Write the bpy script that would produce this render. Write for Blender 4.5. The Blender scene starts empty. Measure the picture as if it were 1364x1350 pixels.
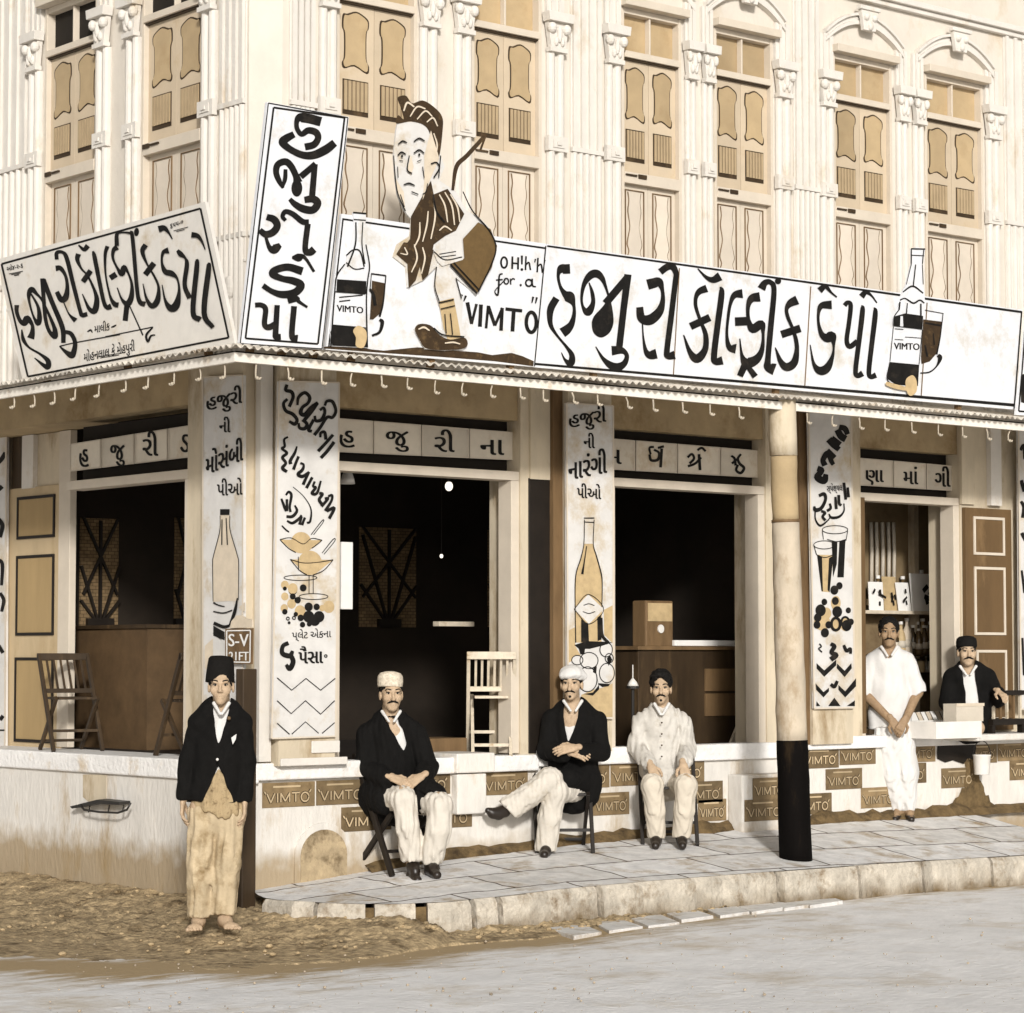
import bpy, bmesh, math, random
import numpy as np
from mathutils import Vector, Matrix

scene = bpy.context.scene
COL = scene.collection
random.seed(7)
RNG = np.random.default_rng(7)

# ------------------------------------------------------------------ camera
FPX, IMW, IMH = 3425.0, 1364.0, 1350.0        # lens in pixels of the 1364 x 1350 photograph
CX, CY = 682.0, 675.0
PITCH = math.atan(200.0 / FPX)
YAW = math.radians(50.1)
FW0 = np.array([math.cos(YAW), math.sin(YAW), 0.0])
RT = np.array([math.sin(YAW), -math.cos(YAW), 0.0])
UPW = np.array([0, 0, 1.0])
FW = FW0 * math.cos(PITCH) + UPW * math.sin(PITCH)
UPC = UPW * math.cos(PITCH) - FW0 * math.sin(PITCH)
CAM = -(FW0 * 17.0 + RT * ((341 - 682) / FPX * 17.0))
CAM[2] = 1.72
cam_d = bpy.data.cameras.new("camera")
cam_d.sensor_fit = 'HORIZONTAL'
cam_d.sensor_width = 36.0
cam_d.lens = FPX / IMW * 36.0
cam_d.clip_start = 0.1
cam_d.clip_end = 800.0
cam = bpy.data.objects.new("camera", cam_d)
cam.location = CAM
cam.rotation_euler = (math.pi / 2 + PITCH, 0.0, YAW - math.pi / 2)
COL.objects.link(cam)
scene.camera = cam

# ------------------------------------------------------------------ sky, sun, exposure
SUN_EL = math.radians(18.5)
SUN_V = np.array([-0.64, -1.0, 0.0]); SUN_V /= np.linalg.norm(SUN_V)      # towards the sun, on the ground
world = bpy.data.worlds.new("World")
scene.world = world
world.use_nodes = True
wt = world.node_tree
wt.nodes.clear()
wo = wt.nodes.new('ShaderNodeOutputWorld')
bg = wt.nodes.new('ShaderNodeBackground')
sky = wt.nodes.new('ShaderNodeTexSky')
sky.sky_type = 'NISHITA'
sky.sun_disc = False
sky.sun_elevation = SUN_EL
sky.sun_rotation = math.atan2(SUN_V[0], SUN_V[1])
sky.dust_density = 4.0
hs = wt.nodes.new('ShaderNodeHueSaturation')       # a toned monochrome print: the sky light carries no blue
hs.inputs['Saturation'].default_value = 0.12
tint = wt.nodes.new('ShaderNodeMixRGB'); tint.blend_type = 'MULTIPLY'; tint.inputs[0].default_value = 1.0
tint.inputs[2].default_value = (1.0, 0.98, 0.95, 1)
wt.links.new(sky.outputs[0], hs.inputs['Color'])
wt.links.new(hs.outputs[0], tint.inputs[1])
wt.links.new(tint.outputs[0], bg.inputs[0])
bg.inputs[1].default_value = 0.088
wt.links.new(bg.outputs[0], wo.inputs[0])
sd = bpy.data.lights.new("sun", 'SUN')
sd.energy = 3.7
sd.angle = math.radians(5)
sd.color = (1.0, 0.975, 0.94)
so = bpy.data.objects.new("sun", sd)
d3 = Vector((SUN_V[0] * math.cos(SUN_EL), SUN_V[1] * math.cos(SUN_EL), math.sin(SUN_EL)))
so.rotation_euler = d3.to_track_quat('Z', 'Y').to_euler()
so.location = (-20, -40, 30)
COL.objects.link(so)
scene.view_settings.view_transform = 'Standard'
scene.view_settings.look = 'None'
scene.view_settings.exposure = -0.16
scene.view_settings.gamma = 1.0

# ------------------------------------------------------------------ photograph pixel -> point on a real plane
def ray(x, y):
    return FW * FPX + RT * (x - CX) - UPC * (y - CY)
def onR(x, y, p=0.0):                # right-hand front, p metres out from the wall
    d = ray(x, y); t = (-p - CAM[1]) / d[1]; return CAM + d * t
def onL(x, y, p=0.0):                # left-hand front
    d = ray(x, y); t = (-p - CAM[0]) / d[0]; return CAM + d * t
def onG(x, y, z=0.0):
    d = ray(x, y); t = (z - CAM[2]) / d[2]; return CAM + d * t
def atZ(x, y, Z):                    # at camera depth Z
    d = ray(x, y); return CAM + d * (Z / FPX)
def depth(P):
    return float((np.array(P) - CAM) @ FW)
class Fr:                            # a wall frame: u along the wall, p outwards, z up
    def __init__(s, side): s.side = side
    def pt(s, u, p, z): return (u, -p, z) if s.side == 'R' else (-p, u, z)
    def px(s, x, y, p=0.0): return onR(x, y, p) if s.side == 'R' else onL(x, y, p)
    def uz(s, x, y, p=0.0):
        q = s.px(x, y, p); return (q[0] if s.side == 'R' else q[1], q[2])
R_, L_ = Fr('R'), Fr('L')

# ------------------------------------------------------------------ materials
MATS = {}
def mat(name, col, rough=0.8, var=0.18, scale=4.0, col2=None, amt=0.5, scale2=1.2, bump=0.0, bscale=40.0, stretch=None, spec=0.3, metal=0.0, detail=6.0):
    if name in MATS: return MATS[name]
    m = bpy.data.materials.new(name); m.use_nodes = True
    nt = m.node_tree; b = nt.nodes['Principled BSDF']
    b.inputs['Roughness'].default_value = rough
    b.inputs['Specular IOR Level'].default_value = spec
    b.inputs['Metallic'].default_value = metal
    tc = nt.nodes.new('ShaderNodeTexCoord'); mp = nt.nodes.new('ShaderNodeMapping')
    nt.links.new(tc.outputs['Object'], mp.inputs[0])
    if stretch: mp.inputs['Scale'].default_value = stretch
    n1 = nt.nodes.new('ShaderNodeTexNoise'); n1.inputs['Scale'].default_value = scale; n1.inputs['Detail'].default_value = detail
    n1.inputs['Roughness'].default_value = 0.65
    nt.links.new(mp.outputs[0], n1.inputs['Vector'])
    rp = nt.nodes.new('ShaderNodeMapRange'); rp.inputs[1].default_value = 0.3; rp.inputs[2].default_value = 0.7
    rp.inputs[3].default_value = 1 - var; rp.inputs[4].default_value = 1 + var * 0.6
    nt.links.new(n1.outputs['Fac'], rp.inputs[0])
    mul = nt.nodes.new('ShaderNodeMixRGB'); mul.blend_type = 'MULTIPLY'; mul.inputs[0].default_value = 1
    mul.inputs[1].default_value = (*col, 1)
    nt.links.new(rp.outputs[0], mul.inputs[2])
    out = mul.outputs[0]
    if col2 is not None:
        n2 = nt.nodes.new('ShaderNodeTexNoise'); n2.inputs['Scale'].default_value = scale2; n2.inputs['Detail'].default_value = 8
        n2.inputs['Roughness'].default_value = 0.7
        nt.links.new(mp.outputs[0], n2.inputs['Vector'])
        cr = nt.nodes.new('ShaderNodeMapRange'); cr.inputs[1].default_value = 0.5 + 0.12 - amt * 0.2; cr.inputs[2].default_value = 0.5 + 0.3 - amt * 0.2
        nt.links.new(n2.outputs['Fac'], cr.inputs[0])
        mx = nt.nodes.new('ShaderNodeMixRGB'); mx.inputs[2].default_value = (*col2, 1)
        nt.links.new(cr.outputs[0], mx.inputs[0]); nt.links.new(out, mx.inputs[1]); out = mx.outputs[0]
    nt.links.new(out, b.inputs['Base Color'])
    if bump > 0:
        n3 = nt.nodes.new('ShaderNodeTexNoise'); n3.inputs['Scale'].default_value = bscale; n3.inputs['Detail'].default_value = 6
        nt.links.new(mp.outputs[0], n3.inputs['Vector'])
        bp = nt.nodes.new('ShaderNodeBump'); bp.inputs['Strength'].default_value = bump; bp.inputs['Distance'].default_value = 0.02
        nt.links.new(n3.outputs['Fac'], bp.inputs['Height']); nt.links.new(bp.outputs[0], b.inputs['Normal'])
    MATS[name] = m
    return m

M = dict(
    plaster=mat('plaster_upper', (.64, .585, .505), .9, .07, 4, (.52, .42, .29), .3, 1.6, .2, 30, stretch=(1, 1, .7)),
    relief=mat('plaster_relief', (.66, .62, .56), .9, .07, 6, (.52, .42, .29), .3, 2.4, .2, 40, stretch=(1, 1, .7)),
    wallp=mat('plaster_shop', (.42, .315, .18), .9, .22, 3, (.22, .145, .065), .5, 1.6, .15, 30),
    jamb=mat('painted_jamb', (.58, .495, .365), .8, .18, 4, (.25, .165, .075), .52, 2.2, .1, 30, stretch=(1, 1, .35)),
    plinth=mat('limewash_plinth', (.68, .645, .59), .95, .15, 4, (.36, .26, .14), .45, 2.0, .35, 22, stretch=(1.3, 1.3, .5)),
    grime=mat('grimy_plaster', (.15, .10, .045), .95, .5, 9, (.035, .022, .010), .6, 5, .6, 25),
    shutter=mat('painted_shutter', (.56, .455, .325), .7, .08, 5, (.46, .35, .22), .3, 2.5, .05, 30),
    frame=mat('painted_frame', (.60, .525, .425), .7, .08, 5, None, bump=.05),
    glass=mat('dusty_pane', (.44, .325, .185), .45, .12, 5, (.36, .25, .13), .4, 3, spec=.5),
    louvre=mat('louvre_slats', (.40, .30, .18), .7, .12, 8),
    lowpan=mat('pale_shutter_panel', (.66, .58, .48), .75, .08, 5),
    darkgap=mat('dark_gap', (.016, .012, .008), .9, .2, 5),
    ink=mat('sign_black_paint', (.009, .008, .007), .6, .5, 14, (.030, .024, .018), .45, 9, spec=.2),
    signw=mat('sign_white_paint', (.67, .675, .69), .6, .08, 6, (.50, .45, .37), .42, 3.2, .06, 60),
    signc=mat('sign_cream_paint', (.66, .625, .57), .65, .08, 6, (.48, .40, .29), .42, 3.0, .04, 60),
    rim=mat('sign_frame_paint', (.78, .77, .74), .6, .08, 5),
    bann=mat('banner_paint', (.62, .60, .57), .6, .10, 6, (.46, .36, .22), .5, 2.6, .04, 60),
    tanp=mat('tan_paint', (.50, .37, .20), .6, .2, 14),
    ltan=mat('pale_tan_paint', (.62, .53, .41), .6, .12, 14),
    dbrown=mat('dark_brown_paint', (.045, .026, .011), .6, .35, 14, (.13, .08, .033), .4, 16),
    panel=mat('letter_panel_glass', (.68, .61, .50), .5, .12, 5, (.46, .33, .18), .35, 3),
    wood=mat('brown_wood', (.17, .105, .05), .6, .3, 8, (.07, .04, .018), .4, 5, .1, 60, stretch=(1, 1, .2)),
    dwood=mat('dark_wood', (.045, .028, .014), .55, .35, 8, (.12, .075, .035), .3, 5, stretch=(1, 1, .2)),
    bwood=mat('black_wood', (.014, .010, .007), .5, .3, 8),
    lwood=mat('pale_chair_wood', (.60, .52, .40), .55, .2, 12, (.34, .23, .11), .3, 9),
    doorl=mat('pale_door_paint', (.50, .385, .235), .7, .12, 4, (.38, .27, .14), .35, 2.5, .05, 40, stretch=(1, 1, .4)),
    doorp=mat('door_panel_paint', (.37, .26, .125), .7, .12, 6, None, stretch=(1, 1, .2)),
    doord=mat('brown_door_paint', (.13, .078, .034), .6, .2, 5, (.24, .15, .07), .35, 3, stretch=(1, 1, .3)),
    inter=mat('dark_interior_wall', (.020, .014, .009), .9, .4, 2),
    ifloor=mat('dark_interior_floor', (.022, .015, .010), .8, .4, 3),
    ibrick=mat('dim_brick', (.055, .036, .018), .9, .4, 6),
    tin=mat('roof_sheet', (.62, .57, .49), .55, .2, 6, (.26, .17, .08), .5, 4, metal=.0),
    fascia=mat('fascia_paint', (.76, .71, .63), .7, .12, 5, (.45, .33, .19), .3, 4),
    iron=mat('black_iron', (.02, .017, .014), .5, .3, 12, spec=.5),
    pale=mat('pale_enamel', (.74, .71, .66), .4, .08, 8, spec=.5),
    plate=mat('tin_plate_paint', (.235, .165, .085), .6, .35, 8, (.10, .062, .026), .45, 6),
    platel=mat('tin_plate_letters', (.50, .385, .235), .6, .12, 8),
    stone=mat('kerb_stone', (.54, .485, .40), .95, .3, 7, (.17, .11, .05), .5, 4.5, .8, 30),
    flag=mat('flagstone', (.80, .785, .77), .95, .25, 7, (.40, .30, .18), .52, 3.6, .4, 30),
    soil=mat('dirt_ground', (.44, .33, .19), .95, .6, 16, (.085, .053, .022), .55, 4.5, 1.0, 26, detail=10.0),
    pillarl=mat('pillar_limewash', (.52, .44, .335), .9, .25, 4, (.24, .155, .07), .55, 2.6, .2, 25, stretch=(1, 1, .5)),
    pillarb=mat('pillar_tar_paint', (.004, .003, .0025), .85, .4, 6, (.035, .022, .010), .42, 6, spec=.08, stretch=(1, 1, .2)),
    skin=mat('skin', (.46, .335, .22), .6, .16, 26, (.33, .22, .135), .35, 30, .25, 90, spec=.3),
    skind=mat('tanned_skin', (.30, .20, .115), .6, .18, 26, (.19, .12, .065), .35, 30, .25, 90, spec=.3),
    hair=mat('black_hair', (.006, .005, .004), .75, .4, 60, spec=.2),
    eyew=mat('eye_white', (.36, .31, .25), .4, .02, 20),
    coat=mat('black_wool', (.0055, .005, .0045), .9, .3, 30, spec=.15, bump=.2, bscale=200),
    felt=mat('dark_felt', (.008, .007, .006), .9, .3, 40, spec=.15),
    linen=mat('white_linen', (.62, .605, .58), .9, .06, 12, spec=.15, bump=.15, bscale=60),
    cream=mat('cream_cotton', (.56, .50, .41), .9, .08, 12, spec=.15, bump=.15, bscale=60),
    khaki=mat('stained_trousers', (.50, .40, .26), .9, .2, 7, (.22, .15, .07), .45, 4.5, .2, 60),
    check=mat('checked_shirt', (.40, .30, .17), .9, .35, 30, (.12, .08, .04), .5, 30),
    leather=mat('dark_leather', (.018, .012, .008), .4, .3, 20, spec=.5),
    bottle=mat('bottle_glass', (.10, .065, .03), .2, .2, 10, spec=.6),
    greyc=mat('grey_cotton', (.54, .51, .46), .9, .12, 12, (.38, .33, .26), .32, 9, .2, 60, spec=.15),
    trous=mat('trouser_cotton', (.58, .535, .465), .9, .1, 12, (.44, .37, .27), .3, 7, .15, 60, spec=.15),
    hookm=mat('hook_paint', (.45, .39, .30), .6, .2, 20),
    paper=mat('white_paper', (.78, .76, .72), .8, .05, 8),
)

def vary(m, lo=.62, hi=1.25):
    """each piece of this material has weathered a little differently"""
    nt = m.node_tree; b = nt.nodes['Principled BSDF']; src = b.inputs['Base Color'].links[0].from_socket
    oi = nt.nodes.new('ShaderNodeObjectInfo'); mr = nt.nodes.new('ShaderNodeMapRange'); mr.inputs[3].default_value = lo; mr.inputs[4].default_value = hi
    mx = nt.nodes.new('ShaderNodeMixRGB'); mx.blend_type = 'MULTIPLY'; mx.inputs[0].default_value = 1
    nt.links.new(oi.outputs['Random'], mr.inputs[0]); nt.links.new(src, mx.inputs[1]); nt.links.new(mr.outputs[0], mx.inputs[2]); nt.links.new(mx.outputs[0], b.inputs['Base Color'])
for k_, lo_, hi_ in (('plate', .55, 1.2), ('platel', .75, 1.15), ('glass', .82, 1.12), ('shutter', .88, 1.08), ('bottle', .5, 1.8), ('panel', .8, 1.1), ('lowpan', .88, 1.08)): vary(M[k_], lo_, hi_)
def add_grime(m, z0, z1, col=(.28, .19, .085), strength=1.0, nscale=7.0):
    """dirt splashed up from the pavement: a stain with a ragged edge of its own on the wall's foot"""
    nt = m.node_tree; b = nt.nodes['Principled BSDF']
    src = b.inputs['Base Color'].links[0].from_socket
    tc = nt.nodes.new('ShaderNodeTexCoord'); sep = nt.nodes.new('ShaderNodeSeparateXYZ')
    nt.links.new(tc.outputs['Object'], sep.inputs[0])
    nz = nt.nodes.new('ShaderNodeTexNoise'); nz.inputs['Scale'].default_value = nscale; nz.inputs['Detail'].default_value = 8
    nt.links.new(tc.outputs['Object'], nz.inputs['Vector'])
    ma = nt.nodes.new('ShaderNodeMath'); ma.operation = 'MULTIPLY_ADD'; ma.inputs[1].default_value = -(z1 - z0) * 2.0
    nt.links.new(nz.outputs['Fac'], ma.inputs[0]); nt.links.new(sep.outputs['Z'], ma.inputs[2])
    mr = nt.nodes.new('ShaderNodeMapRange'); mr.inputs[1].default_value = z0 - (z1 - z0); mr.inputs[2].default_value = z0 + (z1 - z0) * .1
    mr.inputs[3].default_value = strength; mr.inputs[4].default_value = 0.0
    nt.links.new(ma.outputs[0], mr.inputs[0])
    mx = nt.nodes.new('ShaderNodeMixRGB'); mx.inputs[2].default_value = (*col, 1)
    nt.links.new(mr.outputs[0], mx.inputs[0]); nt.links.new(src, mx.inputs[1])
    nt.links.new(mx.outputs[0], b.inputs['Base Color'])

# ------------------------------------------------------------------ mesh builder
class MB:
    def __init__(s): s.bm = bmesh.new()
    def face(s, pts):
        vs = [s.bm.verts.new(tuple(map(float, p))) for p in pts]
        return s.bm.faces.new(vs)
    def hexa(s, c):                                      # 8 corners: 0-3 one side, 4-7 the other
        v = [s.bm.verts.new(tuple(map(float, p))) for p in c]
        for f in ((0, 1, 2, 3), (7, 6, 5, 4), (0, 4, 5, 1), (1, 5, 6, 2), (2, 6, 7, 3), (3, 7, 4, 0)):
            s.bm.faces.new([v[i] for i in f])
    def box(s, F, u0, u1, p0, p1, z0, z1):
        P = F.pt
        s.hexa([P(u0, p0, z0), P(u1, p0, z0), P(u1, p0, z1), P(u0, p0, z1), P(u0, p1, z0), P(u1, p1, z0), P(u1, p1, z1), P(u0, p1, z1)])
        return s
    def lbox(s, x0, x1, y0, y1, z0, z1):
        s.hexa([(x0, y0, z0), (x1, y0, z0), (x1, y0, z1), (x0, y0, z1), (x0, y1, z0), (x1, y1, z0), (x1, y1, z1), (x0, y1, z1)])
        return s
    def prism(s, F, uz, p0, p1):                          # polygon in the wall plane, with depth
        a = [s.bm.verts.new(F.pt(u, p0, z)) for u, z in uz]; b = [s.bm.verts.new(F.pt(u, p1, z)) for u, z in uz]
        n = len(a)
        s.bm.faces.new(a); s.bm.faces.new(b[::-1])
        for i in range(n): s.bm.faces.new([a[i], b[i], b[(i + 1) % n], a[(i + 1) % n]])
        return s
    def extrude(s, pts, d):                               # polygon of 3-D points, swept along d
        a = [s.bm.verts.new(tuple(map(float, q))) for q in pts]; b = [s.bm.verts.new(tuple(np.array(q, float) + d)) for q in pts]
        n = len(a)
        s.bm.faces.new(a); s.bm.faces.new(b[::-1])
        for i in range(n): s.bm.faces.new([a[i], b[i], b[(i + 1) % n], a[(i + 1) % n]])
        return s
    def bar(s, a, b, w, h, side=None):                    # rectangular bar between two points
        a = np.array(a, float); b = np.array(b, float); d = b - a; d /= np.linalg.norm(d)
        side = np.array(side if side is not None else (0, 0, 1), float)
        x = side - d * (side @ d)
        if np.linalg.norm(x) < 1e-5: x = np.array([1.0, 0, 0]) - d * d[0]
        x /= np.linalg.norm(x); y = np.cross(d, x)
        c = [(-1, -1), (1, -1), (1, 1), (-1, 1)]
        s.hexa([a + x * (w / 2 * i) + y * (h / 2 * j) for i, j in c] + [b + x * (w / 2 * i) + y * (h / 2 * j) for i, j in c])
        return s
    def tube(s, pts, rad, n=8):
        pts = [np.array(p, float) for p in pts]
        if not hasattr(rad, '__len__'): rad = [rad] * len(pts)
        rings = []; x = None
        for i, p in enumerate(pts):
            d = pts[min(i + 1, len(pts) - 1)] - pts[max(i - 1, 0)]; d /= np.linalg.norm(d)
            if x is None: x = np.cross(d, (0.31, 0.52, 0.79))
            x = x - d * (x @ d); x /= np.linalg.norm(x); y = np.cross(d, x)
            rings.append([s.bm.verts.new(tuple(p + rad[i] * (x * math.cos(2 * math.pi * k / n) + y * math.sin(2 * math.pi * k / n)))) for k in range(n)])
        for a, b in zip(rings, rings[1:]):
            for k in range(n): s.bm.faces.new([a[k], a[(k + 1) % n], b[(k + 1) % n], b[k]])
        s.bm.faces.new(rings[0][::-1]); s.bm.faces.new(rings[-1])
        return s
    def lathe(s, prof, base, n=16, sx=1.0, sy=1.0):       # (r, z) profile turned about the vertical
        rings = []
        for r, z in prof:
            rings.append([s.bm.verts.new((base[0] + max(r, 1e-4) * sx * math.cos(2 * math.pi * k / n), base[1] + max(r, 1e-4) * sy * math.sin(2 * math.pi * k / n), base[2] + z)) for k in range(n)])
        for a, b in zip(rings, rings[1:]):
            for k in range(n): s.bm.faces.new([a[k], a[(k + 1) % n], b[(k + 1) % n], b[k]])
        s.bm.faces.new(rings[0][::-1]); s.bm.faces.new(rings[-1])
        return s
    def ball(s, c, r, n=12, m=8):
        r = np.array(r if hasattr(r, '__len__') else (r, r, r), float)
        rings = []
        for j in range(m + 1):
            t = math.pi * j / m
            rr = max(math.sin(t), 1e-3)
            rings.append([s.bm.verts.new((c[0] + r[0] * rr * math.cos(2 * math.pi * k / n), c[1] + r[1] * rr * math.sin(2 * math.pi * k / n), c[2] + r[2] * math.cos(t))) for k in range(n)])
        for a, b in zip(rings, rings[1:]):
            for k in range(n): s.bm.faces.new([a[k], b[k], b[(k + 1) % n], a[(k + 1) % n]])
        return s
    def build(s, name, m, parent=None, smooth=False, bevel=0.0):
        bmesh.ops.recalc_face_normals(s.bm, faces=s.bm.faces[:])
        me = bpy.data.meshes.new(name); s.bm.to_mesh(me); s.bm.free()
        return link_mesh(name, me, m, parent, smooth, bevel)

def link_mesh(name, me, m, parent=None, smooth=False, bevel=0.0):
    me.materials.append(m)
    if smooth:
        for p in me.polygons: p.use_smooth = True
    o = bpy.data.objects.new(name, me); COL.objects.link(o)
    if bevel > 0:
        md = o.modifiers.new('bevel', 'BEVEL'); md.width = bevel; md.segments = 2; md.limit_method = 'ANGLE'
    if parent is not None: attach(o, parent)
    return o
def attach(o, parent):
    o.parent = parent
    if parent.get('world_built'):
        top = parent
        o.matrix_parent_inverse = Matrix.Translation(-Vector(parent.get('at')))
def thing(name, label, cat, loc, group=None, kind=None, world_built=True, rotz=0.0):
    o = bpy.data.objects.new(name, None); COL.objects.link(o)
    o.location = tuple(map(float, loc)); o.rotation_euler = (0, 0, rotz); o.empty_display_size = 0.2
    if label: o['label'] = label
    if cat: o['category'] = cat
    if group: o['group'] = group
    if kind: o['kind'] = kind
    if world_built:
        o['world_built'] = 1; o['at'] = [float(v) for v in loc]
    return o
def tag(o, label, cat, group=None, kind=None):
    if label: o['label'] = label
    if cat: o['category'] = cat
    if group: o['group'] = group
    if kind: o['kind'] = kind
    return o

# ------------------------------------------------------------------ painted strokes and lettering
def crom(P, n=6):
    P = [np.array(p, float) for p in P]
    if len(P) < 3: return [P[0] + (P[-1] - P[0]) * t for t in np.linspace(0, 1, 3)]
    Q = [2 * P[0] - P[1]] + P + [2 * P[-1] - P[-2]]
    out = []
    for i in range(1, len(Q) - 2):
        for t in np.linspace(0, 1, n, endpoint=False):
            a, b, c, d = Q[i - 1], Q[i], Q[i + 1], Q[i + 2]
            out.append(.5 * (2 * b + (c - a) * t + (2 * a - 5 * b + 4 * c - d) * t * t + (3 * b - a - 3 * c + d) * t ** 3))
    out.append(P[-1]); return out
_stk = [0]
class Paint:
    """Collects brush strokes and patches given in photograph pixels and lays them on a wall plane, a hair's breadth proud of it."""
    def __init__(s, F, p, x0=0, y0=0, sc=1.0):
        s.F, s.p, s.T = F, p, (x0, y0, sc); s.mb = MB(); s.i = 0; s.k = 1.0
    def crop(s, x0, y0, sc): s.T = (x0, y0, sc); return s
    def P(s, x, y, p):
        x0, y0, sc = s.T
        return s.F.px(x0 + x / sc, y0 + y / sc, p)
    def lift(s):
        s.i += 1; return s.p + 0.0025 + (s.i % 25) * 0.00022
    def st(s, pts, w=None, straight=False):
        """pts: 'x,y,w x,y,w ...' or list"""
        if isinstance(pts, str): pts = [tuple(map(float, q.split(','))) for q in pts.split()]
        pts = [(q[0], q[1], (q[2] if len(q) > 2 else w) * s.k) for q in pts]
        if straight:
            C = [np.array(q, float) for q in pts]
        else: C = crom(pts)
        p = s.lift(); Lf, Rg = [], []
        for i, c in enumerate(C):
            d = C[min(i + 1, len(C) - 1)][:2] - C[max(i - 1, 0)][:2]
            l = np.linalg.norm(d); d = d / l if l > 0 else np.array([1., 0])
            nrm = np.array([-d[1], d[0]]) * max(c[2], 1.5) / 2
            pp = p + i * 4e-6
            Lf.append(s.mb.bm.verts.new(tuple(s.P(c[0] + nrm[0], c[1] + nrm[1], pp)))); Rg.append(s.mb.bm.verts.new(tuple(s.P(c[0] - nrm[0], c[1] - nrm[1], pp))))
        for i in range(len(C) - 1):
            s.mb.bm.faces.new([Lf[i], Lf[i + 1], Rg[i + 1], Rg[i]])
        return s
    def sts(s, txt):
        for ln in txt.strip().splitlines():
            if ln.strip(): s.st(ln.strip())
        return s
    def poly(s, pts, smooth=False):
        if isinstance(pts, str): pts = [tuple(map(float, q.split(','))) for q in pts.split()]
        if smooth:
            Q = pts + [pts[0], pts[1]]
            C = crom([(a, b, 0) for a, b in [pts[-1]] + Q], 5)[5:-5]
            pts = [(c[0], c[1]) for c in C]
        p = s.lift()
        vs = [s.mb.bm.verts.new(tuple(s.P(x, y, p))) for x, y in pts]
        es = [s.mb.bm.edges.new((vs[i], vs[(i + 1) % len(vs)])) for i in range(len(vs))]
        bmesh.ops.triangle_fill(s.mb.bm, edges=es, use_beauty=True)
        return s
    def ell(s, x, y, rx, ry, rot=0, n=20):
        c, q = math.cos(rot), math.sin(rot)
        return s.poly([(x + rx * math.cos(t) * c - ry * math.sin(t) * q, y + rx * math.cos(t) * q + ry * math.sin(t) * c) for t in np.linspace(0, 2 * math.pi, n, endpoint=False)])
    def ring(s, x, y, rx, ry, w, n=18):
        return s.st([(x + rx * math.cos(t), y + ry * math.sin(t), w) for t in np.linspace(0, 2 * math.pi * 1.02, n)])
    def text(s, body, x0, y0, x1, y1, h, bold=1, shear=0.0, px=0.35):
        """small lettering set along the base line (x0,y0)-(x1,y1), h high, both in crop pixels"""
        V, Fc = glyphs(body)
        if not len(V): return s
        W = V[:, 0].max()
        for k in range(bold):
            p = s.lift(); o = (k - (bold - 1) / 2) * px * s.T[2]
            vs = []
            for x, y in V:
                t = x / W; e = y / 0.72
                X = x0 + (x1 - x0) * t + e * shear + o; Y = y0 + (y1 - y0) * t - e * h
                vs.append(s.mb.bm.verts.new(tuple(s.P(X, Y, p))))
            for f in Fc:
                try: s.mb.bm.faces.new([vs[i] for i in f])
                except ValueError: pass
        return s
    def build(s, name, m, parent=None): return s.mb.build(name, m, parent)
_gl = {}
def glyphs(body):
    if body in _gl: return _gl[body]
    c = bpy.data.curves.new('glyphs', 'FONT'); c.body = body; c.resolution_u = 3
    o = bpy.data.objects.new('glyphs', c); COL.objects.link(o)
    bpy.context.view_layer.update()
    me = o.to_mesh()
    V = np.array([(v.co.x, v.co.y) for v in me.vertices]); F = [tuple(p.vertices) for p in me.polygons]
    if len(V): V[:, 0] -= V[:, 0].min()
    o.to_mesh_clear(); bpy.data.objects.remove(o); bpy.data.curves.remove(c)
    _gl[body] = (V, F); return V, F
# ================================================================== the ground
DR, DL = 1.20, 0.983                    # how far the awning stands out on the two fronts
PK = 1.45                               # kerb distance from the right-hand wall
def zbase(X):                           # pavement level along the foot of the right-hand wall
    return float(np.interp(X, [-.3, 0, 1.0, 1.8, 3.2, 5.3, 9, 14], [.15, .19, .27, .33, .385, .425, .42, .42]))
def zkerb(X): return float(np.interp(X, [-.6, -.1, .5, 2.5, 14], [.13, .19, .185, .215, .22]))
def pav(X, p):
    t = min(max(p / PK, 0), 1); return zbase(X) * (1 - t) + zkerb(X) * t
def on_pav(x, y):                       # pixel -> point on the pavement
    lo, hi = 0.0, PK
    for _ in range(40):
        m = (lo + hi) / 2; q = onR(x, y, m)
        if q[2] < pav(q[0], m): lo = m
        else: hi = m
    return onR(x, y, (lo + hi) / 2)

def rough(x, y):
    return (math.sin(x * 5.1 + y * 2.3) + math.sin(x * 2.7 - y * 6.3 + 1) + math.sin(x * 11 + y * 9.4 + 2) * .6 + math.sin(x * 19.3 - y * 15.1) * .35) / 2.95
def gz(x, y):                           # lie of the ground
    dl = max(0.0, -x)                   # distance in front of the left-hand wall
    z = 0.0
    if x < .2: z = .05 * math.exp(-(dl / .35) ** 2) + .035 * math.exp(-(dl / 1.2) ** 2)
    return z
# road: one sheet out to the horizon
mroad = mat('road_dust', (.87, .855, .84), .95, .13, 3.5, (.60, .52, .41), .5, .9, .45, 22, detail=10.0)
mb = MB()
xs = np.concatenate([np.linspace(-300, -14, 12), np.linspace(-12, -6, 14), np.linspace(-5.9, 7, 150), np.linspace(7.2, 14, 16), np.linspace(16, 300, 12)])
ys = np.concatenate([np.linspace(-300, -18, 12), np.linspace(-16, -6.2, 24), np.linspace(-6.1, .2, 90), np.linspace(.4, 6, 16), np.linspace(8, 300, 12)])
g = [[mb.bm.verts.new((x, y, -.012 + (.010 * rough(x * .35, y * .35) if abs(x) < 13 and -17 < y < .1 else 0))) for x in xs] for y in ys]
for j in range(len(ys) - 1):
    for i in range(len(xs) - 1): mb.bm.faces.new([g[j][i], g[j][i + 1], g[j + 1][i + 1], g[j + 1][i]])
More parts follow.
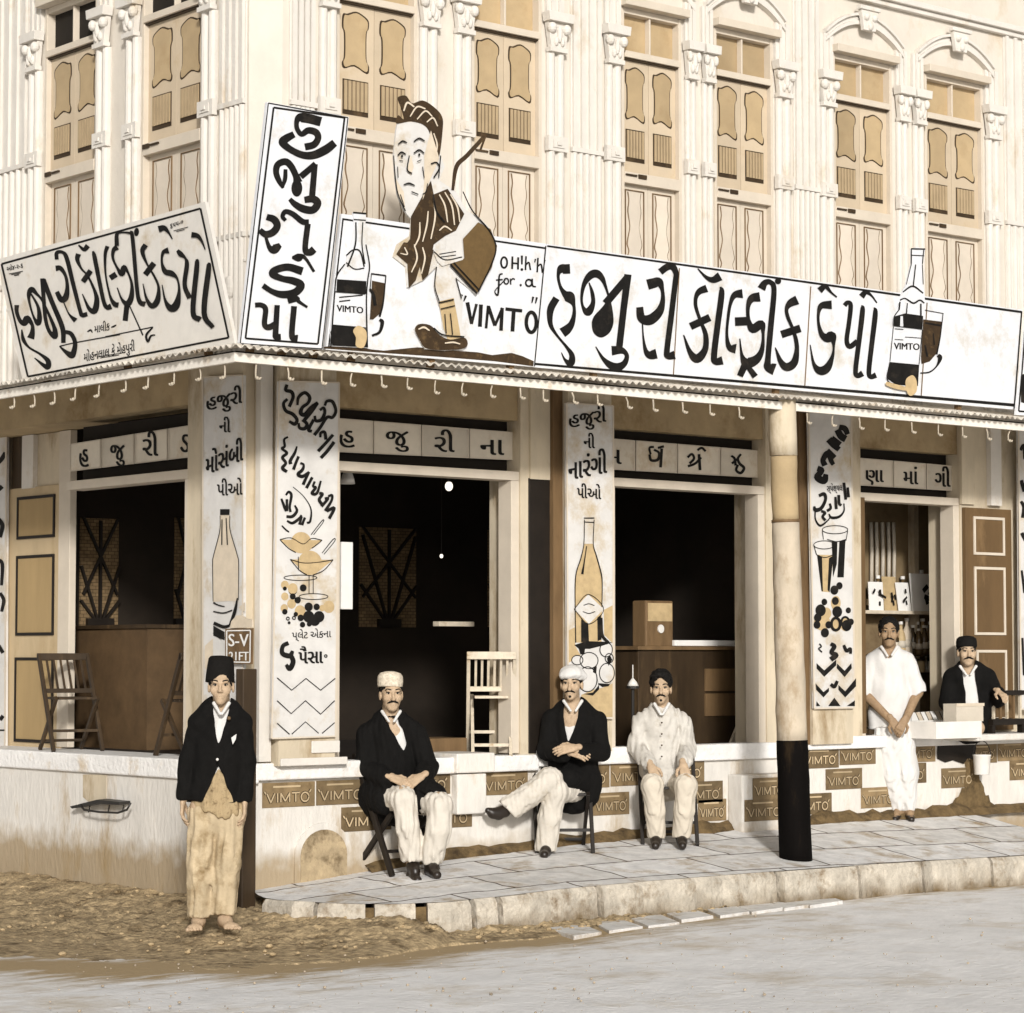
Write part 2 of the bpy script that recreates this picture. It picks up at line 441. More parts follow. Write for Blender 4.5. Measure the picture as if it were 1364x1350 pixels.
ROAD = tag(mb.build('road', mroad, smooth=True), None, None, kind='structure')

# dirt verge along the left-hand wall and the pavement's rounded end
edge_px = [(-60, 1287), (60, 1285), (150, 1292), (240, 1283), (330, 1290), (400, 1283), (470, 1278), (560, 1262), (640, 1254), (720, 1248), (770, 1240), (840, 1228), (930, 1216)]
edge = [onG(x, y, 0.0)[:2] for x, y in edge_px]
# dust trodden off the verge onto the road: a stain that thins out with distance from the verge
kerbfoot = [onG(x, y, 0.0)[:2] for x, y in ((930, 1212), (1060, 1196), (1200, 1186), (1364, 1174), (1600, 1160))]
att = ROAD.data.attributes.new('dust', 'FLOAT', 'POINT'); co = np.array([v.co[:2] for v in ROAD.data.vertices]); dmin = np.full(len(co), 1e9)
PL = [(q, 1.0) for q in edge] + [(q, .55) for q in kerbfoot]
for (a, wa), (b, wb) in zip(PL, PL[1:]):
    e = b - a; t = np.clip(((co - a) @ e) / (e @ e), 0, 1); d = np.linalg.norm(co - a - t[:, None] * e, axis=1) / (wa + (wb - wa) * t); dmin = np.minimum(dmin, d)
att.data.foreach_set('value', np.exp(-dmin / .42).astype(np.float32))
nt = mroad.node_tree; bb = nt.nodes['Principled BSDF']; src = bb.inputs['Base Color'].links[0].from_socket
an = nt.nodes.new('ShaderNodeAttribute'); an.attribute_name = 'dust'
tc = nt.nodes.new('ShaderNodeTexCoord'); mp = nt.nodes.new('ShaderNodeMapping'); mp.inputs['Rotation'].default_value = (0, 0, math.radians(-12)); mp.inputs['Scale'].default_value = (.8, 3.0, 1)
nz = nt.nodes.new('ShaderNodeTexNoise'); nz.inputs['Scale'].default_value = 2.6; nz.inputs['Detail'].default_value = 11; nz.inputs['Roughness'].default_value = .72
nt.links.new(tc.outputs['Object'], mp.inputs[0]); nt.links.new(mp.outputs[0], nz.inputs['Vector'])
ad = nt.nodes.new('ShaderNodeMath'); ad.operation = 'MULTIPLY_ADD'; ad.inputs[1].default_value = .62; nt.links.new(an.outputs['Fac'], ad.inputs[0]); nt.links.new(nz.outputs['Fac'], ad.inputs[2])
mr = nt.nodes.new('ShaderNodeMapRange'); mr.inputs[1].default_value = .60; mr.inputs[2].default_value = .86; nt.links.new(ad.outputs[0], mr.inputs[0])
mx = nt.nodes.new('ShaderNodeMixRGB'); mx.inputs[2].default_value = (.40, .295, .165, 1); nt.links.new(mr.outputs[0], mx.inputs[0]); nt.links.new(src, mx.inputs[1]); nt.links.new(mx.outputs[0], bb.inputs['Base Color'])
mb = MB()                                # grit scattered over the road
for _ in range(520):
    q = onG(60 + 1300 * RNG.random(), 1215 + 150 * RNG.random() ** .8, 0); r = .002 + .006 * RNG.random() ** 4
    mb.ball((q[0], q[1], .0), (r * 1.5, r * 1.2, r), 5, 3)
tag(mb.build('road_grit', mat('grit', (.46, .38, .28), .95, .6, 3), smooth=True), 'fine grit and small stones scattered over the pale road', 'grit', kind='stuff')
inner = [np.array((.05, 4.2)), np.array((.05, 3.2)), np.array((.05, 2.4)), np.array((.05, 1.6)), np.array((.05, .9)), np.array((.05, .2)), np.array((.3, -.6)), np.array((.7, -1.2)),
         np.array((1.0, -1.3)), np.array((1.5, -1.38)), np.array((2.0, -1.40)), np.array((2.6, -1.42)), np.array((3.2, -1.43))]
mb = MB(); NS, NT = 300, 110
def lerp_list(L, t):
    f = t * (len(L) - 1); i = min(int(f), len(L) - 2); return np.array(L[i]) * (1 - (f - i)) + np.array(L[i + 1]) * (f - i)
g = []
for i in range(NS + 1):
    s_ = i / NS; a, b = lerp_list(inner, s_), lerp_list(edge, s_); row = []
    wob = .06 * rough(s_ * 9, 3) + .02 * rough(s_ * 25, 1)
    for j in range(NT + 1):
        t = j / NT; q = a + (b - a) * t * (1 + wob)
        h = gz(q[0], q[1]) + (.022 * rough(q[0] * 2.2, q[1] * 2.2) + .012 * rough(q[0] * 7, q[1] * 7 + 3)) * min(1, (1 - t) * 3) + .016 * (1 - t) ** .4 + (.006 * rough(q[0] * 21, q[1] * 19) + .004 * rough(q[0] * 47, q[1] * 51)) * min(1, (1 - t) * 4)
        h = h * min(1, (1 - t) * 2.5) - .008 * t
        if t > .985: h = -.028
        row.append(mb.bm.verts.new((q[0], q[1], h)))
    g.append(row)
for i in range(NS):
    for j in range(NT): mb.bm.faces.new([g[i][j], g[i + 1][j], g[i + 1][j + 1], g[i][j + 1]])
tag(mb.build('dirt_verge', M['soil'], smooth=True), None, None, kind='structure')

# clods and stones in the dirt: nobody could count them
mb = MB()
for _ in range(420):
    s_ = RNG.random(); t = RNG.random() ** 1.5
    a, b = lerp_list(inner, s_), lerp_list(edge, s_); q = a + (b - a) * t * .9
    r = .006 + .016 * RNG.random() ** 2
    mb.ball((q[0], q[1], gz(*q) + .01 * rough(q[0] * 2.2, q[1] * 2.2) + r * .3 + .012 * (1 - t)), (r * 1.4, r, r * .7), 6, 4)
tag(mb.build('dirt_clods', M['soil'], smooth=True), 'small clods and pebbles lying in the brown dirt', 'gravel', kind='stuff')

# the pavement, its kerb, and the row of flat stones in the gutter
kpx = [(343, 1192), (352, 1196), (372, 1199), (400, 1201), (440, 1203), (480, 1204), (540, 1204), (600, 1201), (660, 1195), (740, 1185), (870, 1173), (1000, 1163), (1164, 1151), (1364, 1139), (1480, 1132)]
ktop = []
for x, y in kpx:
    p = float(np.interp(x, [343, 400, 480, 600], [.25, .75, 1.15, PK])); q = onR(x, y, p); ktop.append(q)
ktop = [np.array(v) for v in ktop]
mflag = M['flag']
mb = MB(); NS = 90; NT = 14; g = []
kl = []
for i in range(NS + 1):
    k = lerp_list(ktop, i / NS); kl.append(k)
    X0 = max(.02, k[0] - .15 if i else .02) if k[0] < 1.2 else k[0]
    X0 = float(np.interp(i / NS, [0, .45, 1], [.02, 1.2, ktop[-1][0]]))
    a = np.array((X0, .05, zbase(X0)))
    g.append([mb.bm.verts.new(tuple(a + (k - a) * (j / NT) + np.array((0, 0, .004 * rough(X0 * 3, j * .7) * (0 if j in (0, NT) else 1))))) for j in range(NT + 1)])
for i in range(NS):
    for j in range(NT): mb.bm.faces.new([g[i][j], g[i + 1][j], g[i + 1][j + 1], g[i][j + 1]])
fo = tag(mb.build('footpath', mflag, smooth=True), None, None, kind='structure')
# slab joints
nt = mflag.node_tree; b = nt.nodes['Principled BSDF']; src = b.inputs['Base Color'].links[0].from_socket
tc = nt.nodes.new('ShaderNodeTexCoord'); mp = nt.nodes.new('ShaderNodeMapping'); mp.inputs['Rotation'].default_value = (0, 0, math.radians(3)); mp.inputs['Location'].default_value = (.2, .12, 0)
dn = nt.nodes.new('ShaderNodeTexNoise'); dn.inputs['Scale'].default_value = 3.0
va = nt.nodes.new('ShaderNodeMixRGB'); va.blend_type = 'ADD'; va.inputs[0].default_value = .06
nt.links.new(tc.outputs['Object'], dn.inputs['Vector']); nt.links.new(tc.outputs['Object'], va.inputs[1]); nt.links.new(dn.outputs['Color'], va.inputs[2]); nt.links.new(va.outputs[0], mp.inputs[0])
br = nt.nodes.new('ShaderNodeTexBrick'); br.inputs['Scale'].default_value = 1.0; br.inputs['Brick Width'].default_value = .95; br.inputs['Row Height'].default_value = .52
br.inputs['Mortar Size'].default_value = .011; br.inputs['Mortar Smooth'].default_value = .3; br.offset = .45
br.inputs['Color1'].default_value = (1, 1, 1, 1); br.inputs['Color2'].default_value = (.88, .87, .85, 1); br.inputs['Mortar'].default_value = (.10, .07, .04, 1)
nt.links.new(mp.outputs[0], br.inputs['Vector'])
mx = nt.nodes.new('ShaderNodeMixRGB'); mx.blend_type = 'MULTIPLY'; mx.inputs[0].default_value = 1
nt.links.new(src, mx.inputs[1]); nt.links.new(br.outputs['Color'], mx.inputs[2]); nt.links.new(mx.outputs[0], b.inputs['Base Color'])
# kerb stones: uneven blocks with dark gaps between
add_grime(M['stone'], -.05, .10, (.13, .085, .035), .95, 5)
mb = MB(); L = [0.0]
for a, b_ in zip(kl, kl[1:]): L.append(L[-1] + np.linalg.norm((b_ - a)[:2]))
def at_len(s_):
    i = min(max(int(np.searchsorted(L, s_)) - 1, 0), len(kl) - 2); t = (s_ - L[i]) / max(L[i + 1] - L[i], 1e-6)
    d = kl[i + 1] - kl[i]; return kl[i] + d * t, d / np.linalg.norm(d)
s_ = .05
while s_ < L[-1] - .3:
    ln = (.20 + .16 * RNG.random()) if s_ < 1.9 else (.55 + .35 * RNG.random())
    gap = (.03 + .05 * RNG.random()) if s_ < 1.9 else .02 + .012 * RNG.random()
    n = max(2, int(ln / .12)); A = []
    out0 = .01 * RNG.standard_normal(); drop = .008 * RNG.random()
    for k in range(n + 1):
        q, d = at_len(min(s_ + gap + (ln - gap) * k / n, L[-1])); nn = np.array((d[1], -d[0], 0)); nn /= np.linalg.norm(nn)
        e = out0 + .011 * RNG.standard_normal()
        A.append((q - nn * .22 + (0, 0, -.002 - drop), q + nn * (.012 + e) + (0, 0, .002 - drop), q + nn * (.035 + e) + (0, 0, -.03 - drop), np.array((q[0], q[1], -.06)) + nn * (.055 + e), np.array((q[0], q[1], -.06)) - nn * .22))
    V = [[mb.bm.verts.new(tuple(v)) for v in r] for r in A]
    for a, b_ in zip(V, V[1:]):
        for k in range(5): mb.bm.faces.new([a[k], a[(k + 1) % 5], b_[(k + 1) % 5], b_[k]])
    mb.bm.faces.new(V[0]); mb.bm.faces.new(V[-1][::-1])
    s_ += ln
tag(mb.build('kerb', M['stone']), None, None, kind='structure')
mb = MB()                                # dark earth fill behind the gaps
for i in range(NS):
    a, b_ = kl[i], kl[i + 1]; d = b_ - a; nn = np.array((d[1], -d[0], 0)); nn /= np.linalg.norm(nn)
    mb.face([a - nn * .045 + (0, 0, -.03), b_ - nn * .045 + (0, 0, -.03), np.array((b_[0], b_[1], -.05)) - nn * .01, np.array((a[0], a[1], -.05)) - nn * .01])
tag(mb.build('kerb_fill', M['grime']), None, None, kind='structure')
gut = [(735, 1233), (786, 1226), (838, 1220), (880, 1212), (932, 1206), (975, 1201), (1016, 1196), (1056, 1192)]
for i, (x, y) in enumerate(gut):
    a = onG(x, y + 3, .01); e1 = onG(x + 42, y - 2, .01) - a; e2 = onG(x + 26, y + 14, .01) - a
    mb = MB(); pts = [a + e1 * .04, a + e1 * .95 + e2 * .03, a + e1 * 1.0 + e2 * .95, a + e2 * 1.0]
    mb.extrude([(q[0] + .012 * RNG.standard_normal(), q[1] + .010 * RNG.standard_normal(), .009 + .004 * RNG.random()) for q in pts], np.array((0, 0, -.06)))
    o = mb.build('gutter_slab', M['flag2'] if 'flag2' in M else mat('gutter_slab', (.70, .68, .65), .95, .2, 6, (.36, .27, .16), .5, 4, .4, 25), bevel=.004)
    tag(o, 'flat pale stone slab laid in the dirt along the foot of the kerb', 'stone slab', 'flat stones at the foot of the kerb')

# ================================================================== the building
BLD = thing('corner_building', 'two storey plastered corner building with open shop fronts and ornate shuttered upper windows', 'building', (0, 0, 0))
add_grime(M['plinth'], .30, .46, (.30, .21, .10), .8)
def part(name, mb, m, parent=BLD, **k): return mb.build(name, M[m] if isinstance(m, str) else m, parent, **k)

mb = MB()                                # lower wall: plinths
mb.box(R_, .0, 2.422, -.35, 0, -.3, .9045); mb.box(R_, 2.422, 5.002, -.35, 0, -.3, .9295); mb.box(R_, 5.002, 11, -.35, 0, -.3, .9845); mb.box(L_, .351, 6, -.35, 0, -.3, .8845); mb.box(L_, .0005, .35, -.35, -.0005, -.3, .8845)
part('plinth', mb, 'plinth')
mb = MB()                                # sills along the shop fronts
mb.box(R_, -.03, 2.42, -.10, .055, .905, 1.02); mb.box(R_, 2.424, 5.0, -.10, .045, .93, 1.055); mb.box(R_, 5.004, 11, -.10, .05, .985, 1.085)
mb.box(L_, .101, 6, -.46, .03, .885, 1.02); mb.box(L_, -.0545, .101, -.0, .0295, .8855, 1.0195)
add_grime(M['relief'], .85, .90, (.5, .40, .27), .35)
part('sill', mb, mat('sill_limewash', (.78, .76, .73), .95, .12, 5, (.55, .44, .30), .3, 3, .5, 30), bevel=.012)
# piers between the openings; beyond the left opening the wall steps back
RB = -.45
for F, a, b, p0, p1 in ((R_, 0, .64, -.35, 0), (R_, 2.285, 3.16, -.35, 0), (R_, 4.795, 5.885, -.35, 0), (R_, 7.115, 11, -.35, 0), (L_, .352, .84, -.35, 0), (L_, onL(85, 800, RB)[1], 6, RB - .05, RB)):
    part('pier', MB().box(F, a, b, p0, p1, 1.0155 if F is R_ or b < 2 else 1.0205, 3.72), 'jamb')
# beams over the openings
for F, a, b, z0 in ((R_, .64, 2.285, 3.42), (R_, 3.16, 4.795, 3.42), (R_, 5.885, 7.115, 3.42), (L_, .84, 2.50, 3.46)):
    part('beam', MB().box(F, a + .001, b - .001, -.35, -.03, z0, 3.70), 'wallp')
part('beam', MB().box(L_, 2.5005, 6, -.449, -.03, 3.46, 3.70), 'wallp')
# pilasters carrying the banners; wood coloured strips paint in their shaded sides
def pil(F, xl, xr, name='pilaster', p1=.11, z0=1.03, m='jamb', z1=3.70, pb=.001):
    a = F.uz(xl, 800, p1)[0]; b = F.uz(xr, 800, p1)[0]; a, b = min(a, b), max(a, b)
    mb = MB(); mb.box(F, a, b, pb, p1, z0, z1); part(name, mb, m)
    return a, b
pil(R_, 346, 362, p1=.06, m='relief'); pil(R_, 372, 447, z0=1.0); pil(R_, 757, 815); pil(R_, 1082, 1135, p1=.09)
pil(R_, 707, 733, p1=.02, z0=3.0); pil(R_, 737, 755, p1=.05, m='wood'); pil(R_, 1066, 1078, p1=.06, m='wood'); pil(R_, 1283, 1300, p1=.03, z0=3.0); pil(R_, 1322, 1336, p1=.05, z0=3.0, m='relief')
pil(L_, 270, 322, p1=.09); pil(L_, 42, 84, p1=RB + .03, z0=L_.uz(42, 651, RB + .05)[1] + .002, pb=RB + .001, z1=3.455); pil(L_, 27, 42, p1=RB + .07, z0=L_.uz(42, 651, RB + .05)[1] + .002, m='relief', pb=RB + .001, z1=3.455); pil(L_, 14, 27, p1=RB + .04, m='dwood', z0=2.95, pb=RB + .001, z1=3.455)
mb = MB(); mb.box(R_, .37, .60, .112, .125, 1.08, 1.16); mb.box(R_, .12, .66, .112, .13, 1.0, 1.05)
part('pilaster_base', mb, 'relief', bevel=.004)
# blocks under the ledges
mb = MB(); a = R_.uz(1302, 985, .42)[0]; mb.box(R_, a, 11, .0505, .42, 1.03, 1.086); part('ledge_slab', mb, 'plinth', bevel=.014)
mb = MB(); a, b = R_.uz(601, 1040)[0], R_.uz(640, 1040)[0]; mb.box(R_, a, b, .001, .07, .62, .90); mb.box(R_, a - .02, b + .06, -.3, .09, .908, 1.045)
part('plinth_pier', mb, 'plinth', bevel=.01)
mb = MB(); a, b = R_.uz(989, 1060, .16)[0], R_.uz(1062, 1060, .16)[0]; mb.box(R_, a, b, .001, .16, .3, .82)
part('step_block', mb, 'plinth', bevel=.012)
# arched vent in the plinth at the corner
mb = MB(); cu, cz = R_.uz(430, 1105)[0], R_.uz(430, 1135)[1]
arch = [(cu - .19, .20)] + [(cu + .19 * math.cos(t), cz - .02 + .17 * math.sin(t)) for t in np.linspace(math.pi, 0, 14)] + [(cu + .19, .20)]
arch2 = [(cu - .235, .20)] + [(cu + .235 * math.cos(t), cz - .02 + .215 * math.sin(t)) for t in np.linspace(math.pi, 0, 14)] + [(cu + .235, .20)]
mb.prism(R_, arch2, .001, .012); V_ = part('vent_surround', mb, 'plinth')
mb = MB(); mb.prism(R_, arch, .013, .018); part('vent', mb, mat('vent_plaster', (.40, .31, .19), .95, .35, 8, (.10, .065, .03), .55, 5, .5, 25), V_)
# rubble fillet where the plinth meets the footpath
mb = MB(); Xs = np.linspace(.9, 9, 90)
rows = []
for X in Xs:
    h = .05 + .05 * max(0, rough(X * 1.7, 2)) + .02 * rough(X * 9, 1); w = .05 + .05 * max(0, rough(X * 2.3, 7))
    rows.append([mb.bm.verts.new((X, .0, zbase(X) + h)), mb.bm.verts.new((X, -.02 - w * .4, zbase(X) + h * .6)), mb.bm.verts.new((X, -.03 - w, zbase(X) - .02))])
for a, b in zip(rows, rows[1:]):
    for k in range(2): mb.bm.faces.new([a[k], b[k], b[k + 1], a[k + 1]])
part('wall_foot', mb, 'grime', smooth=False)

# linings, lintels, transom boxes
for F, o0, o1 in ((R_, .64, 2.285), (R_, 3.16, 4.795), (R_, 5.885, 7.115), (L_, .84, 2.50)):
    mb = MB(); dz = 0 if F is R_ else -.04
    mb.box(F, o0 + .001, o1 - .001, -.16, -.012, 2.985 + dz, 3.05 + dz)
    mb.box(F, o0 + .001, o0 + .055, -.16, -.012, 1.03, 2.984 + dz)
    if F is R_: mb.box(F, o1 - .075, o1 - .001, -.16, -.012, 1.03, 2.984 + dz)
    else: mb.box(F, onL(101, 800, RB)[1], onL(86, 800, RB)[1], RB + .001, RB + .06, 1.03, 3.455)
    lin = part('door_frame', mb, 'frame', bevel=.004)
    mb = MB(); mb.box(F, o0 + .001, o1 - .001, -.30, -.15, 3.052 + dz, 3.419); part('transom_board', mb, 'darkgap', lin)
# door leaves folded open against the walls
def leaf(F, q, p, mb_m, panel_m, line_m, panels, name='door_leaf', th=.04):
    (xl, xr, yt, yb) = q
    a, zt = F.uz(xl, yt, p); b, _ = F.uz(xr, yt, p); zb = F.uz(xl, yb, p)[1]; a, b = min(a, b), max(a, b)
    mb = MB(); mb.box(F, a, b, p - th, p, zb, zt); lf = part(name, mb, mb_m, bevel=.004)
    for (x0, x1, y0, y1) in panels:
        u0, z1 = F.uz(x0, (y0), p); u1, _ = F.uz(x1, y0, p); z0 = F.uz(x0, y1, p)[1]; u0, u1 = min(u0, u1), max(u0, u1)
        mb = MB(); w = .022
        for (e, f, g_, h) in ((u0, u1, z0, z0 + w), (u0, u1, z1 - w, z1), (u0, u0 + w, z0 + w, z1 - w), (u1 - w, u1, z0 + w, z1 - w)): mb.box(F, e, f, p + .0005, p + .012, g_, h)
        part('panel_moulding', mb, line_m, lf)
        mb = MB(); mb.box(F, u0 + w + .001, u1 - w - .001, p + .0005, p + .005, z0 + w + .001, z1 - w - .001); part('door_panel', mb, panel_m, lf)
    return lf
leaf(L_, (12, 84, 652, 998), RB + .05, 'doorl', 'doorp', 'bwood', [(24, 74, 663, 719), (23, 73, 741, 847), (21, 72, 876, 988)])
leaf(R_, (1286, 1347, 676, 974), .045, 'doord', 'doord', 'frame', [(1296, 1337, 688, 739), (1297, 1338, 755, 846), (1300, 1340, 866, 960)])
leaf(R_, (705, 733, 637, 1004), .012, 'bwood', 'bwood', 'bwood', [])
leaf(R_, (1138, 1152, 662, 978), -.01, 'doord', 'doord', 'doord', [], th=.03)
# corner post
mb = MB(); a = onR(329, 1000, .09); mb.lbox(a[0] - .055, a[0] + .055, a[1] - .03, a[1] + .055, .02, 1.64); part('corner_post', mb, 'dwood', bevel=.006)

# ---- shop interior, its shade put into near black walls and floor
mb = MB()
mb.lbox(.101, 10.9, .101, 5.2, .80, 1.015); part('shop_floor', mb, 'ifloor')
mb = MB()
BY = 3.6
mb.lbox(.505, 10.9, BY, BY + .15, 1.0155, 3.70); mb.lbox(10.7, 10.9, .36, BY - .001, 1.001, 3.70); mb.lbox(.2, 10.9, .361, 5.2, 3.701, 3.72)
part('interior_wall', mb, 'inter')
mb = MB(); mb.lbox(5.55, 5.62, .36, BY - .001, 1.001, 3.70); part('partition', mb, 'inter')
def grille(x0, x1, y0, y1, fan=5):
    P = -BY
    u0, z1 = R_.uz(x0, y0, P); u1, z0 = R_.uz(x1, y1, P)
    mb = MB(); mb.box(R_, u0, u1, P + .002, P + .012, z0, z1); w = part('back_window', mb, 'ibrickm' if False else mbrick)
    mb = MB(); c = (u0 + u1) / 2
    for k in range(fan):
        t = math.radians(90 + (k - (fan - 1) / 2) * 20); r = min((z1 - z0) * .98, (u1 - u0) * .5 / max(abs(math.cos(t)), 1e-3))
        mb.bar(R_.pt(c + .06 * math.cos(t), P + .03, z0 + .05), R_.pt(c + r * math.cos(t), P + .03, z0 + r * math.sin(t)), .025, .02, (0, 1, 0))
    mb.bar(R_.pt(u0 + .02, P + .032, z1), R_.pt(u1 - .02, P + .032, z0 + .3 * (z1 - z0)), .02, .02, (0, 1, 0)); mb.bar(R_.pt(u1 - .02, P + .034, z1), R_.pt(u0 + .02, P + .034, z0 + .3 * (z1 - z0)), .02, .02, (0, 1, 0))
    mb.box(R_, c - .12, c + .12, P + .014, P + .05, z0, z0 + .07)
    part('sunburst_grille', mb, 'bwood', w)
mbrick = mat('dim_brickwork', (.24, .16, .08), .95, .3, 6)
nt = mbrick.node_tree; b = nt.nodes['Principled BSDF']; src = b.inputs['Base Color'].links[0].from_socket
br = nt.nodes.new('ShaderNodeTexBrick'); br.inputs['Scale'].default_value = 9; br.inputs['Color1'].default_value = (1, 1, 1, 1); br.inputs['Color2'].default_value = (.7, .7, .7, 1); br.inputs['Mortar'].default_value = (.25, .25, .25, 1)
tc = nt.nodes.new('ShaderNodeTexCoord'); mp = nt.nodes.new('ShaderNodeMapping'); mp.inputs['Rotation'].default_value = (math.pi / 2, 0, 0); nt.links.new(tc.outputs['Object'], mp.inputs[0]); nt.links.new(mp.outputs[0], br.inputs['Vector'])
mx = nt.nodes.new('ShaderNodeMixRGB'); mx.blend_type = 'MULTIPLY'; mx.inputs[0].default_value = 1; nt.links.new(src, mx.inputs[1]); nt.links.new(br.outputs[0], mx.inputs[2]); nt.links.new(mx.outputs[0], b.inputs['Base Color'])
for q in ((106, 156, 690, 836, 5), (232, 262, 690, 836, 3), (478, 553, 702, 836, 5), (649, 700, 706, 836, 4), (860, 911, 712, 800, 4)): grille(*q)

# ---- upper storey
RW = [(.63, 1.33), (1.82, 2.48), (3.27, 3.89), (4.24, 4.89), (5.58, 6.29), (6.70, 7.45)]
LW = [(.67, 1.46), (2.08, 2.84)]
ZB, ZT = 4.10, 6.62
mb = MB()
def upper(F, W, a0, a1):
    e = a0
    for a, b in W: mb.box(F, e, a, -.35, 0, 3.73, ZT); mb.box(F, a + .0005, b - .0005, -.35, -.02, 3.73, ZB); e = b
    mb.box(F, e, a1, -.35, 0, 3.73, ZT); mb.box(F, a0, a1, -.35, 0, ZT + .0005, 8.6)
upper(R_, RW, .19, 11); upper(L_, LW, .12, 6)
mb.extrude([(.19, 0, 3.73), (.0, .12, 3.73), (.3, .4, 3.73)], np.array((0, 0, 4.87)))
part('upper_wall', mb, 'plaster')
mb = MB()                                 # mouldings
for z0, z1, p in ((7.08, 7.12, .05), (7.121, 7.17, .085), (7.9, 8.05, .1)):
    mb.box(R_, .2, 11, .001, p, z0, z1); mb.box(L_, .13, 6, .001, p, z0, z1)
for z0, z1, p in ((4.53, 4.57, .035), (4.36, 4.385, .02)):
    mb.box(L_, .13, .62, .001, p, z0, z1); mb.box(L_, 2.9, 6, .001, p, z0, z1); mb.box(R_, .2, .55, .001, p, z0, z1)
    d = np.array((-.12, -.19, 0)); d /= np.linalg.norm(d)
    q = [np.array((.19, 0, z0)), np.array((0, .12, z0)), np.array((0, .12, z1)), np.array((.19, 0, z1))]
    mb.extrude([v + d * .001 for v in q], d * (p - .002))
part('moulding', mb, 'relief', bevel=.006)

GLASS = [(500, 355), (515, 350), (545, 333), (572, 345), (590, 365), (590, 400), (583, 425), (583, 540), (592, 572), (585, 605), (540, 580), (505, 597), (497, 573), (504, 545), (504, 440), (497, 410)]
def glass_uz(u0, u1, z0, z1, gr=0.0):
    c = crom([(x, y, 0) for x, y in [GLASS[-1]] + GLASS + [GLASS[0], GLASS[1]]], 3)[3:-3]
    pts = [((x - 497) / 95, 1 - (y - 333) / 272) for x, y, _ in c]
    return [(u0 + (u1 - u0) * (.5 + (a - .5) * (1 + gr * 2)), z0 + (z1 - z0) * (.5 + (b - .5) * (1 + gr))) for a, b in pts]
def wavy(u0, u1, z0, z1):
    L_side = [(.10, 1.0), (.16, .93), (.10, .85), (.22, .74), (.12, .66), (.05, .60), (.16, .55), (.06, .49), (.20, .38), (.10, .28), (.05, .22), (.20, .12), (.12, .03), (.08, 0)]
    pts = L_side + [(1 - a, b) for a, b in L_side[::-1]]
    pts = crom([(a, b, 0) for a, b in pts], 3)
    return [(u0 + (u1 - u0) * a, z0 + (z1 - z0) * b) for a, b, _ in pts]
class Proud:                             # the same wall frame, a little further out: shutters sit shallow in their openings
    def __init__(s, F): s.F = F; s.side = F.side
    def pt(s, u, p, z): return s.F.pt(u, p + .062, z)
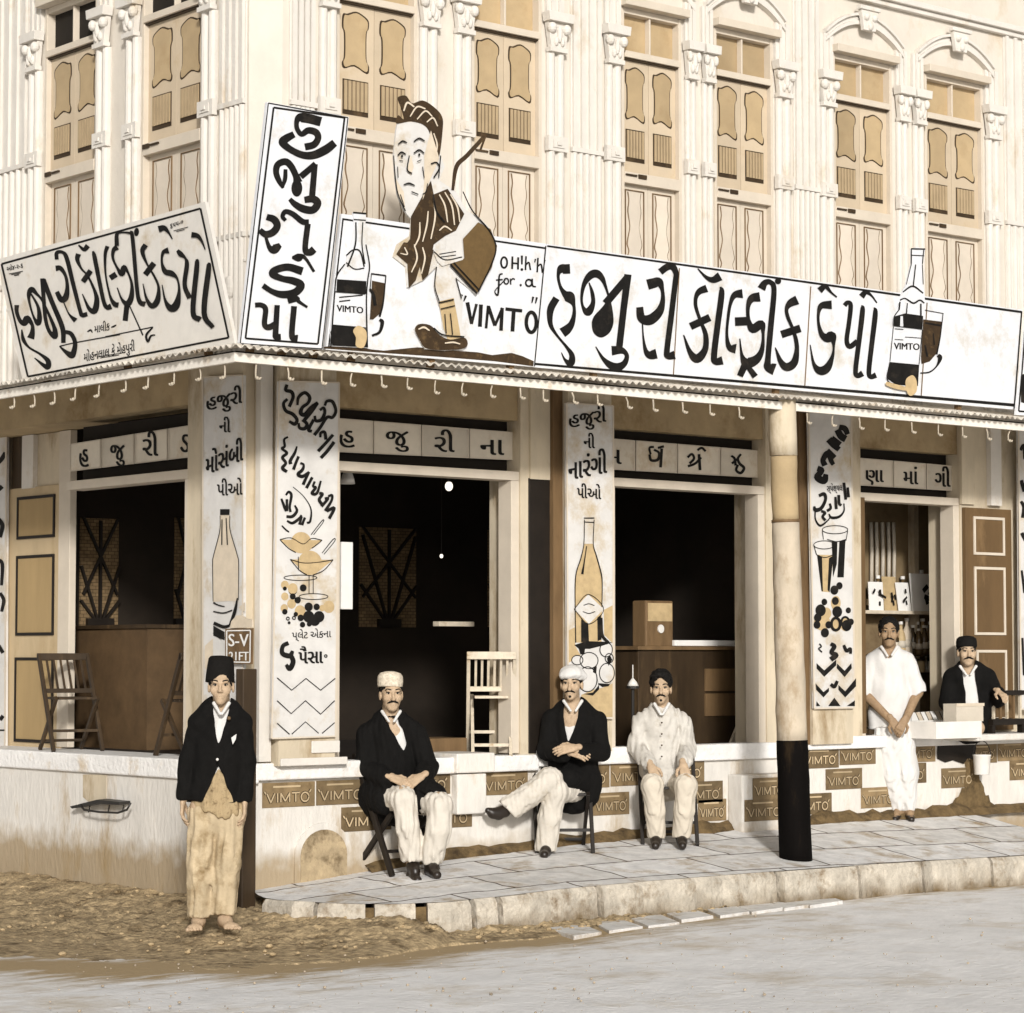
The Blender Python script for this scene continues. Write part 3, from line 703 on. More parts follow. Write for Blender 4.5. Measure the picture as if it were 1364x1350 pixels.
def window(F0, u0, u1, dark=False, flip=False):
    c = (u0 + u1) / 2; F = Proud(F0)
    mb = MB(); w = .028
    mb.box(F, u0 + .0005, u0 + w, -.16, -.05, ZB, 6.60); mb.box(F, u1 - w, u1 - .0005, -.16, -.05, ZB, 6.60)
    mb.box(F, u0 + w, u1 - w, -.16, -.04, 6.225, 6.275); mb.box(F, u0 - .02, u1 + .02, -.1, .03, 6.605, 6.665); mb.box(F, u0 + w, u1 - w, -.16, -.055, 6.56, 6.604)
    mb.box(F, u0 + w, u1 - w, -.16, -.045, 5.27, 5.355); mb.box(F, c - .008, c + .008, -.12, -.07, 6.276, 6.559)
    win = part('window', mb, 'frame', bevel=.003)
    mb = MB(); mb.box(F, u0 + w + .001, u1 - w - .001, -.14, -.12, 6.2755, 6.5595); part('fanlight', mb, 'darkgap' if dark else 'glass', win)
    mb = MB(); mb.box(F, u0 + w, u1 - w, -.125, -.06, 6.2125, 6.2245); part('shadow_gap', mb, 'dwood', win)
    gw = (u1 - u0 - 2 * w) / 2
    for k in (0, 1):
        a = u0 + w + k * gw + .002; b = a + gw - .004
        mb = MB(); mb.box(F, a, b, -.13, -.09, 5.356, 6.212); sh = part('shutter', mb, 'shutter', win)
        ga, gb = a + gw * .17, b - gw * .17
        mb = MB(); mb.prism(F, glass_uz(ga, gb, 5.76, 6.16, .06), -.0895, -.087); part('panel_edge', mb, 'dwood', win)  # dark outline drawn as the shadow gap round the panel
        mb = MB(); mb.prism(F, glass_uz(ga, gb, 5.76, 6.16), -.0868, -.084); part('shaped_panel', mb, 'glass', win)
        mb = MB(); mb.box(F, ga - .005, gb + .005, -.0895, -.086, 5.445, 5.69)
        part('louvre_recess', mb, 'dwood', win)
        mb = MB(); n = 6; sw = (gb - ga) / n
        for i in range(n): mb.box(F, ga + i * sw + .004, ga + (i + 1) * sw - .006, -.0855, -.077, 5.475, 5.68)
        part('louvre', mb, 'louvre', win)
        mb = MB(); mb.box(F, a, b, -.13, -.10, ZB + .002, 5.2695); part('lower_shutter', mb, 'frame', win)
        mb = MB()
        for (e, f, g_, h) in ((ga - .006, ga, ZB + .1, 5.225), (gb, gb + .006, ZB + .1, 5.225), (ga - .006, gb + .006, 5.2255, 5.232)): mb.box(F, e, f, -.0995, -.09, g_, h)
        mb.prism(F, wavy(ga + .002, gb - .002, ZB + .12, 5.215), -.0995, -.0975)
        part('panel_outline', mb, 'wood', win)
        mb = MB(); q = wavy(ga + .002, gb - .002, ZB + .12, 5.215)
        mb.prism(F, [(c0 + (u - c0) * .87, z) for c0 in [(ga + gb) / 2] for u, z in q], -.0972, -.094); part('scalloped_panel', mb, 'lowpan', win)
    mb = MB(); s0 = u0 + .03 if F0 is R_ else u1 - .25
    mb.box(F, s0, s0 + .11, -.044, -.03, 5.325, 5.337); mb.box(F, s0 + .13, s0 + .21, -.044, -.032, 5.315, 5.345); part('bolt', mb, 'dwood', win)
    # arch and keystone over it
    F = F0
    mb = MB(); N = 16; R0 = []
    for i in range(N + 1):
        t = -1 + 2 * i / N; R0.append((c + t * ((u1 - u0) / 2 + .11), 6.68 + .20 * (1 - t * t)))
    for (h0, h1, p) in ((0, .03, .05), (.031, .07, .035), (.071, .095, .06)):
        for (a, b), (a2, b2) in zip(R0, R0[1:]): mb.prism(F, [(a, b + h0), (a2, b2 + h0), (a2, b2 + h1), (a, b + h1)], .001, p)
    ar = part('arch_moulding', mb, 'relief')
    mb = MB(); mb.prism(F, [(c - .07, 6.82), (c + .07, 6.82), (c + .10, 6.985), (c - .10, 6.985)], .061, .10); mb.box(F, c - .12, c + .12, .061, .115, 6.986, 7.02)
    for sx in (-1, 1): mb.ball(F.pt(c + sx * .05, .10, 6.93), .032, 10, 6)
    mb.ball(F.pt(c, .10, 6.86), (.03, .03, .04), 10, 6)
    part('keystone', mb, 'relief', ar, bevel=.004)
for a, b in RW: window(R_, a, b)
for a, b in LW: window(L_, a, b, dark=True)
def colonnette(F, c, k=1.0):
    mb = MB(); w = .075 * k
    for du in (-.045 * k, .045 * k):
        q = F.pt(c + du, .02, 3.74); mb.lathe([(.034 * k, 0), (.034 * k, 2.40)], q, 10)
    mb.box(F, c - w, c + w, .001, .018, 3.74, 6.14); mb.box(F, c - w - .01, c + w + .01, .001, .03, 6.431, 6.74)
    for du in (-.035 * k, .035 * k): mb.box(F, c + du - .012, c + du + .012, .0305, .045, 6.431, 6.74)
    col = part('colonnette', mb, 'relief')
    mb = MB()
    mb.prism(F, [(c - .085 * k, 6.14), (c + .085 * k, 6.14), (c + .085 * k, 6.175), (c - .085 * k, 6.175)], .019, .075)
    mb.prism(F, [(c - .07 * k, 6.176), (c + .07 * k, 6.176), (c + .10 * k, 6.36), (c - .10 * k, 6.36)], .019, .065)
    mb.prism(F, [(c - .115 * k, 6.361), (c + .115 * k, 6.361), (c + .125 * k, 6.43), (c - .125 * k, 6.43)], .019, .105)
    for sx in (-1, 1):
        mb.ball(F.pt(c + sx * .07 * k, .07, 6.315), (.038 * k, .038 * k, .042), 10, 6); mb.ball(F.pt(c + sx * .03 * k, .07, 6.22), (.02, .022, .035), 8, 6)
    mb.ball(F.pt(c, .075, 6.27), (.022, .022, .06), 8, 6)
    part('capital', mb, 'relief', col, bevel=.003)
    mb = MB(); mb.box(F, c - .095 * k, c + .095 * k, .019, .06, 5.41, 5.52); mb.box(F, c - .055 * k, c + .055 * k, .061, .068, 5.435, 5.495); mb.box(F, c - .02, c + .02, .069, .078, 5.452, 5.478)
    part('square_block', mb, 'relief', col)
for c, k in ((.55, .9), (1.42, .95), (1.73, .95), (2.60, 1), (3.17, .95), (3.972, .66), (4.155, .66), (4.985, .95), (5.49, .95), (6.395, .78), (6.60, .78), (7.55, 1)): colonnette(R_, c, k)
for c in (.57, 1.56, 1.97, 2.96): colonnette(L_, c)
def reeded(F, a, b):
    mb = MB(); mb.box(F, a - .03, b + .03, .001, .014, 3.74, 7.079); n = 3; s_ = (b - a) / n
    for i in range(n + 1): mb.box(F, a + i * s_ - .018, a + i * s_ + .018, .0145, .036, 5.47, 7.078)
    n = 4; s_ = (b - a) / n
    for i in range(n + 1): mb.lathe([(.022, 0), (.022, 1.68)], F.pt(a + i * s_, .018, 3.75), 8)
    mb.box(F, a - .035, b + .035, .0145, .04, 5.435, 5.469)
    part('reeded_pilaster', mb, 'relief')
for a, b in ((.27, .42), (2.79, 3.03), (5.15, 5.38), (7.76, 8.1)): reeded(R_, a, b)
for a, b in ((.17, .41), (3.12, 3.5)): reeded(L_, a, b)
mb = MB(); q = L_.pt(.30, .03, 4.2); mb.ball(q, (.03, .06, .085), 14, 8); part('rosette', mb, 'relief')

# ---- awning of corrugated sheet round the corner
def roofz(p, d): return float(np.interp(p / d, [0, 1.08], [3.80, 3.585]))
AW = None
def sheet(F, d, a1, k):
    mb = MB(); NP = 4; rows = []
    step = .0085; n = int((a1 + d * 1.2) / step)
    ps = np.linspace(.0, d * 1.08, NP + 1)
    for j, p in enumerate(ps):
        u_start = -p * k; row = []
        for i in range(n + 1):
            u = u_start + (a1 - u_start) * i / n
            z = roofz(p, d) + .011 * math.sin(2 * math.pi * u / .066) + .004 * rough(u * 1.5, p * 3)
            row.append((mb.bm.verts.new(F.pt(u, p + (.012 * rough(u * 4, 1) if j == NP else 0), z)), mb.bm.verts.new(F.pt(u, p + (.012 * rough(u * 4, 1) if j == NP else 0), z - .006))))
        rows.append(row)
    for a, b in zip(rows, rows[1:]):
        for i in range(n):
            mb.bm.faces.new([a[i][0], a[i + 1][0], b[i + 1][0], b[i][0]]); mb.bm.faces.new([a[i][1], b[i][1], b[i + 1][1], a[i + 1][1]])
    e = rows[-1]
    for i in range(n): mb.bm.faces.new([e[i][0], e[i + 1][0], e[i + 1][1], e[i][1]])
    return part('awning', mb, 'tin', smooth=True)
AWR = sheet(R_, DR, 11, DL / DR); AWL = sheet(L_, DL, 6, DR / DL)
ZF = 3.50
mb = MB(); mb.extrude([(-DL, -DR, ZF), (11, -DR, ZF), (11, -DR + .03, ZF), (-DL + .03, -DR + .03, ZF)], np.array((0, 0, .056))); FSR = part('fascia', mb, 'fascia', AWR)
mb = MB(); mb.extrude([(-DL - .0005, -DR, ZF - .002), (-DL + .0295, -DR + .03, ZF - .002), (-DL + .0295, 6, ZF - .002), (-DL - .0005, 6, ZF - .002)], np.array((0, 0, .058))); FSL = part('fascia', mb, 'fascia', AWL)
mb = MB(); mb.extrude([(-DL + .02, -DR + .02, ZF + .057), (11, -DR + .02, ZF + .057), (11, -DR + .05, ZF + .057), (-DL + .05, -DR + .05, ZF + .057)], np.array((0, 0, .012))); part('eave_shadow_strip', mb, 'darkgap', AWR)  # dark strip painted in for the shadow under the sheet's edge
mb = MB(); mb.extrude([(-DL + .02, -DR + .051, ZF + .057), (-DL + .05, -DR + .051, ZF + .057), (-DL + .05, 6, ZF + .057), (-DL + .02, 6, ZF + .057)], np.array((0, 0, .012))); part('eave_shadow_strip', mb, 'darkgap', AWL)
def hook(F, x, d, par):
    u = F.uz(x, 500 if F is L_ else 510, d)[0]; P = lambda a, p, z: np.array(F.pt(u + a, d + p, z)); mb = MB(); r = .0055 * (.9 + .3 * RNG.random()); t = .012 * RNG.standard_normal()
    l = .070 + .015 * RNG.random()
    mb.tube([P(0, -.012, ZF + .01), P(t, -.012, ZF - l * .5), P(t, -.012, ZF - l), P(t + .010, 0, ZF - l - .009), P(t + .020, .008, ZF - l - .006), P(t + .024, .010, ZF - l + .002)], [r, r, r, r * 1.5, r * 1.4, r], 6)
    mb.ball(P(t + .002, .002, ZF - l - .003), .012, 8, 5)
    part('hook', mb, 'hookm', par, smooth=True)
for x in (17, 43, 70, 99, 131, 165, 196, 230, 263, 297): hook(L_, x, DL - .01, FSL)
for x in (343, 384, 430, 471, 509, 545, 582, 619, 658, 694, 725, 762, 797, 834, 871, 910, 947, 985, 1076, 1111, 1145, 1180, 1215, 1251, 1283, 1314, 1347): hook(R_, x, DR - .01, FSR)
# walls behind that close the block
mb = MB(); mb.lbox(10.9, 11, 0.36, 6, -.3, 8.6); mb.lbox(.36, 10.8, 5.9, 6, -.3, 8.6); mb.lbox(.36, 10.89, .36, 5.89, 8.5, 8.6)
part('back_wall', mb, 'plaster')
# ================================================================== painted signs on the awning
def board(F, quad, p, th, m, parent, name='board'):
    mb = MB(); pts = [F.px(x, y, p) for x, y in quad]
    d = np.array(F.pt(0, -th, 0), float); mb.extrude(pts, d)
    return mb.build(name, m, parent)
def sign(name, label, F, quad, p, face, th=.025, group=None, cat='sign', posts=True):
    c = F.px(*((np.array(quad[2]) + np.array(quad[3])) / 2), p)
    t = thing(name, label, cat, c, group)
    b = board(F, quad, p, th, face, t)
    if posts:
        for k in (.12, .5, .88):
            a = np.array(quad[3]) * (1 - k) + np.array(quad[2]) * k; e = np.array(quad[0]) * (1 - k) + np.array(quad[1]) * k
            A, E = np.array(F.px(*a, p - th - .025)), np.array(F.px(*(a + (e - a) * .9), p - th - .025)); A[2] -= .06
            mb = MB(); mb.bar(A, E, .04, .04, (1, 0, 0) if F is R_ else (0, 1, 0)); mb.build('post', M['wood'], t)
    return t, b
def border(pt, pts, w):
    for a, b in zip(pts, pts[1:] + pts[:1]): pt.st([(*a, w), (*b, w)], straight=True)

# ---- sign along the left-hand eave
S1, b1 = sign('shop_sign', 'tilted cream sign of black script with small lines of lettering along its foot', L_, [(-4, 346), (273, 269), (313, 459), (31, 512)], .85, M['signc'])
p = Paint(L_, .85); border(p, [(2, 352), (267, 278), (304.5, 450), (37, 502)], 2.6); p.build('border', M['ink'], S1)
p = Paint(L_, .85).crop(0, 300, 6.75); p.k = 1.12
p.sts("""
150,720,38 150,780,32 180,860,32 220,880,52 245,840,50 290,900,28 290,970,42 275,1020,60
195,940,10 210,1030,30 260,1100,18 360,1160,20 430,1220,40 430,1275,45 390,1260,30 310,1195,8
280,620,14 340,730,25 355,830,40 340,885,40 300,820,18 265,700,20 260,620,35 285,580,45 330,620,25 385,690,18 480,900,30 495,970,45 490,1005,40 440,950,30 410,850,30 395,700,32 380,480,36
388,490,40 470,700,38 560,920,40 570,1060,36
585,960,30 640,980,35 675,1060,35 660,1150,45 640,1170,52 590,1140,30 535,1090,10
535,1090,9 690,1055,9 1080,985,9
500,390,46 545,390,36 590,460,26 605,560,32 590,650,50 550,670,45 510,600,34
570,690,10 620,800,14 680,860,42
510,310,32 510,250,30 560,245,26 600,300,35 660,540,34 720,770,32 740,810,36 785,800,36
705,260,42 695,310,35 730,390,18 790,460,16 850,590,25 870,680,42 850,770,50 800,750,30 740,620,8
705,180,10 755,220,32 790,185,42
835,235,15 850,290,35 890,490,34 930,680,32 960,740,36 1000,730,46
965,190,32 945,270,26 950,450,16 990,640,20 1030,710,40 1065,720,42
""")
p.st("745,510,42 815,410,42", straight=True)
p.crop(140, 270, 6.75)
p.sts("""
110,400,46 75,430,32 70,500,22 110,590,20 150,640,46 170,580,36 210,640,18 240,740,25 235,850,42 200,910,46 150,870,20 108,765,8
430,1120,9 370,1190,18 385,1250,18 410,1200,14 450,1190,8
105,390,36 105,290,30 140,270,13 220,275,20 245,310,32 285,760,32 310,890,36 360,915,42
365,380,42 335,440,36 380,560,16 440,660,18 480,760,22 470,880,46 420,930,42 370,860,22 340,730,8
570,430,52 520,450,26 510,540,20 540,620,42 600,640,46 650,690,18 665,800,25 640,920,60 590,950,56 540,880,22 512,740,8
480,240,52 530,230,42 570,270,20 605,330,8
650,430,26 680,465,42 720,500,20 735,560,36 715,740,36 760,860,42
820,510,12 825,570,40 790,980,42 855,1055,46
930,540,12 930,600,42 890,990,44 970,1125,36
775,290,46 830,300,36 870,350,20 900,425,8
""")
p.st("200,890,42 180,1065,42", straight=True).st("220,930,10 340,1195,12", straight=True).st("45,680,46 100,645,46", straight=True).st("360,650,46 440,545,46", straight=True).st("0,1207,9 430,1120,9", straight=True)
p.ell(282, 265, 22, 38, .1)
p.build('lettering', M['ink'], S1)
p = Paint(L_, .85).crop(0, 300, 6.75)
p.text("માલીક", 850, 972, 985, 945, 75, 2); p.st("785,960,10 815,945,16 830,968,8").st("1000,920,10 1025,910,16 1045,898,8")
p.text("મોહનલાલ કે મેહપુરી", 755, 1230, 1210, 1130, 85, 2)
p.st([(875, 1185, 6), (1100, 1150, 6)], straight=True).st([(900, 1195, 6), (1070, 1168, 6)], straight=True)
p.text("ઓ૪-૨-૬", 60, 415, 205, 380, 42, 2); p.st([(80, 440, 6), (205, 415, 6)], straight=True).st([(100, 447, 6), (185, 430, 6)], straight=True).st([(125, 455, 8), (170, 446, 8)], straight=True)
p.crop(140, 270, 6.75).text("૬૫૫-૦", 585, 232, 700, 190, 45, 2); p.st([(615, 255, 6), (745, 220, 6)], straight=True).st([(640, 262, 6), (715, 243, 6)], straight=True)
p.build('small_lettering', M['ink'], S1)

# ---- upright corner sign
S2, b2 = sign('upright_sign', 'tall white sign at the corner with black letters stacked one above another', R_, [(356, 136), (465, 156), (430, 466), (319, 459)], 1.05, M['signw'])
p = Paint(R_, 1.05); border(p, [(364.5, 143.5), (459, 157), (423.5, 458.5), (327, 451)], 2.6); border(p, [(357.5, 137.5), (463.5, 157), (429, 465), (320, 458)], 1.5); p.build('border', M['ink'], S2)
p = Paint(R_, 1.05).crop(330, 130, 7.943); p.k = 1.12
p.sts("""
775,258,90 660,228,90 560,215,88 520,250,50 522,330,45 570,390,50 640,350,62 720,370,66 745,430,62 700,500,66 605,525,66
490,390,60 400,440,78 370,480,74 450,550,64 580,610,68 700,610,78 830,550,84 920,480,72
375,960,28 330,880,50 300,790,58 320,710,62 400,680,66 460,730,62 510,830,62 530,900,90
400,760,36 395,860,42 370,940,30
600,1085,60 690,1075,72 740,1120,72 690,1190,72 590,1180,72 500,1130,58 445,1075,40
""")
p.st("720,705,60 560,840,60", straight=True).st("710,705,56 680,1060,60", straight=True).ell(520, 960, 58, 90)
p.crop(320, 280, 7.105).sts("""
250,65,52 320,90,62 350,150,62 310,210,62 240,230,58 185,190,46
240,250,25 275,350,40 320,370,82 380,330,40
430,100,32 400,60,36 430,15,42 500,40,46 590,110,50 650,115,46
640,130,50 615,370,50 660,400,60 700,370,60
490,450,20 550,450,68 610,450,30 700,585,24
590,580,68 450,540,62 330,570,62 310,610,62 400,650,52 500,670,62 575,710,66 520,780,66 400,800,62 300,770,46 215,715,46
450,860,52 530,840,52 560,870,30 635,920,20
140,900,42 200,900,42 240,940,46 230,1080,46 270,1110,52 330,1080,50
350,900,46 335,1160,50 340,1200,52 385,1200,52
510,910,50 490,1190,50 545,1215,60
""")
p.build('lettering', M['ink'], S2)

# ---- drink advertisement with a cut-out figure
S3, b3 = sign('drink_sign', 'white drink advertisement with a dark haired cut-out figure bending over its painted bottle', R_, [(455, 285), (728, 325), (712, 489), (434, 466)], 1.0, M['signw'])
p = Paint(R_, 1.0); p.st([(456, 292, 2.4), (727, 331, 2.4)], straight=True).st([(457, 292, 2), (438, 462, 2)], straight=True).st([(727, 328, 1.6), (712, 488, 1.6)], straight=True); p.build('border', M['ink'], S3)
mound = "85,1248 160,1240 260,1258 300,1262 420,1250 500,1254 560,1262 640,1268 690,1278 760,1270 800,1282 840,1300 838,1318 700,1300 500,1284 300,1270 85,1254"
p = Paint(R_, 1.0).crop(400, 0, 2.7); p.poly(mound); p.build('painted_mound', M['dbrown'], S3)
def cut(pts, T, pp, m, name, parent, th=.014, F=R_):
    x0, y0, sc = T; pts = [tuple(map(float, q.split(','))) for q in pts.split()] if isinstance(pts, str) else pts
    mb = MB(); P = [F.px(x0 + x / sc, y0 + y / sc, pp) for x, y in pts]; d = np.array(F.pt(0, -th, 0), float)
    n = len(P); A = [mb.bm.verts.new(tuple(q)) for q in P]; B = [mb.bm.verts.new(tuple(q + d)) for q in P]
    for V in (A, B):
        bmesh.ops.triangle_fill(mb.bm, edges=[mb.bm.edges.get((V[i], V[(i + 1) % n])) or mb.bm.edges.new((V[i], V[(i + 1) % n])) for i in range(n)], use_beauty=True)
    for i in range(n): mb.bm.faces.new([A[i], A[(i + 1) % n], B[(i + 1) % n], B[i]])
    return mb.build(name, m, parent)
T3 = (400, 0, 2.7)
C3 = 1.016
# the figure: a plain bending man in a dark skirt, stick under the arm
cut("345,470 352,440 380,440 430,438 470,455 490,480 505,560 520,600 500,650 560,690 600,760 640,780 690,830 708,890 690,960 635,1060 560,1000 585,1080 580,1180 600,1240 585,1258 520,1262 450,1256 412,1185 425,1165 480,1180 515,1190 505,1100 484,1030 490,960 440,1010 385,1035 380,960 335,925 350,880 395,850 400,790 375,760 350,700 342,640 336,560", T3, C3, M['bann'], 'cutout_figure', S3)
p = Paint(R_, C3 + .001).crop(*T3)
p.poly("345,445 352,415 372,430 360,385 350,352 380,345 402,372 440,362 480,385 510,420 512,470 498,570 472,580 470,500 450,455 400,438", True)
p.poly("398,780 470,650 480,700 530,680 590,770 560,830 520,850 480,880 470,930 430,960 390,940 350,920 395,860")
p.poly("345,915 372,872 440,880 480,900 460,990 440,1010 430,960 415,1010 390,1038 385,950")
p.st("548,685,10 562,600,16 600,560,16 668,485,14").st("648,540,8 668,485,8")
p.poly("412,1185 430,1166 470,1172 500,1205 540,1222 590,1215 602,1240 580,1256 500,1260 450,1252 430,1225", True)
p.build('painted_hair_and_jacket', M['dbrown'], S3)
p = Paint(R_, C3 + .006).crop(*T3)
p.poly("585,860 640,800 685,825 708,885 690,960 635,1058 540,950 590,930", False); p.build('painted_skirt', mat('brown_skirt_paint', (.13, .08, .03), .6, .2, 20), S3)
p = Paint(R_, C3 + .002).crop(*T3)
p.poly("498,1085 552,1072 572,1180 578,1222 530,1222 515,1180"); p.build('painted_sock', M['tanp'], S3)
p = Paint(R_, C3 + .0085).crop(*T3)
p.poly("478,905 522,898 526,852 580,848 585,935 510,958 492,940"); p.build('painted_hand', M['bann'], S3)
p = Paint(R_, C3 + .0112).crop(*T3)
p.sts("""
350,560,4 364,548,6 380,556,4
408,552,4 428,540,6 446,552,4
352,520,4 368,508,6 384,514,4
408,510,4 428,498,6 448,508,4
392,560,4 385,610,5 402,625,5
372,665,4 392,660,6 412,668,4
470,590,5 490,585,5 500,605,5 480,640,5
336,560,3 342,640,4 352,700,4 378,760,5
360,700,3 375,745,3
490,960,4 484,1030,4 500,1085,4
560,1000,4 580,1075,4
498,1090,5 552,1078,5
505,1112,4 556,1100,4
520,1130,4 525,1200,4
540,1128,4 548,1205,4
540,952,8 635,1056,8
552,945,5 645,1045,5
478,700,6 490,760,6 520,800,5
""")
p.ell(366, 562, 4, 5); p.ell(428, 557, 4, 5)
p.sts('400,690,4 425,700,4\n350,600,3 352,640,3\n440,600,3 446,640,3\n436,575,3 420,582,3\n356,578,3 370,580,3\n440,700,4 452,690,4 458,660,3\n505,560,4 498,640,4\n585,690,4 620,760,5 680,830,5 704,890,5 686,955,5 640,1050,5\n480,905,4 520,935,4 582,925,4\n500,915,3 560,905,3\n505,925,3 560,918,3\n480,1180,4 515,1205,5 590,1212,5')
p.build('painted_outline', M['ink'], S3)
p = Paint(R_, C3 + .0075).crop(*T3)
p.sts('''
372,400,5 385,370,7 410,385,5
395,420,4 420,385,6 450,392,5
420,430,4 450,400,6 475,420,4
455,440,4 478,425,6 494,455,4
480,480,4 492,520,5 488,560,3
500,700,4 520,740,6 530,800,4
520,692,4 545,740,6 555,810,4
540,700,4 565,745,6 574,800,4
480,720,4 485,780,6 470,860,4
460,760,4 455,810,6 440,870,4
430,800,4 428,850,6 410,890,4
410,880,4 420,930,6 400,980,4
440,890,4 448,930,6 436,985,4
375,890,4 385,915,5 360,912,3
500,830,4 520,815,6 545,830,4
425,1185,4 445,1178,7 465,1190,4
520,1235,4 550,1232,6 575,1238,4
''')
p.build('painted_highlight', M['ltan'], S3)
p = Paint(R_, C3 + .0015).crop(*T3)
p.poly("398,560 384,615 398,632 408,600"); p.poly("446,560 470,470 500,570 470,640 440,720 446,650"); p.poly("342,640 352,700 378,758 372,690"); p.build('painted_shade', M['ltan'], S3)
def drink(T, pp, parent, bot, neckmark, liq, label, liq2, cap, mug, mugl, foot, word, F=R_):
    b = cut(bot, T, pp, M['signw'], 'painted_bottle', parent)
    q = Paint(F, pp + .001).crop(*T)
    for w in liq + liq2: q.poly(w)
    for w in neckmark: q.st(w)
    q.build('dark_drink', M['ink'], b)
    q = Paint(F, pp + .0065).crop(*T)
    for w in foot: q.poly(w, True)
    q.build('crown_cork', M['tanp'], b)
    q = Paint(F, pp + .001).crop(*T); q.text(word[0], *word[1:6], 3); q.build('label_lettering', M['ink'], b)
    q = Paint(F, pp - .012).crop(*T); q.poly(mug); g = q.build('painted_glass', M['dbrown'], parent)
    q = Paint(F, pp - .010).crop(*T)
    for w in mugl: q.st(w)
    q.build('glass_outline', M['ink'], g)
drink(T3, 1.014, S3, "190,765 237,768 234,810 238,880 250,950 242,1010 240,1060 236,1170 240,1252 115,1246 108,1190 125,1050 128,1000 160,950 180,890 195,815", ["190,765,6 237,769,6", "192,790,4 236,793,4", "200,800,5 198,880,6 170,960,6", "225,800,4 222,880,4 232,950,6", "165,920,5 190,900,5 215,905,5 230,960,5", "165,945,4 195,968,4 230,965,4", "140,1070,4 225,1062,4", "140,1085,4 180,1080,4", "160,950,5 132,992,5 124,1050,5 110,1246,6", "236,880,4 249,955,5 243,1005,5 238,1080,5 241,1250,6", "126,1050,4 234,1058,4", "118,1170,4 236,1180,4"],
      ["132,1005 238,1012 236,1058 130,1048"], None, ["118,1172 236,1182 240,1250 115,1244 108,1195"], None, "258,1010 306,1020 300,1080 285,1130 262,1150 250,1150",
      ["255,985,5 308,992,5", "256,985,3 250,1050,4", "308,992,4 298,1090,6 285,1140,8", "285,1150,10 295,1160,14 285,1195,10 258,1208,8", "250,1040,8 262,1060,12 270,1100,12"], ["200,1215 190,1190 210,1172 236,1190 238,1225 225,1252 200,1245"], ("VIMTO", 132, 1120, 226, 1128, 24))
p = Paint(R_, 1.0).crop(*T3)
p.ring(733, 945, 11, 19, 7).sts("797,920,8 797,952,6\n811,955,5 822,945,6 828,972,6\n846,932,6 843,945,4\n853,960,5 866,952,6 871,982,6\n880,935,6 877,948,4")
for s_ in ("763,923,7 762,968,7", "784,926,7 783,970,7", "763,947,6 784,949,6", "812,922,6 810,972,6", "855,928,6 852,980,6"): p.st(s_, straight=True)
p.ell(797, 970, 5, 5)
p.sts("728,985,5 716,992,6 714,1030,7 710,1062,7 700,1048,4 722,1022,4 738,1006,4\n756,1003,5 757,1024,5\n757,1012,4 764,1003,5 772,1006,5\n834,1003,6 836,1028,6 848,1032,4\n704,1008,5 728,1006,5")
p.ring(741, 1012, 8, 10, 5).ring(822, 1018, 11, 12, 6).ell(793, 1026, 4, 4)
p.sts("582,1060,8 573,1080,4\n596,1064,8 588,1084,4\n838,1068,8 833,1090,4\n851,1070,8 846,1092,4")
for s_ in ("601,1088,14 616,1166,11", "616,1166,10 634,1094,10", "650,1096,14 646,1176,14", "668,1182,10 676,1100,10", "676,1102,13 700,1172,12", "700,1172,10 727,1108,10", "726,1108,13 722,1190,13", "738,1112,12 798,1119,12", "768,1114,14 763,1193,14"): p.st(s_, straight=True)
p.ring(831, 1160, 18, 36, 13)
p.build('lettering', M['ink'], S3)

# ---- the long sign
S4, b4 = sign('shop_sign', 'longest white sign, huge black script ending in a painted bottle', R_, [(728.6, 325), (1362, 413), (1352, 546), (712.6, 489.5)], 1.0, M['signw'])
p = Paint(R_, 1.0); p.st([(729, 328, 2.4), (1361, 416, 3)], straight=True).st([(712.5, 485, 3), (900, 501, 3.4), (1352, 540, 4)], straight=True).st([(1361, 415, 2), (1351, 545, 2)], straight=True); p.build('border', M['ink'], S4)
p = Paint(R_, 1.0).crop(720, 340, 8.4375); p.k = 1.14
p.sts("""
332,155,95 280,158,95 235,160,92 205,200,42 200,260,30 225,360,32 270,430,60 325,475,112 372,560,38 378,660,38 350,770,62 300,835,90 245,875,100
180,485,70 120,590,72 105,690,58 120,800,42 190,910,25 290,1030,30 350,1120,52 350,1200,70 320,1215,60 270,1170,25 235,1095,8
545,310,12 580,420,36 590,540,46 535,640,80 480,590,32 462,480,28 490,330,46 560,230,75 630,210,80 690,260,56 730,350,30 770,480,20 800,600,14
800,1075,95 900,1070,72 955,1100,46 970,1150,46 940,1220,62 870,1260,82 790,1240,72 700,1160,36 620,1030,10
""")
p.poly("770,490 690,590 600,690 576,780 600,880 680,928 770,880 815,790 820,690 798,560", True)
p.st("985,245,75 730,545,75", straight=True).st("983,218,72 935,600,66 885,1040,66", straight=True)
p.crop(840, 340, 6.2).sts("""
140,245,76 190,232,72 235,225,62 262,290,28 265,380,36 235,470,62 160,535,76 90,520,62 75,430,50
98,560,10 105,680,14 125,790,32 160,825,60 215,815,72
245,140,50 300,100,50 345,95,50 375,150,40 370,220,40 335,510,42 300,790,42 310,835,46 365,825,62
630,275,56 570,300,46 540,350,30 540,430,26 580,550,24 620,660,36 615,780,46 550,855,66 490,800,36 438,660,8
555,112,8 620,180,24 680,205,46 740,175,66
742,262,12 752,320,42 720,570,44 690,820,45 700,880,46 760,870,62
925,318,66 860,330,46 825,400,26 805,520,22 795,660,22 815,760,42 870,775,72
1068,345,70 1000,360,56 970,430,30 975,540,30 1010,610,62 1080,570,56 1095,650,22 1085,780,36 1040,860,62 960,890,76 920,830,26 902,690,8
1080,280,62 1110,230,46 1155,225,36 1185,290,38 1160,570,42 1135,850,42 1135,920,62 1190,945,86
""")
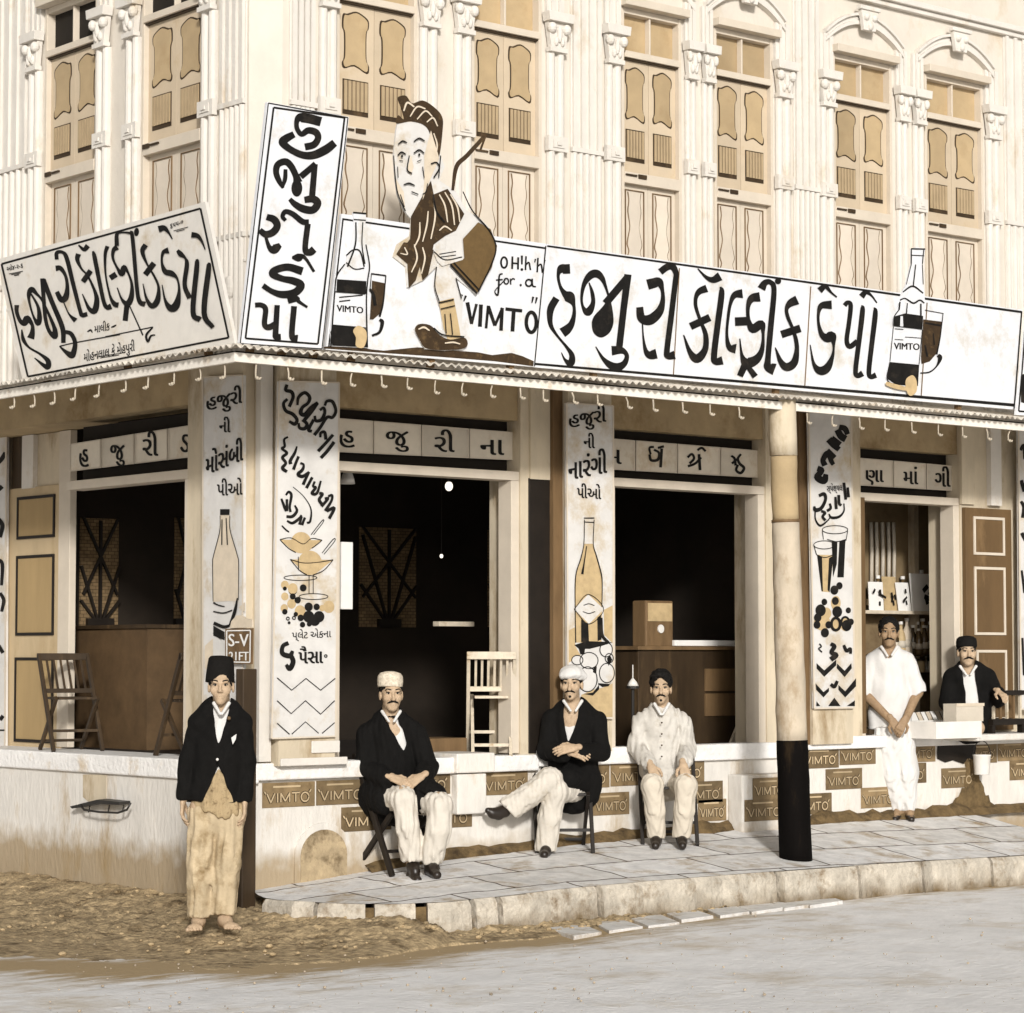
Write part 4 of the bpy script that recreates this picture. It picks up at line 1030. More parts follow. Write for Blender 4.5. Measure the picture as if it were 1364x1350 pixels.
p.st("495,590,54 655,515,54", straight=True).st("863,550,62 975,545,62", straight=True).st("950,895,52 903,1000,46", straight=True).st("965,915,34 1030,1005,46", straight=True).ell(1218, 215, 26, 26)
p.crop(1020, 360, 8.4375).sts("""
355,335,92 275,375,72 235,440,38 250,530,36 300,650,32 340,780,40 350,900,46 320,1040,76 240,1090,82 170,1030,52 108,870,10
742,390,86 630,400,62 595,480,32 595,600,28 630,720,52 690,762,90 745,745,90 765,850,24 750,970,36 690,1100,82 610,1130,82 540,1050,32 500,840,8
605,230,66 670,185,46 735,250,22 800,305,14
885,400,46 920,365,42 955,400,46 935,600,46 910,790,46 945,860,52 1030,800,52
1080,395,12 1088,460,50 1050,790,50 1010,1120,48 1030,1190,46 1090,1160,62
1220,420,12 1232,490,50 1195,810,50 1160,1130,48 1180,1200,46 1240,1180,56
1075,300,62 1125,250,46 1190,290,22 1250,370,14
""")
p.st("175,725,76 390,655,76", straight=True)
p.build('lettering', M['ink'], S4)
p = Paint(R_, .9995)
for x in (905, 1080, 1235): p.st([(x, 328 + (x - 728) * .139 + 5, .7), (x - 8, 489 + (x - 712) * .0875 - 5, .7)], straight=True)
p.build('board_seam', M['wood'], S4)
T4 = (1170, 320, 6.43)
drink(T4, 1.014, S4, "280,75 330,60 402,75 392,130 378,210 378,280 388,400 400,520 384,640 380,760 352,1060 335,1250 300,1325 240,1270 72,1222 76,1150 105,900 130,730 136,655 175,600 188,500 205,440 235,390 262,280 285,205",
      ["280,75,12 402,78,12", "282,130,8 392,135,8", "284,80,8 284,200,8", "390,80,8 378,205,8", "320,210,10 300,390,10", "285,200,6 240,380,6", "378,210,6 385,380,6", "210,445,10 295,395,14 385,455,10", "185,515,12 230,500,10 300,540,14 355,515,12 395,540,10", "185,530,14 178,600,12", "250,540,8 240,640,10", "365,545,12 365,660,14", "140,760,6 215,765,6", "230,830,5 365,840,5", "140,850,5 215,855,5", "130,735,6 375,765,6", "130,740,6 100,1040,6", "378,765,6 350,1065,6", "175,600,9 138,655,9 130,735,9", "100,1045,9 76,1190,9 140,1245,9", "346,1068,9 335,1250,9", "150,700,8 160,735,8", "108,1060,6 108,1180,8"],
      ["136,655 230,628 384,650 378,762 215,748 212,650 190,650 186,740 130,732"], None, ["100,1045 345,1068 335,1252 150,1240 80,1190 80,1150"], None,
      "385,680 550,700 535,800 500,970 440,1040 370,1062 365,1000", ["400,600,6 560,630,6", "555,630,6 530,830,10 500,980,14", "400,710,14 545,735,16", "510,985,30 530,1010,36 500,1080,14 440,1130,12 360,1140,10", "470,800,10 480,900,12", "400,900,12 420,1000,16"],
      ["280,1160 235,1200 240,1290 275,1335 325,1300 330,1220 310,1170", "72,1215 150,1235 245,1262 245,1290 150,1275 70,1245"], ("VIMTO", 135, 935, 352, 942, 58))
# ---- next shop's sign, only its edge in view
S5, b5 = sign('shop_sign', 'edge of the next white sign just past the far end of the longest sign', R_, [(1368, 425), (1500, 446), (1490, 562), (1354, 553)], 1.06, M['signw'], posts=False)
p = Paint(R_, 1.06); p.st([(1366, 440, 2), (1357, 548, 2)], straight=True).st([(1357, 548, 2.4), (1490, 558, 2.4)], straight=True).poly("1360,500 1370,496 1374,540 1360,536"); p.build('lettering', M['ink'], S5)

# ================================================================== upright banner boards on the pilasters
def banner(label, F, quad, p, m='bann'):
    t, b = sign('banner_board', label, F, quad, p, M[m], .028, posts=False, cat='banner')
    q = Paint(F, p); border(q, quad, 2.0); q.build('edge', M['frame'], t)
    return t
# orange juice banner by the left-hand opening
B1 = banner('narrow painted banner of a pale tan bottle behind the boy in the fez', L_, [(270, 503), (323, 500), (323, 985), (270, 983)], .125)
p = Paint(L_, .125).crop(265, 500, 6.75)
p.text("હજુરી", 70, 320, 385, 250, 135, 4, px=.5); p.text("ની", 185, 515, 280, 515, 115, 3, px=.5); p.text("મોસંબી", 65, 900, 395, 765, 175, 4, px=.5); p.text("પીઓ", 165, 1085, 390, 1075, 125, 3, px=.45)
p.crop(265, 670, 5.87); p.poly("165,50 240,50 238,95 165,95"); p.st("165,100,5 162,220,6 112,420,6 106,480,6 110,770,5").st("240,100,5 243,210,6 300,410,6 310,480,6 308,760,5").st("180,130,8 178,330,9").st("212,120,8 222,330,9")
p.sts("112,780,14 150,800,10 200,812,8\n112,850,10 190,862,10 260,840,10\n115,940,26 190,970,26 240,960,18\n118,1010,30 170,1050,30 200,1045,26\n300,745,10 280,850,26 240,960,18"); p.poly("112,960 112,1040 200,1075 200,1010")
p.build('lettering', M['ink'], B1)
p = Paint(L_, .1245).crop(265, 670, 5.87); p.poly("165,95 240,95 243,210 300,410 310,480 308,765 110,775 106,480 112,420 162,220"); p.poly("45,1120 110,1060 110,1300 45,1300"); p.poly("310,820 360,775 358,850"); p.build('painted_bottle', M['ltan'], B1)
# ices banner at the corner
B2 = banner('white painted banner of two ice cream glasses over thin zigzag lines', R_, [(372, 508), (452, 510), (447, 981), (362, 984)], .14)
p = Paint(R_, .14).crop(360, 500, 6.75); p.k = 1.3
p.sts("""
150,85,22 140,135,24 190,150,26 205,200,24 170,285,24
155,215,20 120,255,22 140,320,24 200,350,26 240,400,24 220,440,26 170,415,18
245,270,16 255,200,22 310,158,24 355,200,24 340,250,22 290,290,24 275,340,30 310,355,28 370,290,26 428,245,20
425,250,24 370,330,24 310,400,26
290,400,24 330,440,24 310,480,26 265,475,22 255,430,16
445,315,18 480,295,20 490,340,22 460,400,24 410,410,22 400,365,18
390,400,22 345,490,24 375,505,20
490,275,18 510,235,20 560,240,24 590,320,22 560,380,22 510,380,22 450,470,22 395,540,24
450,560,16 455,520,20 490,515,22 500,580,22
565,535,22 500,610,22 430,685,24
575,600,24 515,680,24 455,745,24
160,555,14 125,580,16 130,640,18 105,660,18 150,700,20 110,740,22 140,790,20 110,835,24 150,870,22
240,640,12 220,700,20 180,770,24 185,800,24
255,730,20 230,790,20 208,850,22
270,790,16 300,805,16 290,850,22 250,890,24 290,910,24 350,870,16
352,870,14 320,930,20 295,985,22
378,918,20 350,970,20 325,1015,22
400,955,16 385,1000,16 410,1010,18 375,1060,22 420,1060,20 455,950,14
440,1060,20 470,1070,20 440,1120,22 475,1172,22
490,1110,18 520,1110,18 460,1180,22
520,1090,16 555,1080,18 550,1130,18 495,1220,22
508,1222,20 575,1195,22 530,1290,22
100,1110,14 130,1190,20 145,1222,18
150,1115,18 150,1170,18 150,1222,20
140,1080,14 165,1050,18 190,1080,20 175,1180,18 182,1232,18
220,1170,12 240,1220,20 200,1270,22 145,1272,20
150,1310,14 200,1330,20 260,1290,20 282,1258,14
282,1270,18 272,1310,18 262,1345,20
312,1280,18 298,1315,18 285,1350,20
205,1005,5 300,1090,6 365,1200,10 360,1310,16 330,1330,16
""")
p.crop(355, 680, 6.14)
p.text("પ્લેટ એકના", 210, 1052, 528, 1038, 62, 2); p.text("પૈસા", 265, 1255, 460, 1250, 115, 4, px=.5); p.ring(485, 1192, 10, 10, 7)
p.sts("180,1085,26 135,1110,26 130,1170,30 190,1190,32 215,1150,20\n200,1185,28 218,1240,32 190,1295,32 160,1262,20")
p.sts("125,125,8 160,160,10 185,178,8\n110,240,6 200,225,4 300,275,4 370,230,4 455,245,6\n110,240,5 180,310,5 240,345,6\n455,245,5 400,290,5 370,310,5\n195,402,6 300,430,4 420,425,4 545,405,6\n195,402,5 270,490,5 330,528,6\n545,405,5 470,490,5 380,530,6\n260,380,5 262,490,5\n348,530,5 348,680,5\n382,530,5 382,680,5\n365,200,5 455,85,6 462,100,5 385,200,5\n455,350,5 545,238,6 556,255,5 470,360,5")
p.ring(278, 552, 135, 22, 5).ring(385, 706, 118, 24, 5)
for x, y, r in ((215, 655, 36), (300, 635, 28), (150, 640, 16), (215, 705, 24), (150, 830, 22), (255, 735, 26), (345, 790, 34), (410, 790, 26), (345, 870, 46), (430, 870, 44), (395, 900, 44), (280, 880, 26), (240, 850, 18), (295, 935, 22), (350, 930, 20), (185, 920, 12)): p.ell(x, y, r, r * 1.05)
for x, y in ((175, 885), (225, 880)): p.ring(x, y, 12, 12, 6)
p.k = 1.0; p.crop(330, 850, 2.728)
for z in ("107,145 160,190 212,147 265,190 318,147", "107,228 158,275 210,228 265,277 316,228", "107,310 152,350", "160,350 210,305 258,347", "270,347 316,308"):
    p.st([(*map(float, q.split(',')), 3.6) for q in z.split()], straight=True)
p.build('lettering', M['ink'], B2)
p = Paint(R_, .1385).crop(355, 680, 6.14)
p.ell(283, 265, 84, 88).ell(355, 430, 98, 100); p.poly("110,240 455,245 330,345 230,345"); p.poly("195,402 545,405 390,528 330,528")
for x, y, r in ((150, 610, 32), (150, 705, 30), (205, 765, 36), (145, 800, 30), (275, 825, 44), (510, 790, 46), (455, 800, 24), (215, 640, 40)): p.ell(x, y, r, r * 1.1)
p.build('painted_ices', M['tanp'], B2)
# orange banner
B3 = banner('narrow painted banner of a tan bottle with a white diamond label above fruit', R_, [(755, 537), (817, 541), (817, 957), (757, 957)], .14)
p = Paint(R_, .14).crop(740, 530, 8.433)
p.text("હજુરી", 155, 340, 565, 270, 165, 4, px=.5); p.text("ની", 320, 565, 440, 570, 140, 3, px=.5); p.text("નારંગી", 150, 930, 575, 845, 230, 4, px=.5); p.text("પીઓ", 245, 1125, 510, 1140, 135, 3, px=.45)
p.crop(740, 680, 4.82); p.sts("182,50,7 250,50,8\n185,75,6 248,78,6\n186,60,5 182,215,5 162,310,7 130,420,7 126,600,6 130,850,7\n248,60,5 243,215,5 262,290,7 292,400,8 300,470,6 298,620,5\n200,230,6 185,330,8 172,410,16\n120,635,4 210,540,5 310,635,4 215,730,5 120,635,4\n180,610,4 215,600,5 250,612,4\n175,650,4 215,662,5 255,650,4\n295,690,14 300,800,20 340,850,18")
p.poly("165,700 210,730 215,850 165,845"); p.poly("268,690 292,670 295,830 270,840"); p.poly("120,865 200,840 340,845 365,850 300,870 220,890 150,890")
for q in ((330, 1045, 48, 62), (215, 965, 58, 52), (140, 962, 36, 30), (325, 895, 40, 46), (205, 1085, 62, 80), (345, 950, 26, 30)): p.ring(*q, 6)
p.poly("265,1060 275,1110 345,1115 360,1100 340,1130 300,1135 280,1120 240,1170 180,1180 240,1190 280,1150"); p.poly("330,950 350,930 365,960 340,1000"); p.poly("245,1010 265,1000 262,1050 240,1040"); p.poly("150,890 190,885 185,925 160,925")
p.build('lettering', M['ink'], B3)
p = Paint(R_, .1385).crop(740, 680, 4.82)
p.poly("185,215 243,215 262,290 292,400 300,470 298,620 295,850 130,850 126,600 130,420 162,310"); p.poly("76,775 126,750 126,870 160,930 76,985"); p.poly("370,608 310,640 312,800 370,858"); p.poly("165,1185 250,1150 300,1140 370,1110 370,1328 165,1328"); p.build('painted_bottle', M['tanp'], B3)
p = Paint(R_, .1392).crop(740, 680, 4.82); p.poly("120,635 210,540 310,635 215,730")
for x, y, a, b in ((330, 1045, 48, 62), (215, 965, 58, 52), (325, 895, 40, 46), (140, 962, 36, 30), (205, 1085, 60, 78)): p.ell(x, y, a * .95, b * .95)
p.build('painted_fruit', M['bann'], B3)
# drinks banner
B4 = banner('narrow painted banner of two tall dark drinks over bold black chevrons', R_, [(1077.5, 549), (1134, 553), (1138.5, 943), (1085, 944)], .12)
p = Paint(R_, .12).crop(1070, 550, 7.94); p.k = 1.2
p.sts("""
150,590,52 200,610,42 150,680,62 220,720,62 240,650,42
230,560,52 210,500,46 260,430,52 300,520,42 320,550,36
250,400,52 330,480,52
270,280,62 320,340,56 380,390,46
300,270,52 390,340,52
360,180,56 400,250,62 450,280,62
380,150,42 440,170,52 470,230,42
165,880,28 220,860,32 235,920,28 190,1010,32 130,1030,36 115,990,20
125,1040,12 130,1130,14 180,1195,20 260,1140,12 280,1110,10
190,1040,24 230,1060,26 205,1100,24 235,1140,26
280,960,20 290,1010,24 250,1040,26
340,890,20 345,960,26 350,1020,26
375,870,26 380,960,26 405,980,22
430,740,26 440,830,26 450,920,24
470,790,22 475,850,26 480,895,26
430,960,10 430,1040,14 380,1100,22 300,1110,24 270,1070,10
""")
p.text("સ્પેશ્યલ", 250, 835, 415, 825, 70, 2)
p.crop(1070, 690, 5.19); p.ring(220, 82, 88, 28, 4).ring(145, 187, 72, 28, 4)
p.sts("132,90,4 140,150,4\n308,90,4 295,160,4\n75,195,4 92,255,4\n218,195,4 210,255,4\n90,255,5 150,275,5 210,255,5\n165,150,5 230,165,5 295,150,5")
p.poly("196,155 236,165 232,320 206,412"); p.poly("250,165 292,150 280,412 236,412 240,330"); p.poly("95,255 130,275 136,510 126,505"); p.poly("178,280 208,260 182,515 168,500")
for x, y, r in ((250, 470, 22), (146, 582, 20), (215, 500, 28), (120, 640, 36), (235, 650, 34), (312, 640, 18), (150, 795, 28), (95, 740, 24), (175, 740, 22), (300, 745, 34), (222, 575, 24), (330, 720, 20), (100, 690, 26)): p.ell(x, y, r, r * 1.15)
p.ring(225, 735, 30, 42, 16).ring(290, 720, 26, 34, 12)
p.sts("190,870,20 215,890,26 195,930,24 228,950,28 190,980,30\n112,870,8 125,890,8 108,905,8 130,930,8\n280,880,16 300,920,20 325,905,18 328,940,16\n190,1150,18 215,1167,22 236,1128,18")
p.poly("92,1005 145,1055 228,980 228,1020 145,1100 92,1042"); p.poly("235,1008 286,1058 332,1005 336,1040 286,1102 230,1038"); p.poly("85,1145 140,1205 178,1175 178,1200 140,1242 90,1190"); p.poly("243,1155 290,1200 365,1108 365,1165 290,1242 243,1190"); p.poly("172,1302 215,1243 258,1302"); p.poly("90,1302 92,1268 118,1302"); p.poly("300,1302 357,1262 357,1302")
p.build('lettering', M['ink'], B4)
p = Paint(R_, .1185).crop(1070, 690, 5.19); p.poly("95,255 210,258 182,515 126,510"); p.ell(130, 720, 56, 60).ell(225, 735, 42, 54).ell(160, 660, 34, 40).ell(295, 735, 42, 50).ell(225, 590, 34, 50); p.build('painted_drinks', M['tanp'], B4)
# banners only half in view at the picture's two ends
B5 = banner('white lettered board beyond the brown panelled door leaf', R_, [(1357, 572), (1420, 576), (1424, 945), (1360, 945)], .12)
p = Paint(R_, .12); p.sts("1359,600,4 1364,594,5 1366,612,6\n1360,640,5 1365,655,6\n1360,668,4 1364,676,5 1362,690,4\n1361,710,5 1366,720,5\n1361,760,3 1365,790,4\n1362,850,3 1364,900,3"); p.build('lettering', M['ink'], B5)
B0 = banner('white lettered board beyond the pale panelled door leaf', L_, [(-40, 575), (8, 568), (6, 1003), (-40, 1003)], RB + .09)
p = Paint(L_, RB + .09); p.sts("-6,620,5 2,612,6 7,603,5\n-4,655,5 3,648,6\n-4,690,6 3,700,6 0,716,5\n-3,745,4 3,752,5 2,780,4\n0,790,4 5,800,5 2,815,4\n-2,860,5 4,870,5\n0,955,7 4,958,7"); p.st([(-20, 973, 2), (6, 973, 2)], straight=True); p.build('lettering', M['ink'], B0)

# ================================================================== lettered transom panels
def transom(label, F, T, xs, top, bot, p, letters):
    x0, y0, sc = T
    def yy(l, x): return l[1] + (l[3] - l[1]) * (x - l[0]) / (l[2] - l[0])
    cx = (xs[0][0] + xs[-1][1]) / 2
    t = thing('transom_sign', label, 'sign', F.px(x0 + cx / sc, y0 + yy(bot, cx) / sc, p), 'lettered strips over the shop openings')
    for (a, b), lt in zip(xs, letters):
        q = [(x0 + x / sc, y0 + yy(l, x) / sc) for x, l in ((a, top), (b, top), (b, bot), (a, bot))]
        pb = board(F, q, p, .012, M['panel'], t, 'letter_panel')
        pt = Paint(F, p); border(pt, [(q[0][0] + .8, q[0][1] + .8), (q[1][0] - .8, q[1][1] + .8), (q[2][0] - .8, q[2][1] - .8), (q[3][0] + .8, q[3][1] - .8)], 1.3); pt.build('panel_edge', M['frame'], pb)
        if lt:
            pt = Paint(F, p + .0005).crop(*T); lt(pt) ; pt.build('letter', M['ink'], pb)
    return t
def gl(s, x, xe, y, h, b=4): return lambda pt: pt.text(s, x, y, xe, y, h, b, px=.5)
TL_ = (0, 480, 2.547)
transom('four lettered panels over the left opening', L_, TL_, [(235, 341), (345, 453), (457, 567), (571, 684)], (235, 285, 680, 215), (235, 378, 680, 325), -.10,
        [gl("હ", 270, 300, 362, 72), gl("જુ", 375, 422, 338, 60), gl("રી", 485, 535, 325, 68), gl("ડ", 612, 640, 312, 72)])
TR1 = (330, 480, 2.546)
transom('four lettered panels over the opening behind the man in the embroidered cap', R_, TR1, [(290, 425), (428, 588), (591, 750), (753, 910)], (313, 197, 910, 245), (313, 312, 910, 340), -.09,
        [gl("હ", 312, 362, 296, 68), gl("જુ", 470, 545, 290, 58), gl("રી", 635, 700, 312, 62), gl("ના", 790, 868, 322, 62)])
TR2 = (700, 500, 2.7)
def va(pt): pt.sts("450,285,8 446,262,8 462,258,8\n446,285,9 452,306,10 476,304,10 480,280,9 462,268,8\n476,262,8 498,256,9"); pt.st("490,264,10 486,332,10", straight=True)
def shre(pt): pt.sts("583,296,8 598,284,9 606,300,9 590,318,9\n584,328,9 610,318,9 632,296,8\n618,270,8 634,262,9 648,274,8"); pt.st("624,284,10 628,342,10", straight=True)
def shth(pt): pt.sts("740,290,8 752,300,9 756,325,9\n742,318,8 764,300,8\n775,284,8 764,300,9 770,318,10 786,334,10 774,352,10 758,342,9 764,322,9")
transom('four lettered panels over the opening behind the bareheaded seated man', R_, TR2, [(270, 394), (398, 545), (548, 700), (703, 852)], (315, 228, 852, 272), (315, 340, 852, 370), -.09,
        [gl("મ", 296, 344, 320, 62), va, shre, shth])
TR3 = (1030, 500, 2.7)
transom('three lettered panels over the bottle counter, nearest the brown door leaf', R_, TR3, [(262, 305), (308, 430), (433, 549), (552, 670)], (285, 295, 670, 328), (285, 395, 670, 418), -.09,
        [None, gl("ણા", 335, 396, 385, 52), gl("માં", 470, 520, 393, 56), gl("ગી", 582, 636, 402, 60)])

# ================================================================== tin plates on the plinth
class PaintM(Paint):                     # metres on the wall instead of pixels
    def P(s, x, y, p): return np.array(s.F.pt(x, p, y), float)
    def lift(s): s.i += 1; return s.p + .001 + s.i * .00006
def word_strokes(q, u, z, h, w, ww):
    k = w / 4.3
    def X(a): return u + a * k
    def ln(a, b, c, d): q.mb.bm.faces.ensure_lookup_table(); stM(q, [(X(a), z + b * h), (X(c), z + d * h)], ww)
    ln(.15, 1, .5, 0); ln(.5, 0, .85, 1); ln(1.1, 0, 1.1, 1); ln(1.4, 0, 1.4, 1); ln(1.4, 1, 1.8, .1); ln(1.8, .1, 2.2, 1); ln(2.2, 1, 2.2, 0); ln(2.4, 1, 3.1, 1); ln(2.75, 1, 2.75, 0)
    stM(q, [(X(3.6 + .35 * math.cos(t)), z + h * (.5 + .5 * math.sin(t))) for t in np.linspace(0, 2.03 * math.pi, 16)], ww)
    ln(-.08, 1.25, .05, .95); ln(4.0, 1.0, 4.15, 1.3)
def stM(q, pts, w):
    C = [np.array(a, float) for a in pts]; p = q.lift(); L1, L2 = [], []
    for i, c in enumerate(C):
        d = C[min(i + 1, len(C) - 1)] - C[max(i - 1, 0)]; d /= np.linalg.norm(d); n = np.array((-d[1], d[0])) * w / 2
        L1.append(q.mb.bm.verts.new(tuple(q.P(*(c + n), p)))); L2.append(q.mb.bm.verts.new(tuple(q.P(*(c - n), p))))
    for i in range(len(C) - 1): q.mb.bm.faces.new([L1[i], L1[i + 1], L2[i + 1], L2[i]])
PG = 'tin drink plates nailed along the plinth'
PW, PH = .425, .165
def plate(label, x, y, p=.0, end='l', w=PW, seed=0):
    """x, y: the plate's upper corner (left or right one) in pixels"""
    u, z1 = R_.uz(x, y, p + .006); u0 = u if end == 'l' else u - w; z0 = z1 - PH
    t = thing('tin_plate', label, 'advertising plate', R_.pt(u0 + w / 2, p, z0), PG)
    mb = MB(); mb.box(R_, u0, u0 + w, p + .001, p + .006, z0, z1); mb.build('sheet', M['plate'], t, bevel=.002)
    q = PaintM(R_, p + .006); word_strokes(q, u0 + .05 * w, z0 + .032, .062, w * .9, .021); q.build('letter_shadow', M['dwood'], t)
    q = PaintM(R_, p + .0085); word_strokes(q, u0 + .05 * w, z0 + .034, .060, w * .9, .0105); q.build('lettering', M['platel'], t)
    q = PaintM(R_, p + .006); stM(q, [(u0 + .2 * w, z0 + .137), (u0 + .72 * w, z0 + .137)], .012); q.build('small_line', M['platel'], t)
    return t
plate('tin plate nearest the dark corner post, top row', 349.6, 1043.5)
plate('tin plate of the top row behind the front legs of the embroidered cap man\'s chair', 421.5, 1040.5)
plate('tin plate of the second row between the A shaped chair legs near the corner', 454.8, 1076)
plate('tin plate at the foot of the little white pier, partly behind a trouser leg', 629, 1070, end='r')
plate('top row tin plate between the embroidered cap man and the little white pier', 600, 1026, end='r')
plate('top row tin plate behind the crossed knee of the man with crossed legs', 642, 1029)
plate('top row tin plate behind the man with crossed legs\'s black coat', 812, 1019, end='r')
plate('top row tin plate left of the bareheaded man\'s knees', 813.5, 1018)
plate('second row tin plate between the turbaned and the bareheaded men', 790, 1057, w=.36)
plate('top row tin plate hidden mostly by the coat of the embroidered cap man', 493, 1036)
plate('top row tin plate under the hip of the bareheaded man', 884, 1014)
plate('second row tin plate at the left foot of the step block', 930, 1066, w=.3)
plate('tin plate right of the bareheaded man, left of the step block', 963, 1040, end='r')
plate('upper tin plate on the step block', 1003, 1037, p=.162, w=.36)
plate('lower tin plate on the step block', 992, 1066, p=.162)
plate('top row tin plate touching the right edge of the pillar', 1117.5, 995, end='r')
plate('top row tin plate between the pillar\'s neighbour and the man in white', 1118.5, 992)
plate('second row tin plate set between two white squares right of the pillar', 1100, 1025)
plate('lowest tin plate right beside the black foot of the pillar', 1108, 1056, end='r')
plate('lowest tin plate behind the ankles of the man in white', 1147, 1050)
plate('top row tin plate right of the man in white', 1246, 988, end='r', p=.0)
plate('second row scrap of tin plate at the hip of the man in white', 1234, 1016, end='r')
plate('second row tin plate under the hanging drawer', 1254, 1024)
plate('top row tin plate behind the enamel bucket', 1328, 990, end='r')
plate('top row tin plate just right of the enamel bucket', 1329, 988.5)
plate('second row tin plate at the far right end', 1345, 1014)
# shop-marker plate on the corner
SV, _ = sign('enamel_sign', 'small brown enamel sign reading S-V 21FT on the corner beside the boy', L_, [(300, 838), (336, 837), (335, 885), (300, 884)], .16, M['wood'], .012, posts=False)
p = Paint(L_, .16); border(p, [(302, 840.5), (333.5, 840), (332.8, 882.5), (302, 882)], 1.6); p.text("S-V", 304.5, 861, 331, 861, 17, 3, px=.35); p.text("21FT", 305, 880, 331, 880, 12, 3, px=.3); p.build('lettering', M['rim'], SV)
mb = MB(); mb.prism(L_, [L_.uz(x, y, .158) for x, y in ((306, 837), (308, 828), (315, 820), (322, 820), (328, 824), (336, 826), (336, 836))], .148, .158); mb.build('mounting_plate', M['ltan'], SV)
# ================================================================== pillar at the kerb
MAT_BULB = bpy.data.materials.new('lit_bulb'); MAT_BULB.use_nodes = True
_b = MAT_BULB.node_tree.nodes['Principled BSDF']; _b.inputs['Base Color'].default_value = (.8, .77, .7, 1); _b.inputs['Emission Color'].default_value = (1, .93, .8, 1); _b.inputs['Emission Strength'].default_value = 1.6
top, bot = onR(1041.5, 532, 1.13), onR(1060, 1152, 1.13)
bot[2] = pav(bot[0], 1.13) - .01; top[2] = 3.575
t = thing('pillar', 'tall round street pillar holding up the awning edge, limewashed above a black tarred foot', 'pillar', bot)
def along(z): f = (z - bot[2]) / (top[2] - bot[2]); return bot + (top - bot) * f
zb_ = onR(1060, 986, 1.13)[2]
def seg(z0, z1, r0, r1, name, m, par, n=10):
    mb = MB(); Zs = np.linspace(z0, z1, n); mb.tube([along(z) + np.array((.004 * rough(z * 3, 1), .004 * rough(z * 4, 5), 0)) for z in Zs], [r0 + (r1 - r0) * (z - z0) / (z1 - z0) + .002 * rough(z * 9, 2) for z in Zs], 28); return mb.build(name, m, par, smooth=True)
seg(bot[2], zb_ - .002, .119, .113, 'tarred_foot', M['pillarb'], t)
seg(zb_, 2.70, .111, .099, 'shaft', M['pillarl'], t, 16); seg(2.70, 3.17, .096, .096, 'shaft_repair', M['wallp'], t)
mb = MB(); mb.tube([along(3.175), along(3.30), along(3.44), along(3.575)], [.1, .101, .1, .1], 28); mb.build('pillar_head', M['jamb'], t, smooth=True)
mb = MB(); mb.tube([along(2.69), along(2.71)], [.102, .102], 28); mb.build('collar', M['wood'], t, smooth=True)

# ================================================================== folding chairs
def folding_chair(label, loc, rz, m, W=.40, slats=6, group='wooden folding chairs', s=1.0, hb=.76):
    t = thing('folding_chair', label, 'chair', loc, group, world_built=False, rotz=rz)
    t.scale = (s, s, s); h = W / 2
    for sx in (-1, 1):
        mb = MB(); mb.bar((sx * h, -.21, 0), (sx * h, .20, hb), .026, .042, (1, 0, 0)); mb.build('long_leg', m, t, bevel=.003)
        mb = MB(); mb.bar((sx * (h - .03), .24, 0), (sx * (h - .03), -.17, .42), .024, .038, (1, 0, 0)); mb.build('short_leg', m, t, bevel=.003)
    mb = MB()
    for k in range(5): mb.lbox(-h + .045, h - .045, -.20 + k * .072, -.20 + k * .072 + .062, .405, .424)
    mb.build('seat', m, t, bevel=.003)
    ya = lambda z: -.21 + .41 * z / hb
    mb = MB(); mb.lbox(-h - .013, h + .013, ya(hb) - .022, ya(hb) + .014, hb - .045, hb + .01); mb.build('top_rail', m, t, bevel=.004)
    mb = MB(); mb.lbox(-h + .013, h - .013, ya(.47) - .012, ya(.47) + .012, .455, .49)
    n = slats
    for k in range(n):
        x = -h + .03 + (W - .06) * (k + .5) / n; mb.bar((x, ya(.485), .485), (x, ya(hb - .045), hb - .045), .017, .009, (1, 0, 0))
    mb.build('backrest', m, t)
    mb = MB(); mb.bar((-h, ya(.16), .16), (h, ya(.16), .16), .022, .016); mb.build('stretcher', m, t)
    mb = MB(); mb.bar((-h + .03, .17, .075), (h - .03, .17, .075), .022, .016); mb.build('stretcher', m, t)
    return t
A40 = math.radians(-40)
q = onL(93, 1003, -.21); folding_chair('dark brown folding chair standing on the sill before the pale panelled door leaf', (q[0], q[1], 1.022), math.radians(-12), M['dwood'], s=.94)
q = onL(226, 1008, -.3); folding_chair('dark folding chair half hidden behind the boy, its slanting leg in the opening', (q[0] + .05, q[1] - .22, 1.016), math.radians(175), M['dwood'], s=.95)
q = onR(654, 1003, -.22); folding_chair('pale slatted folding chair standing empty in the middle opening', (q[0], q[1], 1.016), math.radians(142), M['lwood'], W=.33, slats=6, hb=.73)
q = onR(1022, 985, -.5); folding_chair('folding chair seen side on in the shadow of the opening beside the pillar', (q[0], q[1], 1.016), math.radians(-95), M['lwood'])

# ================================================================== small things outside
mb = MB()
pts = [(106, 1072), (112, 1068), (143, 1063), (175, 1066), (174, 1073), (160, 1082), (150, 1084), (118, 1080)]
c = onL(140, 1074, .06)
t = thing('iron_ledge', 'bent black iron ledge jutting from the pale plinth below the left opening', 'ledge', c)
P_ = lambda x, y, p: onL(x, y, p)
mb.extrude([P_(107, 1073, .0), P_(143, 1064, .0), P_(174, 1067, .0), P_(174, 1071, .0), P_(143, 1070, .0), P_(110, 1076, .0)], np.array((-.09, 0, -.005))); mb.build('plate', M['iron'], t, bevel=.004)
mb = MB(); mb.tube([P_(107, 1073, .09), P_(112, 1079, .10), P_(132, 1082, .11), P_(157, 1083, .11), P_(169, 1079, .10), P_(174, 1070, .09)], .008, 8); mb.build('rim', M['iron'], t, smooth=True)
mb = MB()
for x in (120, 146, 165): mb.tube([P_(x, 1073, .05), P_(x - 2, 1082, .10)], .005, 6)
mb.build('stay', M['iron'], t)
